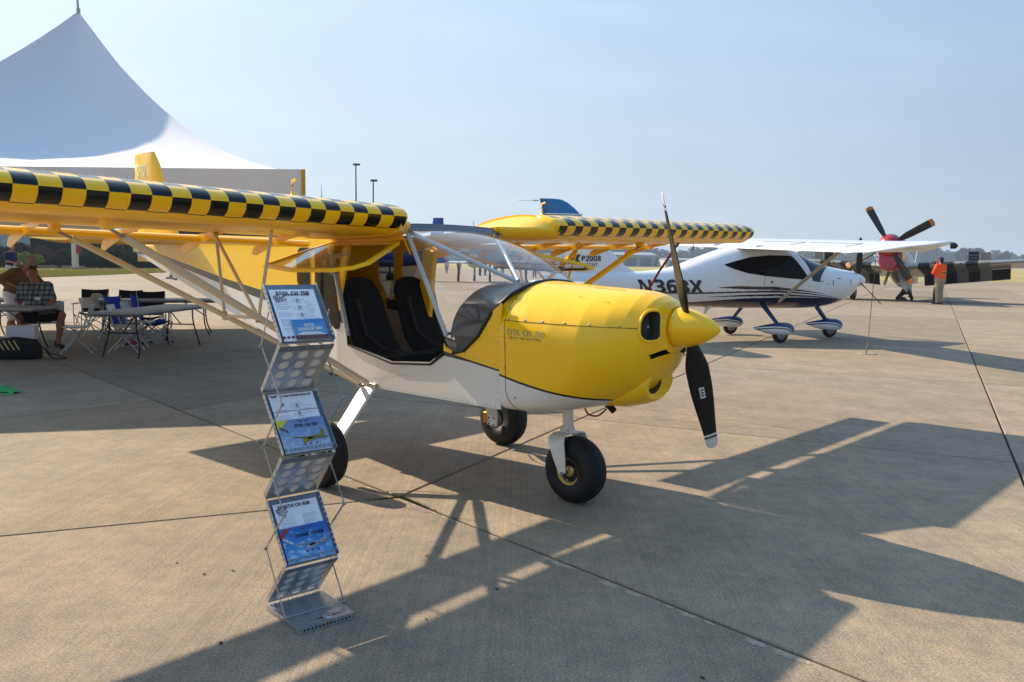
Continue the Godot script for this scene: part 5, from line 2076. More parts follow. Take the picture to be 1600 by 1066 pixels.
func build_warbird() -> void:
	var t := thing("fighter_aircraft", "old silver fighter with red nose, four-bladed propeller and black and white wing stripes", "aircraft", Vector3(16.96, 0, -36.75), deg_to_rad(-123.5))
	var st: SurfaceTool
	var silver := paint("bare_metal", Color(0.66, 0.66, 0.64), 0.32, 0.75)
	var red := paint("nose_red", Color(0.62, 0.02, 0.035), 0.2, 0.0, 0.6)
	var K := paint("stripe_black", Color(0.02, 0.02, 0.022), 0.6)
	var Wp := paint("stripe_white", Color(0.50, 0.49, 0.46), 0.6)
	var pitch := Basis(Vector3(0, 0, 1), deg_to_rad(10.5))
	var hold := Node3D.new()
	var P := func(v: Vector3) -> Vector3: return pitch * v
	hold.free()
	# fuselage
	var body := [[-6.9, 0.03, 2.25, 1.95, 2.0, 2.1], [-5.5, 0.20, 2.34, 1.70, 2.0, 2.05], [-3.8, 0.36, 2.48, 1.42, 2.1, 2.0], [-2.2, 0.44, 2.60, 0.98, 2.2, 1.95], [-1.0, 0.46, 2.64, 0.98, 2.3, 1.9], [0.2, 0.46, 2.62, 1.26, 2.4, 1.92], [1.0, 0.46, 2.60, 1.34, 2.4, 1.94], [1.5, 0.50, 2.62, 1.32, 2.4, 1.98], [1.85, 0.50, 2.60, 1.38, 2.3, 2.0], [1.98, 0.47, 2.56, 1.46, 2.2, 2.03]]
	for q in [["fuselage", -6.9, 0.9, silver], ["nose_cowl", 0.9, 1.98, red]]:
		st = begin()
		smooth(st)
		var n := 40 if q[0] == "fuselage" else 14
		for i in n:
			for k in 36:
				var p := []
				for e in [[i, k], [i + 1, k], [i + 1, k + 1], [i, k + 1]]:
					p.append(P.call(sec_point(body, lerpf(q[1], q[2], float(e[0]) / n), TAU * e[1] / 36.0)))
				quad(st, p[0], p[1], p[2], p[3])
		flat(st)
		for x in [q[1], q[2]]:
			var ring := PackedVector3Array()
			for k in 36:
				ring.append(P.call(sec_point(body, x, TAU * k / 36.0)))
			fan(st, ring)
		put(q[0], st, q[3], t)
	# chin intake: the red oval below the spinner
	st = begin()
	var rings := []
	for q in [[1.0, 1.40, 0.34, 0.20], [1.5, 1.45, 0.42, 0.40], [1.95, 1.50, 0.44, 0.46], [2.06, 1.52, 0.39, 0.41]]:
		var ring := PackedVector3Array()
		for k in 20:
			var a := TAU * k / 20
			ring.append(P.call(Vector3(q[0], q[1] + sin(a) * q[3], cos(a) * q[2])))
		rings.append(ring)
	loft(st, rings)
	put("chin_intake", st, red, t)
	# spinner
	var hub := Vector3(2.0, 2.10, 0)
	st = begin()
	var prof := []
	for i in 13:
		var u := i / 12.0
		prof.append([u * 0.62, 0.50 * pow(max(1.0 - pow(u, 1.9), 0.0), 0.62)])
	lathe(st, P.call(hub), P.call(Vector3(1, 0, 0)), prof, 32)
	put("spinner", st, red, t)
	for k in 4:
		var a := deg_to_rad(30.5 + 90.0 * k)
		var dir: Vector3 = P.call(Vector3(0, cos(a), sin(a)))
		var ax: Vector3 = P.call(Vector3(1, 0, 0))
		var root: Vector3 = P.call(hub + Vector3(0.22, 0, 0))
		st = begin()
		var rings2 := []
		for tip in 2:
			rings2 = []
			st = begin()
			var lo := 0.28 if tip == 0 else 1.74
			var hi := 1.74 if tip == 0 else 1.90
			for i in 13:
				var r := lerpf(lo, hi, i / 12.0)
				var u := r / 1.9
				var chord: float = 0.34 * (0.42 + 0.58 * smoothstep(0.12, 0.42, u))
				if r > 1.82:
					chord *= sqrt(max(1.0 - pow((r - 1.82) / 0.0805, 2) * 0.75, 0.05))
				var tw := 1.15 - 0.75 * u
				var side: Vector3 = ax.cross(dir).normalized()
				var uu: Vector3 = side * cos(tw) + ax * sin(tw)
				var vv: Vector3 = ax * cos(tw) - side * sin(tw)
				var ring := PackedVector3Array()
				for m in 12:
					var b := TAU * m / 12
					ring.append(root + dir * r + uu * cos(b) * chord * 0.5 + vv * sin(b) * lerpf(0.07, 0.016, u))
				rings2.append(ring)
			loft(st, rings2)
			if tip == 0:
				put("propeller_blade", st, paint("blade_brown", Color(0.03, 0.028, 0.028), 0.5), t)
			else:
				put("blade_tip", st, paint("tip_ochre", Color(0.72, 0.42, 0.06), 0.45), t)
	# wings in chordwise bands
	var wing_y := func(z: float) -> float: return 1.42 + 0.082 * abs(z)
	var le := func(z: float) -> float: return 0.62 - 0.085 * abs(z) + (0.25 * max(0.0, 1.0 - abs(z)) if abs(z) < 1.0 else 0.0)
	var te := func(z: float) -> float: return -2.0 + 0.16 * abs(z)
	for s in [1, -1]:
		var edges := [[0.3, 0.95, silver], [0.95, 1.40, K], [1.40, 1.85, Wp], [1.85, 2.30, K], [2.30, 2.75, Wp], [2.75, 3.20, K], [3.20, 3.65, Wp], [3.65, 5.45, silver]]
		for q in edges:
			st = begin()
			rings = []
			for z in [q[0], q[1]]:
				var ring := PackedVector3Array()
				for p in foil_at(le.call(z), te.call(z), wing_y.call(z), lerpf(0.26, 0.10, z / 5.6), z * s):
					ring.append(P.call(p))
				rings.append(ring)
			loft(st, rings)
			put("wing_panel", st, q[2], t)
			# lowered flap under the same band, aileron beyond
			if q[0] > 0.5 and q[0] < 3.6 or q[0] > 3.6:
				var z0: float = q[0]
				var z1: float = q[1] if q[0] < 3.6 else 4.35
				st = begin()
				var f := []
				for z in [z0, z1]:
					var x0: float = te.call(z) + 0.12
					var y0: float = wing_y.call(z) - 0.02
					f.append([P.call(Vector3(x0, y0, z * s)), P.call(Vector3(x0 - 0.38, y0 - 0.42, z * s))])
				flat(st)
				var nrm := Vector3(0.03, -0.02, 0)
				quad(st, f[0][0], f[1][0], f[1][1], f[0][1])
				quad(st, f[0][0] + nrm, f[1][0] + nrm, f[1][1], f[0][1])
				quad(st, f[0][0], f[0][1], f[0][0] + nrm, f[0][0])
				put("flap", st, q[2] if q[0] < 3.6 else K, t)
		st = begin()
		rings = []
		for q in [[5.45, 1.0], [5.58, 0.8], [5.66, 0.35]]:
			var z: float = q[0]
			var ring := PackedVector3Array()
			for p in foil_at(lerpf(-0.5, le.call(z), q[1]), lerpf(-0.5, te.call(z), q[1]), wing_y.call(z), 0.10 * q[1], z * s):
				ring.append(P.call(p))
			rings.append(ring)
		loft(st, rings)
		put("wing_tip", st, silver, t)
		# open gun bay doors standing on the wing, white letters on the black one
		for q in [[2.78, 3.18, K, 0.52], [3.25, 3.62, Wp, 0.46]]:
			st = begin()
			var zc: float = (q[0] + q[1]) * 0.5
			var at: Vector3 = P.call(Vector3(-0.35, wing_y.call(zc) + 0.12, zc * s))
			box(st, at + Vector3(0, q[3] * 0.5, 0), Vector3(0.02, q[3], q[1] - q[0]), Basis(), 0.004)
			var gd := put("gun_bay_door", st, q[2], t)
			if q[2] == K and s == -1:
				for row in 3:
					var f := func(x: float, y: float, d: float) -> Vector3: return at + Vector3(0.011 + d, 0.36 - row * 0.12 + y, -x)
					put("lettering", lettering(["CAUTION", "GUNS", "NO STEP"][row], 0.07, f, true, 0.003), Wp, gd)
		# gun barrels and pitot
		st = begin()
		for k in 3:
			var z: float = 2.35 + k * 0.22
			var a: Vector3 = P.call(Vector3(le.call(z) - 0.1, wing_y.call(z), z * s))
			tube(st, [a, a + P.call(Vector3(0.22, 0, 0))], 0.03, 8)
		put("gun_muzzle", st, K, t).set_meta("kind", "stuff")
		st = begin()
		lathe(st, P.call(Vector3(-0.6, 1.20, 1.75 * s)), P.call(Vector3(1, -0.08, -0.1 * s)), [[-0.5, 0.01], [-0.4, 0.10], [0.4, 0.13], [1.0, 0.12], [1.2, 0.05], [1.25, 0.001]], 14)
		put("bomb", st, K, t)
		st = begin()
		lathe(st, P.call(Vector3(0.62, 1.16, (1.75 - 0.12) * s)), P.call(Vector3(1, -0.08, -0.1 * s)), [[-0.03, 0.05], [0.03, 0.05], [0.05, 0.001]], 10)
		put("bomb_nose", st, silver, t)
		# main leg and wheel
		st = begin()
		tube(st, [P.call(Vector3(0.25, 1.35, 1.75 * s)), Vector3(0.02, 0.36, 1.82 * s)], 0.06, 10)
		put("gear_leg", st, silver, t)
		tyre_wheel(t, Vector3(0, 0.345, 1.70 * s), 0.345, 0.24, 0.17, paint("rim_pale", Color(0.66, 0.66, 0.66), 0.4, 0.6))
		st = begin()
		slab_of(st, PackedVector2Array([Vector2(-0.25, 1.25), Vector2(0.22, 1.28), Vector2(0.14, 0.45), Vector2(-0.12, 0.42)]), func(p, d): return Vector3(p.x, p.y, 1.93 * s + d), 0.015)
		put("gear_door", st, silver, t)
		st = begin()
		slab_of(st, PackedVector2Array([Vector2(-0.3, 1.30), Vector2(0.55, 1.36), Vector2(0.45, 0.72), Vector2(-0.1, 0.68)]), func(p, d): return Vector3(p.x, p.y, (0.22 + (1.3 - p.y) * 0.25) * s + d), 0.015)
		put("inner_door", st, silver, t)
		# tailplane
		st = begin()
		rings = []
		for q in [[0.0, -5.5, -6.6], [2.0, -5.85, -6.55]]:
			var ring := PackedVector3Array()
			for p in foil_at(q[1], q[2], 2.25, 0.07, q[0] * s):
				ring.append(P.call(p))
			rings.append(ring)
		loft(st, rings)
		put("tailplane", st, silver, t)
	# canopy, fin, belly scoop, tail wheel
	st = begin()
	smooth(st)
	for i in 12:
		for k in 12:
			var p := []
			for e in [[i, k], [i + 1, k], [i + 1, k + 1], [i, k + 1]]:
				var u: float = e[0] / 12.0
				var a: float = PI * e[1] / 12.0
				var hh := 0.42 * pow(sin(PI * pow(u, 0.75)), 0.7)
				p.append(P.call(Vector3(lerpf(0.1, -2.4, u), 2.56 + sin(a) * hh, cos(a) * 0.36 * pow(sin(PI * clamp(u, 0.04, 0.96)), 0.4))))
			quad(st, p[0], p[1], p[2], p[3])
	put("canopy", st, paint("screen_dark", Color(), 0.04), t)
	st = begin()
	rings = []
	for q in [[2.2, -5.0, -6.75], [3.0, -5.75, -6.9], [3.55, -6.15, -6.85], [3.65, -6.3, -6.7]]:
		var ring := PackedVector3Array()
		for e in [[0.0, 0.0], [0.1, 0.8], [0.35, 1.0], [1.0, 0.05], [1.0, -0.05], [0.35, -1.0], [0.1, -0.8]]:
			ring.append(P.call(Vector3(lerpf(q[1], q[2], e[0]), q[0], e[1] * 0.07)))
		rings.append(ring)
	loft(st, rings)
	put("fin", st, silver, t)
	tyre_wheel(t, Vector3(-4.9, 0.16, 0), 0.16, 0.13, 0.07, silver)
	st = begin()
	tube(st, [Vector3(-4.9, 0.16, 0), P.call(Vector3(-4.9, 1.7, 0))], 0.045, 8)
	put("tail_leg", st, silver, t)

# aircraft that show only as a fin or a wheel behind the others
func build_distant_planes() -> void:
	var rows := [
		["bright blue aircraft fin with white figures, seen over the cabin roof", Vector3(-6.0, 0, -62), Color(0.05, 0.30, 0.62), 4.75, 3.1],
		["pale grey aircraft fin just left of the yellow far wing root", Vector3(-2.85, 0, -60), Color(0.62, 0.64, 0.68), 4.40, 1.6],
		["dark grey aircraft standing on thin legs behind the white fin", Vector3(1.1, 0, -50), Color(0.16, 0.17, 0.19), 2.3, -1.3]]
	for i in rows.size():
		var q = rows[i]
		var t := thing("parked_aircraft", q[0], "aircraft", q[1], 0.0, "aircraft half hidden behind the yellow plane")
		var m := paint("far_plane_%d" % i, q[2], 0.4)
		var top: float = q[3]
		var d: float = q[4]
		var fx := func(v: Vector3) -> Vector3: return Basis(Vector3.UP, d) * v
		var st := begin()
		var rings := []
		for k in 13:
			var u := k / 12.0
			var r: float = 0.05 + 0.55 * pow(sin(PI * pow(u, 0.6)), 0.8)
			var ring := PackedVector3Array()
			for n in 14:
				var a := TAU * n / 14
				ring.append(fx.call(Vector3(lerpf(-5.2, 2.4, 1.0 - u) + 4.0, 1.55 + sin(a) * r * 0.9 + 0.25 * (1.0 - u) * 0.0, cos(a) * r)))
			rings.append(ring)
		loft(st, rings)
		put("fuselage", st, m, t)
		st = begin()
		rings = []
		for k in 5:
			var v := k / 4.0
			var ring := PackedVector3Array()
			for e in [[0.0, 0.0], [0.2, 1.0], [1.0, 0.1], [1.0, -0.1], [0.2, -1.0]]:
				ring.append(fx.call(Vector3(lerpf(0.8, 0.25, v) - lerpf(1.4, 0.75, v) * e[0] - 0.3, lerpf(1.6, top, v), e[1] * 0.06 * (1.0 if k < 4 else 0.4))))
			rings.append(ring)
		loft(st, rings)
		var fin := put("fin", st, m, t)
		if i == 0:
			for s in [1, -1]:
				var f := func(x: float, y: float, dd: float) -> Vector3: return fx.call(Vector3(-0.33 + x * s, top - 0.62 + y, (0.055 + dd) * s))
				put("lettering", lettering("10", 0.36, f, true, 0.01), paint("stripe_white", Color(), 0.5), fin)
		st = begin()
		loft(st, [foil_at(3.6, 2.2, 1.45, 0.12, -4.6), foil_at(3.8, 2.1, 1.40, 0.16, 0.0), foil_at(3.6, 2.2, 1.45, 0.12, 4.6)])
		var wing := put("wing", st, m, t)
		wing.rotation.y = d
		for c in [Vector3(3.0, 0, 1.2), Vector3(3.0, 0, -1.2), Vector3(4.6, 0, 0)]:
			st = begin()
			tube(st, [fx.call(c + Vector3(0, 1.45, 0)), fx.call(c + Vector3(0, 0.25, 0))], 0.07, 8)
			put("gear_leg", st, paint("stripe_black", Color(), 0.5), t)
			st = begin()
			lathe(st, fx.call(c + Vector3(0, 0.3, 0)), fx.call(Vector3(0, 0, 1)), [[-0.09, 0.16], [-0.09, 0.26], [-0.05, 0.3], [0.05, 0.3], [0.09, 0.26], [0.09, 0.16]], 20)
			put("tyre", st, paint("rubber", Color(), 0.6), t)

# ---------------------------------------------------------------- tent
func build_tent() -> void:
	var c := Vector3(-7.93, 0, -15.46)
	var half := Vector2(3.73, 5.5)
	var skew := 0.0
	var eave := 2.78
	var peak := 6.03
	var t := thing("event_tent", "large white high-peaked tent with straight valance at left", "tent", c, deg_to_rad(16.0))
	var cloth := paint("tent_cloth", Color(0.84, 0.84, 0.85), 0.65)
	cloth.backlight_enabled = true
	cloth.backlight = Color(0.06, 0.06, 0.065)
	var nz := FastNoiseLite.new()
	nz.seed = 3
	nz.frequency = 0.7
	var sides := [[Vector2(-1, 1), Vector2(1, 1)], [Vector2(1, 1), Vector2(1, -1)], [Vector2(1, -1), Vector2(-1, -1)], [Vector2(-1, -1), Vector2(-1, 1)]]
	var surf := func(a: Vector2, b: Vector2, u: float, v: float) -> Vector3:
		# u along the eave, v from eave (0) to peak (1)
		var e := a.lerp(b, u) * (1.0 - v)
		var h := eave + (peak - eave) * (0.90 * pow(v, 1.75 + 0.75 * sin(u * PI)) + 0.10 * v)
		# cloth sags between the hips and shows fine pull lines
		h -= 0.10 * sin(u * PI) * sin(v * PI) * (1.0 - v)
		var fold := 0.006 * sin(u * 46.0 + 3.0 * nz.get_noise_2d(u * 9.0, v * 4.0)) * smoothstep(0.0, 0.35, v) * (1.0 - v)
		h += fold + 0.007 * nz.get_noise_2d(u * 8.0 + a.x * 9.0, v * 7.0 + a.y * 5.0)
		return Vector3(e.x * half.x + e.y * skew, h - 0.11 * (1.0 - e.x) * (1.0 - v), e.y * half.y)
	for s in sides:
		var st := begin()
		smooth(st)
		var nu := 60
		var nv := 44
		for i in nu:
			for j in nv:
				var u0 := float(i) / nu
				var u1 := float(i + 1) / nu
				var v0: float = pow(float(j) / nv, 1.0) * 0.992
				var v1: float = pow(float(j + 1) / nv, 1.0) * 0.992
				quad(st, surf.call(s[0], s[1], u0, v0), surf.call(s[0], s[1], u1, v0), surf.call(s[0], s[1], u1, v1), surf.call(s[0], s[1], u0, v1))
		put("roof_panel", st, cloth, t)
		st = begin()
		smooth(st)
		for i in 60:
			var p := []
			for q in [[i, 0], [i + 1, 0], [i + 1, 1], [i, 1]]:
				var u: float = q[0] / 60.0
				var e: Vector2 = s[0].lerp(s[1], u)
				var out: Vector2 = (s[0] + s[1]) * 0.5
				var wave = 0.012 * sin(u * 70.0) * q[1]
				p.append(Vector3(e.x * half.x + e.y * skew + out.x * wave, eave + 0.012 - 0.11 * (1.0 - e.x) - (0.38 + 0.012 * sin(u * 33.0)) * q[1], e.y * half.y + out.y * wave))
			quad(st, p[0], p[1], p[2], p[3])
		put("valance", st, cloth, t)
	var pole := paint("tent_pole", Color(0.66, 0.67, 0.69), 0.4, 0.6)
	for s in sides:
		var st := begin()
		var at := Vector3(s[0].x * (half.x - 0.04) + s[0].y * skew, 0, s[0].y * (half.y - 0.04))
		tube(st, [at, at + Vector3(0, eave, 0)], 0.032, 10)
		box(st, at + Vector3(0, 0.008, 0), Vector3(0.16, 0.016, 0.16))
		put("leg", st, pole, t)
		st = begin()
		tube(st, [Vector3(s[0].x * half.x + s[0].y * skew - s[0].x * 0.06, eave - 0.08 - 0.11 * (1.0 - s[0].x), s[0].y * (half.y - 0.06)), Vector3(s[1].x * half.x + s[1].y * skew - s[1].x * 0.06, eave - 0.08 - 0.11 * (1.0 - s[1].x), s[1].y * (half.y - 0.06))], 0.025, 8)
		put("eave_pole", st, pole, t)
		# yellow webbing at the corners
		st = begin()
		box(st, Vector3(s[0].x * (half.x + 0.012) + s[0].y * skew, eave - 0.30, s[0].y * (half.y + 0.012)), Vector3(0.05, 0.62, 0.05), Basis(), 0.006)
		put("corner_strap", st, paint("strap_yellow", Color(0.75, 0.58, 0.10), 0.7), t)
	var st2 := begin()
	tube(st2, [Vector3(0, eave, 0), Vector3(0, peak + 0.05, 0)], 0.035, 8)
	for s in sides:
		tube(st2, [Vector3(s[0].x * half.x + s[0].y * skew, eave, s[0].y * half.y), Vector3(0, eave - 0.02, 0)], 0.006, 5)
	put("centre_mast", st2, pole, t)
	st2 = begin()
	tube(st2, [Vector3(0, peak - 0.05, 0), Vector3(-0.05, peak + 1.3, 0)], [0.022, 0.010], 8)
	put("finial", st2, pole, t)

# ---------------------------------------------------------------- folding brochure stand
func disc(c: Vector2, r: float) -> PackedVector2Array:
	var out := PackedVector2Array()
	for k in 12:
		out.append(c + Vector2(cos(TAU * k / 12), sin(TAU * k / 12)) * r)
	return out

func print_image(w: int, h: int, kind: int) -> StandardMaterial3D:
	# flat print on paper: headline bars are real lettering laid above this
	var key := "print_%d" % kind
	var im := Image.create(w, h, false, Image.FORMAT_RGB8)
	var rng := RandomNumberGenerator.new()
	rng.seed = 90 + kind
	im.fill(Color(0.96, 0.96, 0.98))
	var grey := Color(0.45, 0.46, 0.50)
	match kind:
		0, 2, 4:
			# drawings and columns of small text
			for c in 2:
				var y := int(h * 0.22)
				while y < h * 0.97:
					var len_ := int(w * rng.randf_range(0.22, 0.38))
					if rng.randf() > 0.22:
						im.fill_rect(Rect2i(int(w * (0.06 + 0.52 * c)), y, len_, 2), grey.lerp(Color(0.7, 0.71, 0.75), rng.randf()))
					y += 6
			for k in 3:
				var ox := int(w * (0.42 if kind != 4 else 0.15 + 0.3 * k))
				var oy := int(h * (0.17 + 0.14 * k)) if kind != 4 else int(h * (0.40 + 0.15 * (k % 2)))
				im.fill_rect(Rect2i(ox - 4, oy - 4, 120, 62), Color(0.90, 0.91, 0.94))
				for x in 110:
					var yy := int(26 + 5 * sin(x * 0.05 + k))
					im.set_pixel(min(ox + x, w - 1), min(oy + yy, h - 1), Color(0.25, 0.26, 0.3))
					im.set_pixel(min(ox + x, w - 1), min(oy + yy + 1, h - 1), Color(0.35, 0.36, 0.4))
				im.fill_rect(Rect2i(ox + 42, oy + 8, 26, 34), Color(0.62, 0.63, 0.67))
				for q in 3:
					im.fill_rect(Rect2i(ox + 34 + q * 18, oy + 46, 7, 8), Color(0.25, 0.25, 0.3))
			if kind == 2:
				im.fill_rect(Rect2i(0, int(h * 0.30), w, 5), Color(0.08, 0.08, 0.1))
		1:
			for y in h:
				for x in w:
					var v := float(y) / h
					var c := Color(0.22, 0.50, 0.74).lerp(Color(0.42, 0.66, 0.82), v)
					if v > 0.60 and v < 0.74:
						c = Color(0.86, 0.87, 0.85) if abs(x - w * 0.5) < w * (0.46 - (0.74 - v) * 1.4) else c
					elif v >= 0.74:
						c = Color(0.18, 0.17, 0.17).lerp(Color(0.62, 0.34, 0.28), rng.randf() * 0.8)
						if rng.randf() < 0.25:
							c = Color(0.75, 0.72, 0.70)
					im.set_pixel(x, y, c)
		3, 5:
			var n := FastNoiseLite.new()
			n.seed = kind
			n.frequency = 0.012
			n.fractal_octaves = 4
			for y in h:
				for x in w:
					var v := float(y) / h
					var c := Color(0.42, 0.52, 0.70).lerp(Color(0.62, 0.68, 0.78), v) if kind == 3 else Color(0.10, 0.36, 0.68).lerp(Color(0.36, 0.60, 0.82), v)
					var cl: float = clamp(n.get_noise_2d(x, y * 1.6) * 1.8 + (v - 0.55) * 1.2, 0, 1)
					c = c.lerp(Color(0.80, 0.83, 0.87), cl * (0.5 if kind == 3 else 0.8))
					im.set_pixel(x, y, c)
			# a corner flash
			for y in int(h * 0.34):
				for x in int(w * 0.26):
					var d := x / (w * 0.26) + y / (h * 0.34)
					if d < 0.95 and d > (0.0 if kind == 3 else 0.45):
						im.set_pixel(x, y, Color(0.86, 0.80, 0.10) if kind == 3 else Color(0.62, 0.12, 0.16))
	im.generate_mipmaps()
	var m := paint(key, Color.WHITE, 0.25, 0.0, 0.3)
	m.albedo_texture = ImageTexture.create_from_image(im)
	return m

func build_stand() -> void:
	var t := thing("brochure_stand", "folding grey metal brochure stand zigzagging upwards in front of the yellow aircraft", "display stand", Vector3(-0.905, 0, -3.598), deg_to_rad(-49.5 + 90.0))
	# local: x to the stand's own right as seen from its front, z forward
	var steel := mottle("brushed_alu", Color(0.68, 0.70, 0.72), Color(0.78, 0.80, 0.82), 0.25, 0.02, 0.34, 0.85)
	var dark := mottle("grey_tray", Color(0.46, 0.49, 0.53), Color(0.54, 0.57, 0.61), 0.3, 0.02, 0.45, 0.6)
	var bright := paint("rod_alu", Color(0.62, 0.62, 0.61), 0.35, 0.8)
	var folds := [[-0.16, 1.482], [0.018, 1.232], [-0.172, 0.997], [0.022, 0.742], [-0.160, 0.516], [0.032, 0.252], [-0.15, 0.036]]
	var hw := 0.128
	var st: SurfaceTool
	# base plate with a lip and row of holes
	st = begin()
	box(st, Vector3(0, 0.029, 0.01), Vector3(0.272, 0.003, 0.325))
	var front_holes := []
	for k in 13:
		front_holes.append(disc(Vector2(-0.108 + k * 0.018, 0.014), 0.0056))
	for p in cut_panel(PackedVector2Array([Vector2(-0.136, 0.001), Vector2(0.136, 0.001), Vector2(0.136, 0.028), Vector2(-0.136, 0.028)]), front_holes, []):
		slab_of(st, p, func(v, d): return Vector3(v.x, v.y, 0.1725 - d), 0.002)
	var side_holes := []
	for k in 16:
		side_holes.append(disc(Vector2(-0.128 + k * 0.018, 0.014), 0.005))
	for s in [-1, 1]:
		for p in cut_panel(PackedVector2Array([Vector2(-0.152, 0.001), Vector2(0.172, 0.001), Vector2(0.172, 0.028), Vector2(-0.152, 0.028)]), side_holes, []):
			slab_of(st, p, func(v, d): return Vector3((0.136 - d) * s, v.y, v.x), 0.002)
	var base := put("base_plate", st, steel, t)
	# winged badge on the base
	st = begin()
	lathe(st, Vector3(0.02, 0.0307, 0.135), Vector3.UP, [[0, 0.020], [0.0008, 0.019], [0.0008, 0.001]], 20)
	put("badge", st, paint("badge_pale", Color(0.78, 0.76, 0.78), 0.4), base)
	st = begin()
	flat(st)
	for s in [-1, 1]:
		tri(st, Vector3(0.02 + 0.02 * s, 0.0312, 0.128), Vector3(0.02 + 0.075 * s, 0.0312, 0.133), Vector3(0.02 + 0.018 * s, 0.0312, 0.144))
	put("badge_wing", st, paint("badge_red", Color(0.45, 0.08, 0.12), 0.5), base)
	var bf := func(x: float, y: float, d: float) -> Vector3: return Vector3(0.02 + x, 0.0316 + d, 0.135 - y)
	put("lettering", lettering("CH", 0.017, bf, true, 0.0005), paint("ink", Color(0.05, 0.05, 0.12), 0.6), base)
	for i in 6:
		var z0: float = folds[i][0]
		var y0: float = folds[i][1] - (0.008 if i > 0 else 0.0)
		var z1: float = folds[i + 1][0]
		var y1: float = folds[i + 1][1] + 0.006
		var a := Vector3(0, y0, z0)
		var d := Vector3(0, y1 - y0, z1 - z0)
		var L := d.length()
		var down := d / L
		var nrm := Vector3(1, 0, 0).cross(down).normalized()
		if nrm.z < 0:
			nrm = -nrm
		var P := func(x: float, v: float, off: float) -> Vector3: return a + Vector3(x, 0, 0) + down * v + nrm * off
		if i % 2 == 0:
			# tray that leans back and holds papers
			st = begin()
			flat(st)
			var q := func(x0: float, v0: float, x1: float, v1: float, off: float, th: float) -> void:
				var c: Vector3 = (P.call(x0, v0, off) + P.call(x1, v1, off + th)) * 0.5
				box(st, c, Vector3(x1 - x0, v1 - v0, th), Basis(Vector3(1, 0, 0), -down, nrm))
			q.call(-hw, 0.0, hw, L, 0.0, 0.002)
			put("tray_back", st, dark, t)
			var rh := []
			for k in 11:
				rh.append(disc(Vector2(0.03 + k * (L - 0.06) / 10.0, 0.0125), 0.0054))
			for sd in [-1, 1]:
				st = begin()
				for p in cut_panel(PackedVector2Array([Vector2(0, 0.002), Vector2(L, 0.002), Vector2(L, 0.022), Vector2(0, 0.022)]), rh, []):
					slab_of(st, p, func(v, dd): return P.call((hw - dd) * sd, v.x, v.y), 0.002)
				put("side_rail", st, steel, t)
			st = begin()
			q.call(-hw, 0.0, hw, 0.002, 0.002, 0.018)
			put("top_rail", st, steel, t)
			# clear lip along the bottom with a row of holes
			st = begin()
			q.call(-hw, L - 0.002, hw, L, 0.002, 0.020)
			q.call(-hw, L - 0.032, hw, L, 0.020, 0.0015)
			put("bottom_lip", st, pane("clear_lip", Color(0.42, 0.52, 0.62), 0.28), t)
			for k in 12:
				st = begin()
				lathe(st, P.call(-0.110 + k * 0.020, L - 0.016, 0.0217), nrm, [[0, 0.0068], [0.0005, 0.0066], [0.0005, 0.0048], [0.0001, 0.0046]], 12)
				put("lip_ring", st, dark if i > 0 else paint("ring_red", Color(0.36, 0.16, 0.20), 0.5), t)
			# papers
			var lay := func(x0: float, x1: float, v0: float, v1: float, off: float) -> SurfaceTool:
				var s2 := begin()
				smooth(s2)
				for e in 6:
					for g in 6:
						var pts := []
						var us := []
						for w in [[e, g], [e + 1, g], [e + 1, g + 1], [e, g + 1]]:
							var fx: float = w[0] / 6.0
							var fy: float = w[1] / 6.0
							var curl := 0.0025 * sin(fx * 3.0 + fy * 2.0) + 0.003 * pow(abs(fx - 0.5) * 2.0, 3) * (1.0 - fy)
							pts.append(P.call(lerpf(x0, x1, fx), lerpf(v0, v1, fy), off + curl))
							us.append(Vector2(fx, fy))
						quad(s2, pts[0], pts[1], pts[2], pts[3], us[0], us[1], us[2], us[3])
				return s2
			var head := 0.030 if i == 0 else (0.006 if i == 2 else 0.028)
			var flyer := thing("flyer", ["white information sheet headed STOL CH 750 in the top tray of the stand", "", "white order sheet with a black rule in the middle tray of the stand", "", "white drawing sheet headed ZENITH CH 650 in the lowest tray of the stand"][i], "leaflet", Vector3.ZERO, 0.0, "white sheets in the brochure stand")
			flyer.transform = t.transform
			put("sheet", lay.call(-0.108, 0.108, head, L - 0.004, 0.006), print_image(384, 512, i), flyer)
			var ink := paint("ink", Color(), 0.6)
			var text := func(words: String, x: float, v: float, hgt: float, bold: bool, left: bool, stretch: float, off: float, tilt: float) -> ArrayMesh:
				return lettering(words, hgt, func(px: float, py: float, dd: float) -> Vector3: return P.call(x + px, v - py - px * tilt, off + dd), bold, 0.0006, left, stretch)
			if i == 0:
				put("headline", text.call("STOL CH 750", 0.0, head + 0.021, 0.0175, true, false, 1.12, 0.0105, 0.0), ink, flyer)
				put("small_print", text.call("LIGHT SPORT UTILITY AIRPLANE", 0.012, head + 0.031, 0.0078, true, false, 0.80, 0.0105, 0.0), ink, flyer)
				for k in 3:
					put("stamp", text.call(["JUST", "READY", "TO FLY"][k], -0.098 + 0.004 * k, head + 0.040 + k * 0.013, 0.011, true, true, 1.1, 0.0105, 0.25), ink, flyer)
			elif i == 2:
				put("headline", text.call("KIT AND OPTIONS PRICE LIST", 0.02, head + 0.014, 0.0095, true, false, 0.85, 0.0105, 0.0), ink, flyer)
				st = begin()
				flat(st)
				for s in [-1, 1]:
					tri(st, P.call(-0.085, head + 0.010, 0.0105), P.call(-0.085 + 0.022 * s, head + 0.006, 0.0105), P.call(-0.085 + 0.004 * s, head + 0.020, 0.0105))
				put("badge", st, ink, flyer)
			else:
				put("headline", text.call("ZENITH CH 650", -0.01, head + 0.020, 0.0165, true, false, 0.98, 0.0105, 0.0), ink, flyer)
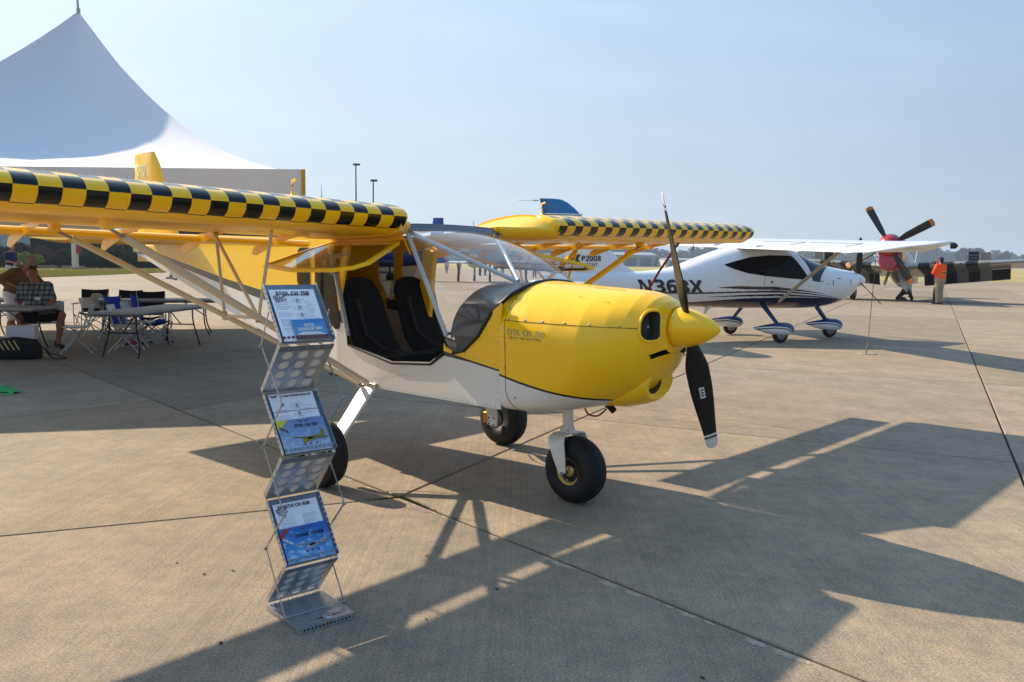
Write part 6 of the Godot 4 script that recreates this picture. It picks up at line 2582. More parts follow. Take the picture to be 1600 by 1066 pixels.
				for k in 3:
					put("stamp", text.call(["JUST", "READY", "TO FLY"][k], -0.100 + 0.004 * k, head + 0.032 + k * 0.012, 0.010, true, true, 1.1, 0.0105, 0.25), ink, flyer)
			# front card
			var card := thing("brochure", ["blue OPEN HANGAR DAY card in the top tray of the stand", "", "blue-grey brochure with a small yellow aircraft in the middle tray", "", "bright blue brochure with a small white aircraft in the lowest tray"][i], "brochure", Vector3.ZERO, 0.0, "brochures in the stand")
			card.transform = t.transform
			var c0: float = [-0.052, 0.0, -0.116, 0.0, -0.116][i]
			var c1: float = [0.104, 0.0, 0.112, 0.0, 0.114][i]
			var v0: float = L - [0.108, 0.0, 0.165, 0.0, 0.165][i]
			put("sheet", lay.call(c0, c1, v0, L - 0.003, 0.0135), print_image(384, 288, i + 1), card)
			if i == 0:
				for k in 2:
					put("headline", text.call(["OPEN", "HANGAR DAY"][k], 0.024, v0 + 0.032 + k * 0.019, 0.016, true, false, 0.85, 0.0180, 0.02), paint("ink_white", Color(0.92, 0.92, 0.90), 0.6), card)
			else:
				put("headline", text.call("STOL CH 750" if i == 2 else "ZODIAC CH 650", 0.02, v0 + (0.036 if i == 2 else 0.045), 0.015, true, false, 0.92, 0.0180, -0.02), paint("ink_navy", Color(0.05, 0.07, 0.20), 0.6), card)
				put("flash_print", text.call("NEW" if i == 4 else "KITS", -0.110, v0 + (0.048 if i == 4 else 0.036), 0.013, true, true, 1.0, 0.0180, -0.7), paint("ink_white" if i == 4 else "ink", Color(0.92, 0.92, 0.90), 0.6), card)
				# winged badge and the little aircraft, cut as flat print
				st = begin()
				flat(st)
				for s in [-1, 1]:
					tri(st, P.call(0.012 + 0.008 * s, v0 + 0.012, 0.0180), P.call(0.012 + 0.036 * s, v0 + 0.009, 0.0180), P.call(0.012 + 0.006 * s, v0 + 0.019, 0.0180))
				put("badge", st, paint("badge_red", Color(), 0.5), card)
				var body := PackedVector2Array([Vector2(-0.045, 0.004), Vector2(-0.03, -0.012), Vector2(0.0, -0.020), Vector2(0.03, -0.024), Vector2(0.062, -0.034), Vector2(0.064, -0.056), Vector2(0.074, -0.056), Vector2(0.078, -0.030), Vector2(0.072, -0.022), Vector2(0.02, -0.002), Vector2(-0.02, 0.010), Vector2(-0.04, 0.012)])
				var wing := PackedVector2Array([Vector2(-0.085, -0.022), Vector2(-0.082, -0.028), Vector2(0.0, -0.018), Vector2(0.085, -0.012), Vector2(0.087, -0.004), Vector2(0.0, -0.008)])
				var tint: Color = Color(0.70, 0.68, 0.10) if i == 2 else Color(0.80, 0.80, 0.82)
				var pic := func(p: Vector2, dd: float) -> Vector3: return P.call(0.022 + p.x * 0.95, v0 + (0.112 if i == 2 else 0.105) + p.y * 0.85, 0.0180 + dd)
				st = begin()
				slab_of(st, body, pic, 0.0)
				put("printed_aircraft", st, paint("print_body_%d" % i, tint, 0.5), card)
				st = begin()
				slab_of(st, wing, func(p, dd): return pic.call(p, 0.0004 + dd), 0.0)
				put("printed_wing", st, paint("print_wing_%d" % i, tint * 0.85, 0.5), card)
				st = begin()
				slab_of(st, PackedVector2Array([Vector2(-0.022, -0.012), Vector2(-0.005, -0.018), Vector2(0.014, -0.016), Vector2(0.008, -0.006), Vector2(-0.016, -0.003)]), func(p, dd): return pic.call(p, 0.0008 + dd), 0.0)
				for k in 3:
					slab_of(st, PackedVector2Array([Vector2(-0.044 + k * 0.03, 0.018), Vector2(-0.036 + k * 0.03, 0.016), Vector2(-0.033 + k * 0.03, 0.023), Vector2(-0.041 + k * 0.03, 0.026)]), func(p, dd): return pic.call(p, 0.0008 + dd), 0.0)
				put("printed_detail", st, ink, card)
		else:
			# back panel with twelve round cut-outs, showing pale paper behind
			var holes := []
			for r in 4:
				for c in 3:
					var h := PackedVector2Array()
					for k in 20:
						h.append(Vector2(-0.075 + 0.075 * c + cos(TAU * k / 20) * 0.027, L * (0.20 + 0.215 * r) + sin(TAU * k / 20) * 0.0265))
					holes.append(h)
			var outer := PackedVector2Array([Vector2(-hw, 0.0), Vector2(hw, 0.0), Vector2(hw, L), Vector2(-hw, L)])
			st = begin()
			for p in cut_panel(outer, holes, []):
				slab_of(st, p, func(v, dd): return P.call(v.x, v.y, dd), 0.002)
			put("perforated_panel", st, steel, t)
			st = begin()
			box(st, P.call(0.0, L * 0.5, -0.004), Vector3(hw * 1.86, L * 0.9, 0.001), Basis(Vector3(1, 0, 0), -down, nrm))
			put("backing_sheet", st, paint("paper_grey", Color(0.86, 0.85, 0.86), 0.6), t)
			for s in [-1, 1]:
				st = begin()
				box(st, P.call(hw * s, L * 0.5, -0.010), Vector3(0.002, L, 0.022), Basis(Vector3(1, 0, 0), -down, nrm))
				put("side_rail", st, steel, t)
			st = begin()
			box(st, P.call(0.0, 0.012, 0.004), Vector3(hw * 2, 0.030, 0.002), Basis(Vector3(1, 0, 0), -down, nrm))
			var strip := put("hinge_strip", st, dark, t)
			for k in 3:
				st = begin()
				lathe(st, P.call(-0.085 + 0.085 * k, 0.014, 0.005), nrm, [[0, 0.0042], [0.0016, 0.003], [0.002, 0.0005]], 10)
				put("rivet", st, bright, strip)
		# hinge knuckles
		st = begin()
		for k in 12:
			var x0 := -hw + 2.0 * hw * k / 12.0
			tube(st, [Vector3(x0 + 0.001, y1 - 0.002, z1), Vector3(x0 + 2.0 * hw / 12.0 - 0.001, y1 - 0.002, z1)], 0.0035, 8)
		put("hinge", st, bright, t).set_meta("kind", "stuff")
	# scissor rods at both sides: the mirror zigzag
	for s in [-1, 1]:
		var x: float = (hw + 0.016) * s
		var pts := [[-0.055, 1.37], [-0.140, 1.215], [0.062, 0.982], [-0.138, 0.765], [0.064, 0.498], [-0.13, 0.30], [0.052, 0.038]]
		for i in pts.size() - 1:
			st = begin()
			var a := Vector3(x + 0.003 * (i % 2), pts[i][1], pts[i][0])
			var b := Vector3(x + 0.003 * (i % 2), pts[i + 1][1], pts[i + 1][0])
			var dd := (b - a).normalized()
			box(st, (a + b) * 0.5, Vector3(0.003, a.distance_to(b) + 0.01, 0.0105), Basis(Vector3(1, 0, 0), dd, Vector3(1, 0, 0).cross(dd)), 0.001)
			var rod := put("scissor_rod", st, bright, t)
			st = begin()
			tube(st, [b + Vector3(-0.007, 0, 0), b + Vector3(0.007, 0, 0)], 0.006, 10)
			put("pivot", st, bright, rod)
	st = begin()
	tube(st, [Vector3(-hw - 0.016, 0.038, 0.052), Vector3(hw + 0.016, 0.038, 0.052)], 0.0035, 8)
	put("cross_rod", st, bright, t)

# ---------------------------------------------------------------- tables and chairs
func folding_table(label: String, at: Vector3, turn: float, long_: float) -> Node3D:
	var t := thing("folding_table", label, "table", at, turn, "grey folding tables")
	var top := mottle("table_plastic", Color(0.55, 0.57, 0.58), Color(0.62, 0.64, 0.65), 0.7, 0.03, 0.45)
	var st := begin()
	box(st, Vector3(0, 0.725, 0), Vector3(0.76, 0.045, long_), Basis(), 0.012)
	put("tabletop", st, top, t)
	st = begin()
	box(st, Vector3(0, 0.695, 0), Vector3(0.70, 0.03, long_ - 0.08))
	put("apron_frame", st, paint("table_under", Color(0.30, 0.31, 0.31), 0.6), t)
	var iron := paint("table_iron", Color(0.06, 0.065, 0.07), 0.4, 0.5)
	for e in [-1, 1]:
		var z: float = e * (long_ * 0.5 - 0.28)
		for s in [-1, 1]:
			st = begin()
			tube(st, curve([Vector3(0.22 * s, 0.69, z), Vector3(0.23 * s, 0.45, z + 0.0), Vector3(0.28 * s, 0.22, z + 0.02 * e), Vector3(0.30 * s, 0.012, z + 0.10 * e)], 4), 0.0135, 8)
			put("leg", st, iron, t)
		st = begin()
		tube(st, [Vector3(-0.235, 0.40, z), Vector3(0.235, 0.40, z)], 0.011, 8)
		tube(st, [Vector3(0, 0.40, z), Vector3(0, 0.69, z - 0.42 * e)], 0.010, 8)
		put("leg_brace", st, iron, t)
	return t

func folding_chair(label: String, at: Vector3, turn: float) -> Node3D:
	var t := thing("folding_chair", label, "chair", at, turn, "white folding chairs")
	var shell := paint("chair_plastic", Color(0.80, 0.80, 0.78), 0.4)
	var pipe := paint("chair_pipe", Color(0.72, 0.72, 0.71), 0.35, 0.3)
	# faces +z
	var st := begin()
	var rings := []
	for q in [[-0.19, 0.445, 0.17], [-0.10, 0.432, 0.195], [0.08, 0.432, 0.20], [0.19, 0.440, 0.195], [0.205, 0.432, 0.18]]:
		var ring := PackedVector3Array()
		for e in [[-1.0, 0.0], [-0.93, 0.014], [-0.4, 0.004], [0.4, 0.004], [0.93, 0.014], [1.0, 0.0], [0.93, -0.014], [-0.93, -0.014]]:
			ring.append(Vector3(e[0] * q[2], q[1] + e[1], q[0]))
		rings.append(ring)
	loft(st, rings)
	put("seat", st, shell, t)
	st = begin()
	rings = []
	for q in [[0.60, -0.205, 0.195], [0.63, -0.212, 0.21], [0.75, -0.243, 0.21], [0.79, -0.252, 0.195], [0.80, -0.254, 0.17]]:
		var ring := PackedVector3Array()
		for e in [[-1.0, 0.0], [-0.5, -0.02], [0.0, -0.028], [0.5, -0.02], [1.0, 0.0], [0.98, 0.014], [0.5, -0.004], [0.0, -0.012], [-0.5, -0.004], [-0.98, 0.014]]:
			ring.append(Vector3(e[0] * q[2], q[0], q[1] + e[1]))
		rings.append(ring)
	loft(st, rings)
	put("backrest", st, shell, t)
	for s in [-1, 1]:
		st = begin()
		tube(st, [Vector3(0.212 * s, 0.79, -0.25), Vector3(0.212 * s, 0.44, -0.13), Vector3(0.215 * s, 0.015, 0.22)], 0.0115, 8)
		put("front_leg", st, pipe, t)
		st = begin()
		tube(st, [Vector3(0.19 * s, 0.43, 0.16), Vector3(0.19 * s, 0.015, -0.24)], 0.0115, 8)
		put("rear_leg", st, pipe, t)
		st = begin()
		tube(st, [Vector3(0.215 * s, 0.0, 0.22), Vector3(0.215 * s, 0.03, 0.215)], 0.016, 8)
		tube(st, [Vector3(0.19 * s, 0.0, -0.245), Vector3(0.19 * s, 0.03, -0.235)], 0.016, 8)
		put("foot_cap", st, paint("cap_white", Color(0.78, 0.78, 0.76), 0.5), t)
	st = begin()
	tube(st, [Vector3(-0.215, 0.10, 0.15), Vector3(0.215, 0.10, 0.15)], 0.008, 8)
	put("rung", st, pipe, t)
	st = begin()
	tube(st, [Vector3(-0.19, 0.09, -0.17), Vector3(0.19, 0.09, -0.17)], 0.008, 8)
	put("rung", st, pipe, t)
	return t

func copy_of(o: Node3D, label: String, at: Vector3, turn: float) -> Node3D:
	var base := String(o.name).rstrip("0123456789").rstrip("_")
	var c: Node3D = o.duplicate()
	c.name = numbered(self, base)
	add_child(c, true)
	c.position = at
	c.rotation.y = turn
	c.set_meta("label", label)
	return c

func camp_chair(label: String, at: Vector3, turn: float, cloth: Material, group: String) -> Node3D:
	var t := thing("camp_chair", label, "camp chair", at, turn, group)
	var pipe := paint("camp_pipe", Color(0.60, 0.61, 0.62), 0.35, 0.5)
	var st := begin()
	smooth(st)
	for i in 10:
		for j in 10:
			var p := []
			for q in [[i, j], [i + 1, j], [i + 1, j + 1], [i, j + 1]]:
				var u: float = q[0] / 10.0 * 2.0 - 1.0
				var v: float = q[1] / 10.0
				p.append(Vector3(u * 0.25, 0.42 - 0.09 * (1 - u * u) * (0.4 + 0.6 * sin(v * PI)) - 0.03 * (1.0 - v) + 0.008 * sin(u * 7.0 + v * 9.0), lerpf(-0.20, 0.24, v)))
			quad(st, p[0], p[1], p[2], p[3])
	put("seat_cloth", st, cloth, t)
	st = begin()
	smooth(st)
	for i in 10:
		for j in 10:
			var p := []
			for q in [[i, j], [i + 1, j], [i + 1, j + 1], [i, j + 1]]:
				var u: float = q[0] / 10.0 * 2.0 - 1.0
				var v: float = q[1] / 10.0
				p.append(Vector3(u * (0.25 + 0.02 * v), lerpf(0.40, 0.90 - 0.02 * (1 - u * u), v), -0.20 - 0.14 * v - 0.07 * (1 - u * u) * sin(v * 2.6) + 0.008 * sin(u * 9.0 + v * 6.0)))
			quad(st, p[0], p[1], p[2], p[3])
	put("back_cloth", st, cloth, t)
	for s in [-1, 1]:
		st = begin()
		box(st, Vector3(0.30 * s, 0.60, 0.0), Vector3(0.07, 0.015, 0.46), Basis(), 0.006)
		put("armrest", st, cloth, t)
		for q in [[Vector3(0.27 * s, 0.90, -0.34), Vector3(0.29 * s, 0.03, -0.27)], [Vector3(0.29 * s, 0.60, 0.23), Vector3(0.27 * s, 0.03, 0.26)], [Vector3(0.29 * s, 0.40, 0.26), Vector3(-0.27 * s, 0.04, 0.27)], [Vector3(0.28 * s, 0.40, -0.22), Vector3(-0.29 * s, 0.04, -0.28)], [Vector3(0.29 * s, 0.42, -0.2), Vector3(0.28 * s, 0.04, 0.26)], [Vector3(0.285 * s, 0.40, 0.24), Vector3(0.285 * s, 0.04, -0.26)]]:
			st = begin()
			tube(st, [q[0], q[1]], 0.009, 7)
			put("frame_rod", st, pipe, t)
		for q in [Vector3(0.29 * s, 0.015, -0.27), Vector3(0.27 * s, 0.015, 0.26)]:
			st = begin()
			lathe(st, q - Vector3(0, 0.015, 0), Vector3.UP, [[0, 0.026], [0.012, 0.024], [0.03, 0.014], [0.045, 0.013]], 10)
			put("foot", st, paint("foot_black", Color(0.04, 0.04, 0.04), 0.6), t)
	return t

func build_furniture() -> void:
	folding_table("long grey folding table standing nearest the tail of the yellow aircraft", Vector3(-6.08, 0, -13.95), -0.09, 2.44)
	folding_table("grey folding table farther back, set crosswise behind the nearest one", Vector3(-7.35, 0, -17.0), PI / 2 + 0.28, 2.44)
	folding_table("grey folding table at the left edge in front of the seated man", Vector3(-9.08, 0, -13.95), PI / 2 - 0.05, 2.44)
	folding_table("grey folding table half hidden behind the man in the tan cap", Vector3(-11.2, 0, -16.6), PI / 2 + 0.1, 2.44)
	var c := folding_chair("empty white folding chair facing left, right of the seated man", Vector3(-7.28, 0, -13.75), -1.25)
	copy_of(c, "white folding chair the man in the plaid shirt sits on", Vector3(-8.22, 0, -14.62), 0.45)
	copy_of(c, "white folding chair tucked under the nearest grey table", Vector3(-6.55, 0, -13.95), 1.75)
	copy_of(c, "cream lit folding chair behind the seated man with a hat on its back", Vector3(-8.2, 0, -16.3), 2.9)
	copy_of(c, "white folding chair behind the blue camp chairs beside the nearest table", Vector3(-6.75, 0, -14.9), 1.6)
	var blue := mottle("canvas_blue", Color(0.07, 0.22, 0.72), Color(0.10, 0.28, 0.80), 0.5, 0.05, 0.8)
	var black := mottle("canvas_black", Color(0.03, 0.03, 0.035), Color(0.06, 0.06, 0.065), 0.5, 0.05, 0.85)
	var b := camp_chair("blue canvas camp chair nearer the seated man, left of the nearest table", Vector3(-7.15, 0, -15.35), 2.6, blue, "camp chairs under the tent")
	copy_of(b, "blue canvas camp chair nearest the table, right of its twin", Vector3(-6.75, 0, -15.5), 2.2)
	var k := camp_chair("black canvas camp chair leftmost of the three, behind the seated man", Vector3(-9.05, 0, -17.7), 0.2, black, "camp chairs under the tent")
	copy_of(k, "black canvas camp chair in the middle, behind the cream folding chair", Vector3(-8.25, 0, -17.4), -0.15)
	copy_of(k, "black canvas camp chair rightmost of the three, near the blue chairs", Vector3(-7.45, 0, -16.9), 0.3)
	var st: SurfaceTool
	# black bag with pale stripes, white box standing in it
	var bag := thing("sports_bag", "black holdall with four pale slanting stripes on the concrete at far left", "bag", Vector3(-7.75, 0, -12.75), 0.15)
	st = begin()
	var rings := []
	for q in [[-0.36, 0.10, 0.14, 0.17], [-0.33, 0.13, 0.17, 0.21], [0.0, 0.155, 0.19, 0.25], [0.33, 0.13, 0.17, 0.23], [0.37, 0.09, 0.13, 0.19]]:
		var ring := PackedVector3Array()
		for n in 18:
			var a := TAU * n / 18
			ring.append(Vector3(q[0] + 0.01 * sin(n * 3.0), max(q[1] + sin(a) * (q[3] - 0.06), 0.004) + 0.012 * sin(n * 1.7 + q[0] * 20.0) * (1 if sin(a) > -0.3 else 0), cos(a) * q[2]))
		rings.append(ring)
	loft(st, rings)
	put("body", st, mottle("bag_cloth", Color(0.012, 0.012, 0.014), Color(0.03, 0.03, 0.03), 0.3, 0.06, 0.8, 0.0, 2.0), bag)
	for n in 4:
		st = begin()
		var pts := []
		for e in 6:
			var a := lerpf(0.9, 0.05, e / 5.0)
			pts.append(Vector3(-0.17 + n * 0.075 + e * 0.022, 0.155 + sin(a) * 0.185, cos(a) * 0.195 + 0.004))
		tube(st, pts, 0.011, 6, 0.3, Vector3(0, 0, 1))
		put("stripe", st, paint("stripe_cream", Color(0.72, 0.66, 0.45), 0.7), bag)
	st = begin()
	tube(st, curve([Vector3(0.33, 0.24, 0.05), Vector3(0.50, 0.17, 0.12), Vector3(0.62, 0.03, 0.16), Vector3(0.78, 0.02, 0.10), Vector3(0.70, 0.025, -0.02), Vector3(0.45, 0.10, -0.05)], 5), 0.022, 6, 0.35)
	put("strap", st, paint("bag_strap", Color(0.035, 0.035, 0.035), 0.8), bag)
	var bx := thing("white_box", "white cardboard box set on top of the black holdall", "box", Vector3(-7.72, 0.27, -12.95), 0.35)
	st = begin()
	box(st, Vector3(0, 0.12, 0), Vector3(0.40, 0.24, 0.32), Basis(), 0.006)
	put("carton", st, paint("carton", Color(0.78, 0.78, 0.80), 0.6), bx)
	st = begin()
	box(st, Vector3(0, 0.2415, 0), Vector3(0.06, 0.003, 0.322))
	put("tape", st, paint("tape_grey", Color(0.66, 0.66, 0.68), 0.4), bx)
	# green cloth dropped on the ground, with a dark red edge under it
	var gc := thing("green_cloth", "crumpled bright green cloth lying on the concrete at far left", "cloth", Vector3(-6.0, 0, -9.55))
	st = begin()
	smooth(st)
	var nz := FastNoiseLite.new()
	nz.seed = 9
	nz.frequency = 3.0
	for i in 20:
		for j in 14:
			var p := []
			for q in [[i, j], [i + 1, j], [i + 1, j + 1], [i, j + 1]]:
				var u: float = q[0] / 20.0 - 0.5
				var v: float = q[1] / 14.0 - 0.5
				var r: float = clamp(1.0 - (u * u + v * v) * 3.6, 0, 1)
				p.append(Vector3(u * 0.44 + 0.03 * nz.get_noise_2d(v * 2, 5), 0.004 + r * (0.075 + 0.07 * nz.get_noise_2d(u * 3.0, v * 3.0)), v * 0.30 + 0.04 * nz.get_noise_2d(u * 2.0, 1.0)))
			quad(st, p[0], p[1], p[2], p[3])
	put("cloth", st, paint("cloth_green", Color(0.22, 0.66, 0.36), 0.8), gc)
	st = begin()
	tube(st, curve([Vector3(-0.05, 0.012, 0.13), Vector3(0.10, 0.02, 0.12), Vector3(0.20, 0.012, 0.05), Vector3(0.25, 0.012, 0.03)], 4), 0.012, 6)
	put("red_hem", st, paint("hem_red", Color(0.28, 0.03, 0.06), 0.8), gc)
	# hat on the chair and papers on the left table, a red thing under the chair
	var h := thing("sun_hat", "pale sun hat resting on the back of the cream folding chair", "hat", Vector3(-8.12, 0.80, -16.1), 0.3)
	st = begin()
	lathe(st, Vector3.ZERO, Vector3.UP, [[0.0, 0.17], [0.008, 0.165], [0.012, 0.10], [0.06, 0.093], [0.085, 0.07], [0.092, 0.02]], 24)
	put("hat", st, paint("hat_pale", Color(0.70, 0.68, 0.64), 0.8), h)
	var pp := thing("paper_pile", "white paper heap lying on the grey table at the left edge", "papers", Vector3(-8.75, 0.748, -14.0), 0.4)
	st = begin()
	for i in 5:
		box(st, Vector3(0.01 * (i % 2), 0.004 + 0.006 * i, 0.01 * (i % 3)), Vector3(0.32, 0.004, 0.24), Basis(Vector3.UP, 0.14 * i))
	put("sheets", st, paint("paper_white", Color(0.84, 0.84, 0.86), 0.6), pp)
	var rd := thing("red_box", "small red box on the concrete behind the empty white chair", "box", Vector3(-7.05, 0, -15.1), 0.5)
	st = begin()
	box(st, Vector3(0, 0.05, 0), Vector3(0.26, 0.10, 0.18), Basis(), 0.01)
	put("carton", st, paint("carton_red", Color(0.70, 0.16, 0.18), 0.6), rd)

# leaf scraps and grass growing in the joints
func build_litter() -> void:
	var rng := RandomNumberGenerator.new()
	rng.seed = 31
	var spots := [Vector3(-0.93, 0, -2.80), Vector3(-1.45, 0, -2.80), Vector3(-1.55, 0, -4.05), Vector3(-1.42, 0, -4.10), Vector3(-0.78, 0, -3.62), Vector3(-0.06, 0, -3.9), Vector3(-0.37, 0, -3.55), Vector3(-1.75, 0, -4.2), Vector3(-1.2, 0, -3.3), Vector3(0.75, 0, -3.05)]
	var notes := ["dark leaf scrap nearest the bottom edge, below the stand's base", "dark leaf scrap at the bottom left, left of the one below the stand", "left one of a pair of leaf scraps left of the stand's base", "right one of a pair of leaf scraps left of the stand's base", "leaf scrap just right of the stand's base plate", "leaf scrap by the striped shadow right of the stand", "leaf scrap between the stand and the striped shadow", "leaf scrap farthest left in the foreground", "leaf scrap just left of the stand's base plate", "leaf scrap farthest right, inside the wing shadow"]
	for i in spots.size():
		var t := thing("leaf_scrap", notes[i], "leaf", spots[i], rng.randf() * TAU, "leaf scraps on the foreground concrete")
		var st := begin()
		smooth(st)
		var r := rng.randf_range(0.006, 0.012)
		for k in 8:
			var a0 := TAU * k / 8
			var a1 := TAU * (k + 1) / 8
			var f := func(a: float) -> Vector3: return Vector3(cos(a) * r * 1.5, 0.002 + 0.004 * abs(sin(a * 1.5)), sin(a) * r * (0.7 + 0.3 * sin(a * 3.0)))
			tri(st, Vector3(0, 0.003, 0), f.call(a0), f.call(a1))
		put("leaf", st, paint("leaf_dry", Color(0.10, 0.07, 0.05), 0.9), t)
	var blade_st := begin()
	flat(blade_st)
	tri(blade_st, Vector3(-0.0016, 0, 0), Vector3(0.0016, 0, 0), Vector3(0.004, 0.022, 0.003))
	blade_st.generate_normals()
	var mm := MultiMesh.new()
	mm.transform_format = MultiMesh.TRANSFORM_3D
	mm.mesh = blade_st.commit()
	mm.instance_count = 1500
	for i in mm.instance_count:
		var g := rng.randfn() * 0.16
		var along := Vector3(0.661, 0, 0.750) if rng.randf() < 0.6 else Vector3(-0.93, 0, 0.367)
		var p = Vector3(-0.74, -0.006, -5.46) + along * abs(g) * (1.0 if along.x > 0 else 0.6) + Vector3(rng.randfn(), 0, rng.randfn()) * 0.004
		var s := rng.randf_range(0.4, 1.2)
		mm.set_instance_transform(i, Transform3D(Basis.from_euler(Vector3(rng.randf_range(-0.9, 0.9), rng.randf() * TAU, rng.randf_range(-0.6, 0.6))).scaled(Vector3(s, s, s)), p))
	var mi := MultiMeshInstance3D.new()
	mi.name = "joint_grass"
	mi.multimesh = mm
	mi.material_override = paint("joint_grass", Color(0.36, 0.38, 0.10), 0.9)
	mi.set_meta("kind", "stuff")
	add_child(mi)
	tag(mi, "sparse yellow-green grass growing where the concrete joints cross", "grass")

# ---------------------------------------------------------------- people: capsules joined by a smooth minimum, meshed as surface nets
func blob_mesh(st: SurfaceTool, bones: Array, cell: float, k: float) -> void:
	var lo := Vector3(1e9, 1e9, 1e9)
	var hi := -lo
	for b in bones:
		var r: float = max(b[2], b[3]) + cell * 3.0
		for p in [b[0], b[1]]:
			lo = lo.min(p - Vector3(r, r, r))
			hi = hi.max(p + Vector3(r, r, r))
	var n := Vector3i(((hi - lo) / cell).ceil()) + Vector3i(2, 2, 2)
	var sx := 1
	var sy := n.x
	var sz := n.x * n.y
	var d := PackedFloat32Array()
	d.resize(n.x * n.y * n.z)
	d.fill(1.0)
	for b in bones:
		var pa: Vector3 = b[0]
		var pb: Vector3 = b[1]
		var ra: float = b[2]
		var rb: float = b[3]
		var m: float = max(ra, rb) + k + cell * 2.0
		var l := Vector3i(((pa.min(pb) - Vector3(m, m, m) - lo) / cell).floor()).clamp(Vector3i.ZERO, n - Vector3i.ONE)
		var h := Vector3i(((pa.max(pb) + Vector3(m, m, m) - lo) / cell).ceil()).clamp(Vector3i.ZERO, n - Vector3i.ONE)
		var ab := pb - pa
		var inv: float = 1.0 / max(ab.length_squared(), 1e-9)
		for z in range(l.z, h.z + 1):
			for y in range(l.y, h.y + 1):
				var row := z * sz + y * sy
				for x in range(l.x, h.x + 1):
					var p := lo + Vector3(x, y, z) * cell
					var t := clampf((p - pa).dot(ab) * inv, 0.0, 1.0)
					var v := p.distance_to(pa + ab * t) - lerpf(ra, rb, t)
					var o := d[row + x]
					var g := maxf(k - absf(v - o), 0.0) / k
					d[row + x] = minf(v, o) - g * g * k * 0.25
	var ids := PackedInt32Array()
	ids.resize(d.size())
	ids.fill(-1)
	var verts := PackedVector3Array()
	var corner := [0, sx, sy, sx + sy, sz, sx + sz, sy + sz, sx + sy + sz]
	var edges := [[0, 1], [2, 3], [4, 5], [6, 7], [0, 2], [1, 3], [4, 6], [5, 7], [0, 4], [1, 5], [2, 6], [3, 7]]
	var reach := cell * 1.8
	for z in n.z - 1:
		for y in n.y - 1:
			var row := z * sz + y * sy
			for x in n.x - 1:
				var i := row + x
				if absf(d[i]) > reach:
					continue
				var mask := 0
				for c in 8:
					if d[i + corner[c]] < 0.0:
						mask |= 1 << c
				if mask == 0 or mask == 255:
					continue
				var s := Vector3.ZERO
				var cnt := 0
				for e in edges:
					var a: float = d[i + corner[e[0]]]
					var b: float = d[i + corner[e[1]]]
					if (a < 0.0) != (b < 0.0):
						var t := a / (a - b)
						var p0 := Vector3(e[0] & 1, (e[0] >> 1) & 1, e[0] >> 2)
						var p1 := Vector3(e[1] & 1, (e[1] >> 1) & 1, e[1] >> 2)
						s += p0.lerp(p1, t)
						cnt += 1
				ids[i] = verts.size()
				verts.append(lo + (Vector3(x, y, z) + s / cnt) * cell)
	smooth(st)
	for z in range(1, n.z - 1):
		for y in range(1, n.y - 1):
			var row := z * sz + y * sy
			for x in range(1, n.x - 1):
				var i := row + x
				if ids[i] < 0:
					continue
				var a := d[i] < 0.0
				for q in [[sx, sy, sz], [sy, sz, sx], [sz, sx, sy]]:
					if (d[i + q[0]] < 0.0) != a:
						var v := [ids[i], ids[i - q[1]], ids[i - q[1] - q[2]], ids[i - q[2]]]
						if v[0] < 0 or v[1] < 0 or v[2] < 0 or v[3] < 0:
							continue
						if a:
							quad(st, verts[v[0]], verts[v[1]], verts[v[2]], verts[v[3]])
						else:
							quad(st, verts[v[3]], verts[v[2]], verts[v[1]], verts[v[0]])

func hand_bones(wrist: Vector3, dir: Vector3, palm: Vector3, curl: float, side: float) -> Array:
	# dir runs along the hand, palm is the way the palm faces; side +1 puts the thumb on dir x palm
	var d := dir.normalized()
	var n := (palm - d * palm.dot(d)).normalized()
	var s := d.cross(n) * side
	var out := []
	for i in 4:
		var w := (i - 1.5) * 0.019
		out.append([wrist - s * w * 0.4, wrist + d * 0.088 - s * w, 0.016, 0.0115])
		var L: float = [0.070, 0.078, 0.073, 0.058][i]
		var a := wrist + d * 0.092 - s * w
		var ang := curl * 0.5
		for q in 3:
			var v := d * cos(ang) + n * sin(ang)
			var b = a + v * L * [0.45, 0.32, 0.23][q]
			out.append([a, b, 0.0095 - 0.0008 * q, 0.009 - 0.001 * q])
			a = b
			ang += curl
	var t0 := wrist + d * 0.03 + s * 0.026
	var t1 := t0 + (d * 0.7 + s * 0.6 + n * 0.3).normalized() * 0.040
	out.append([wrist + d * 0.01, t0, 0.016, 0.0135])
	out.append([t0, t1, 0.0125, 0.0105])
	out.append([t1, t1 + (d * 0.9 + s * 0.1 + n * 0.4).normalized() * 0.030, 0.0105, 0.0085])
	return out

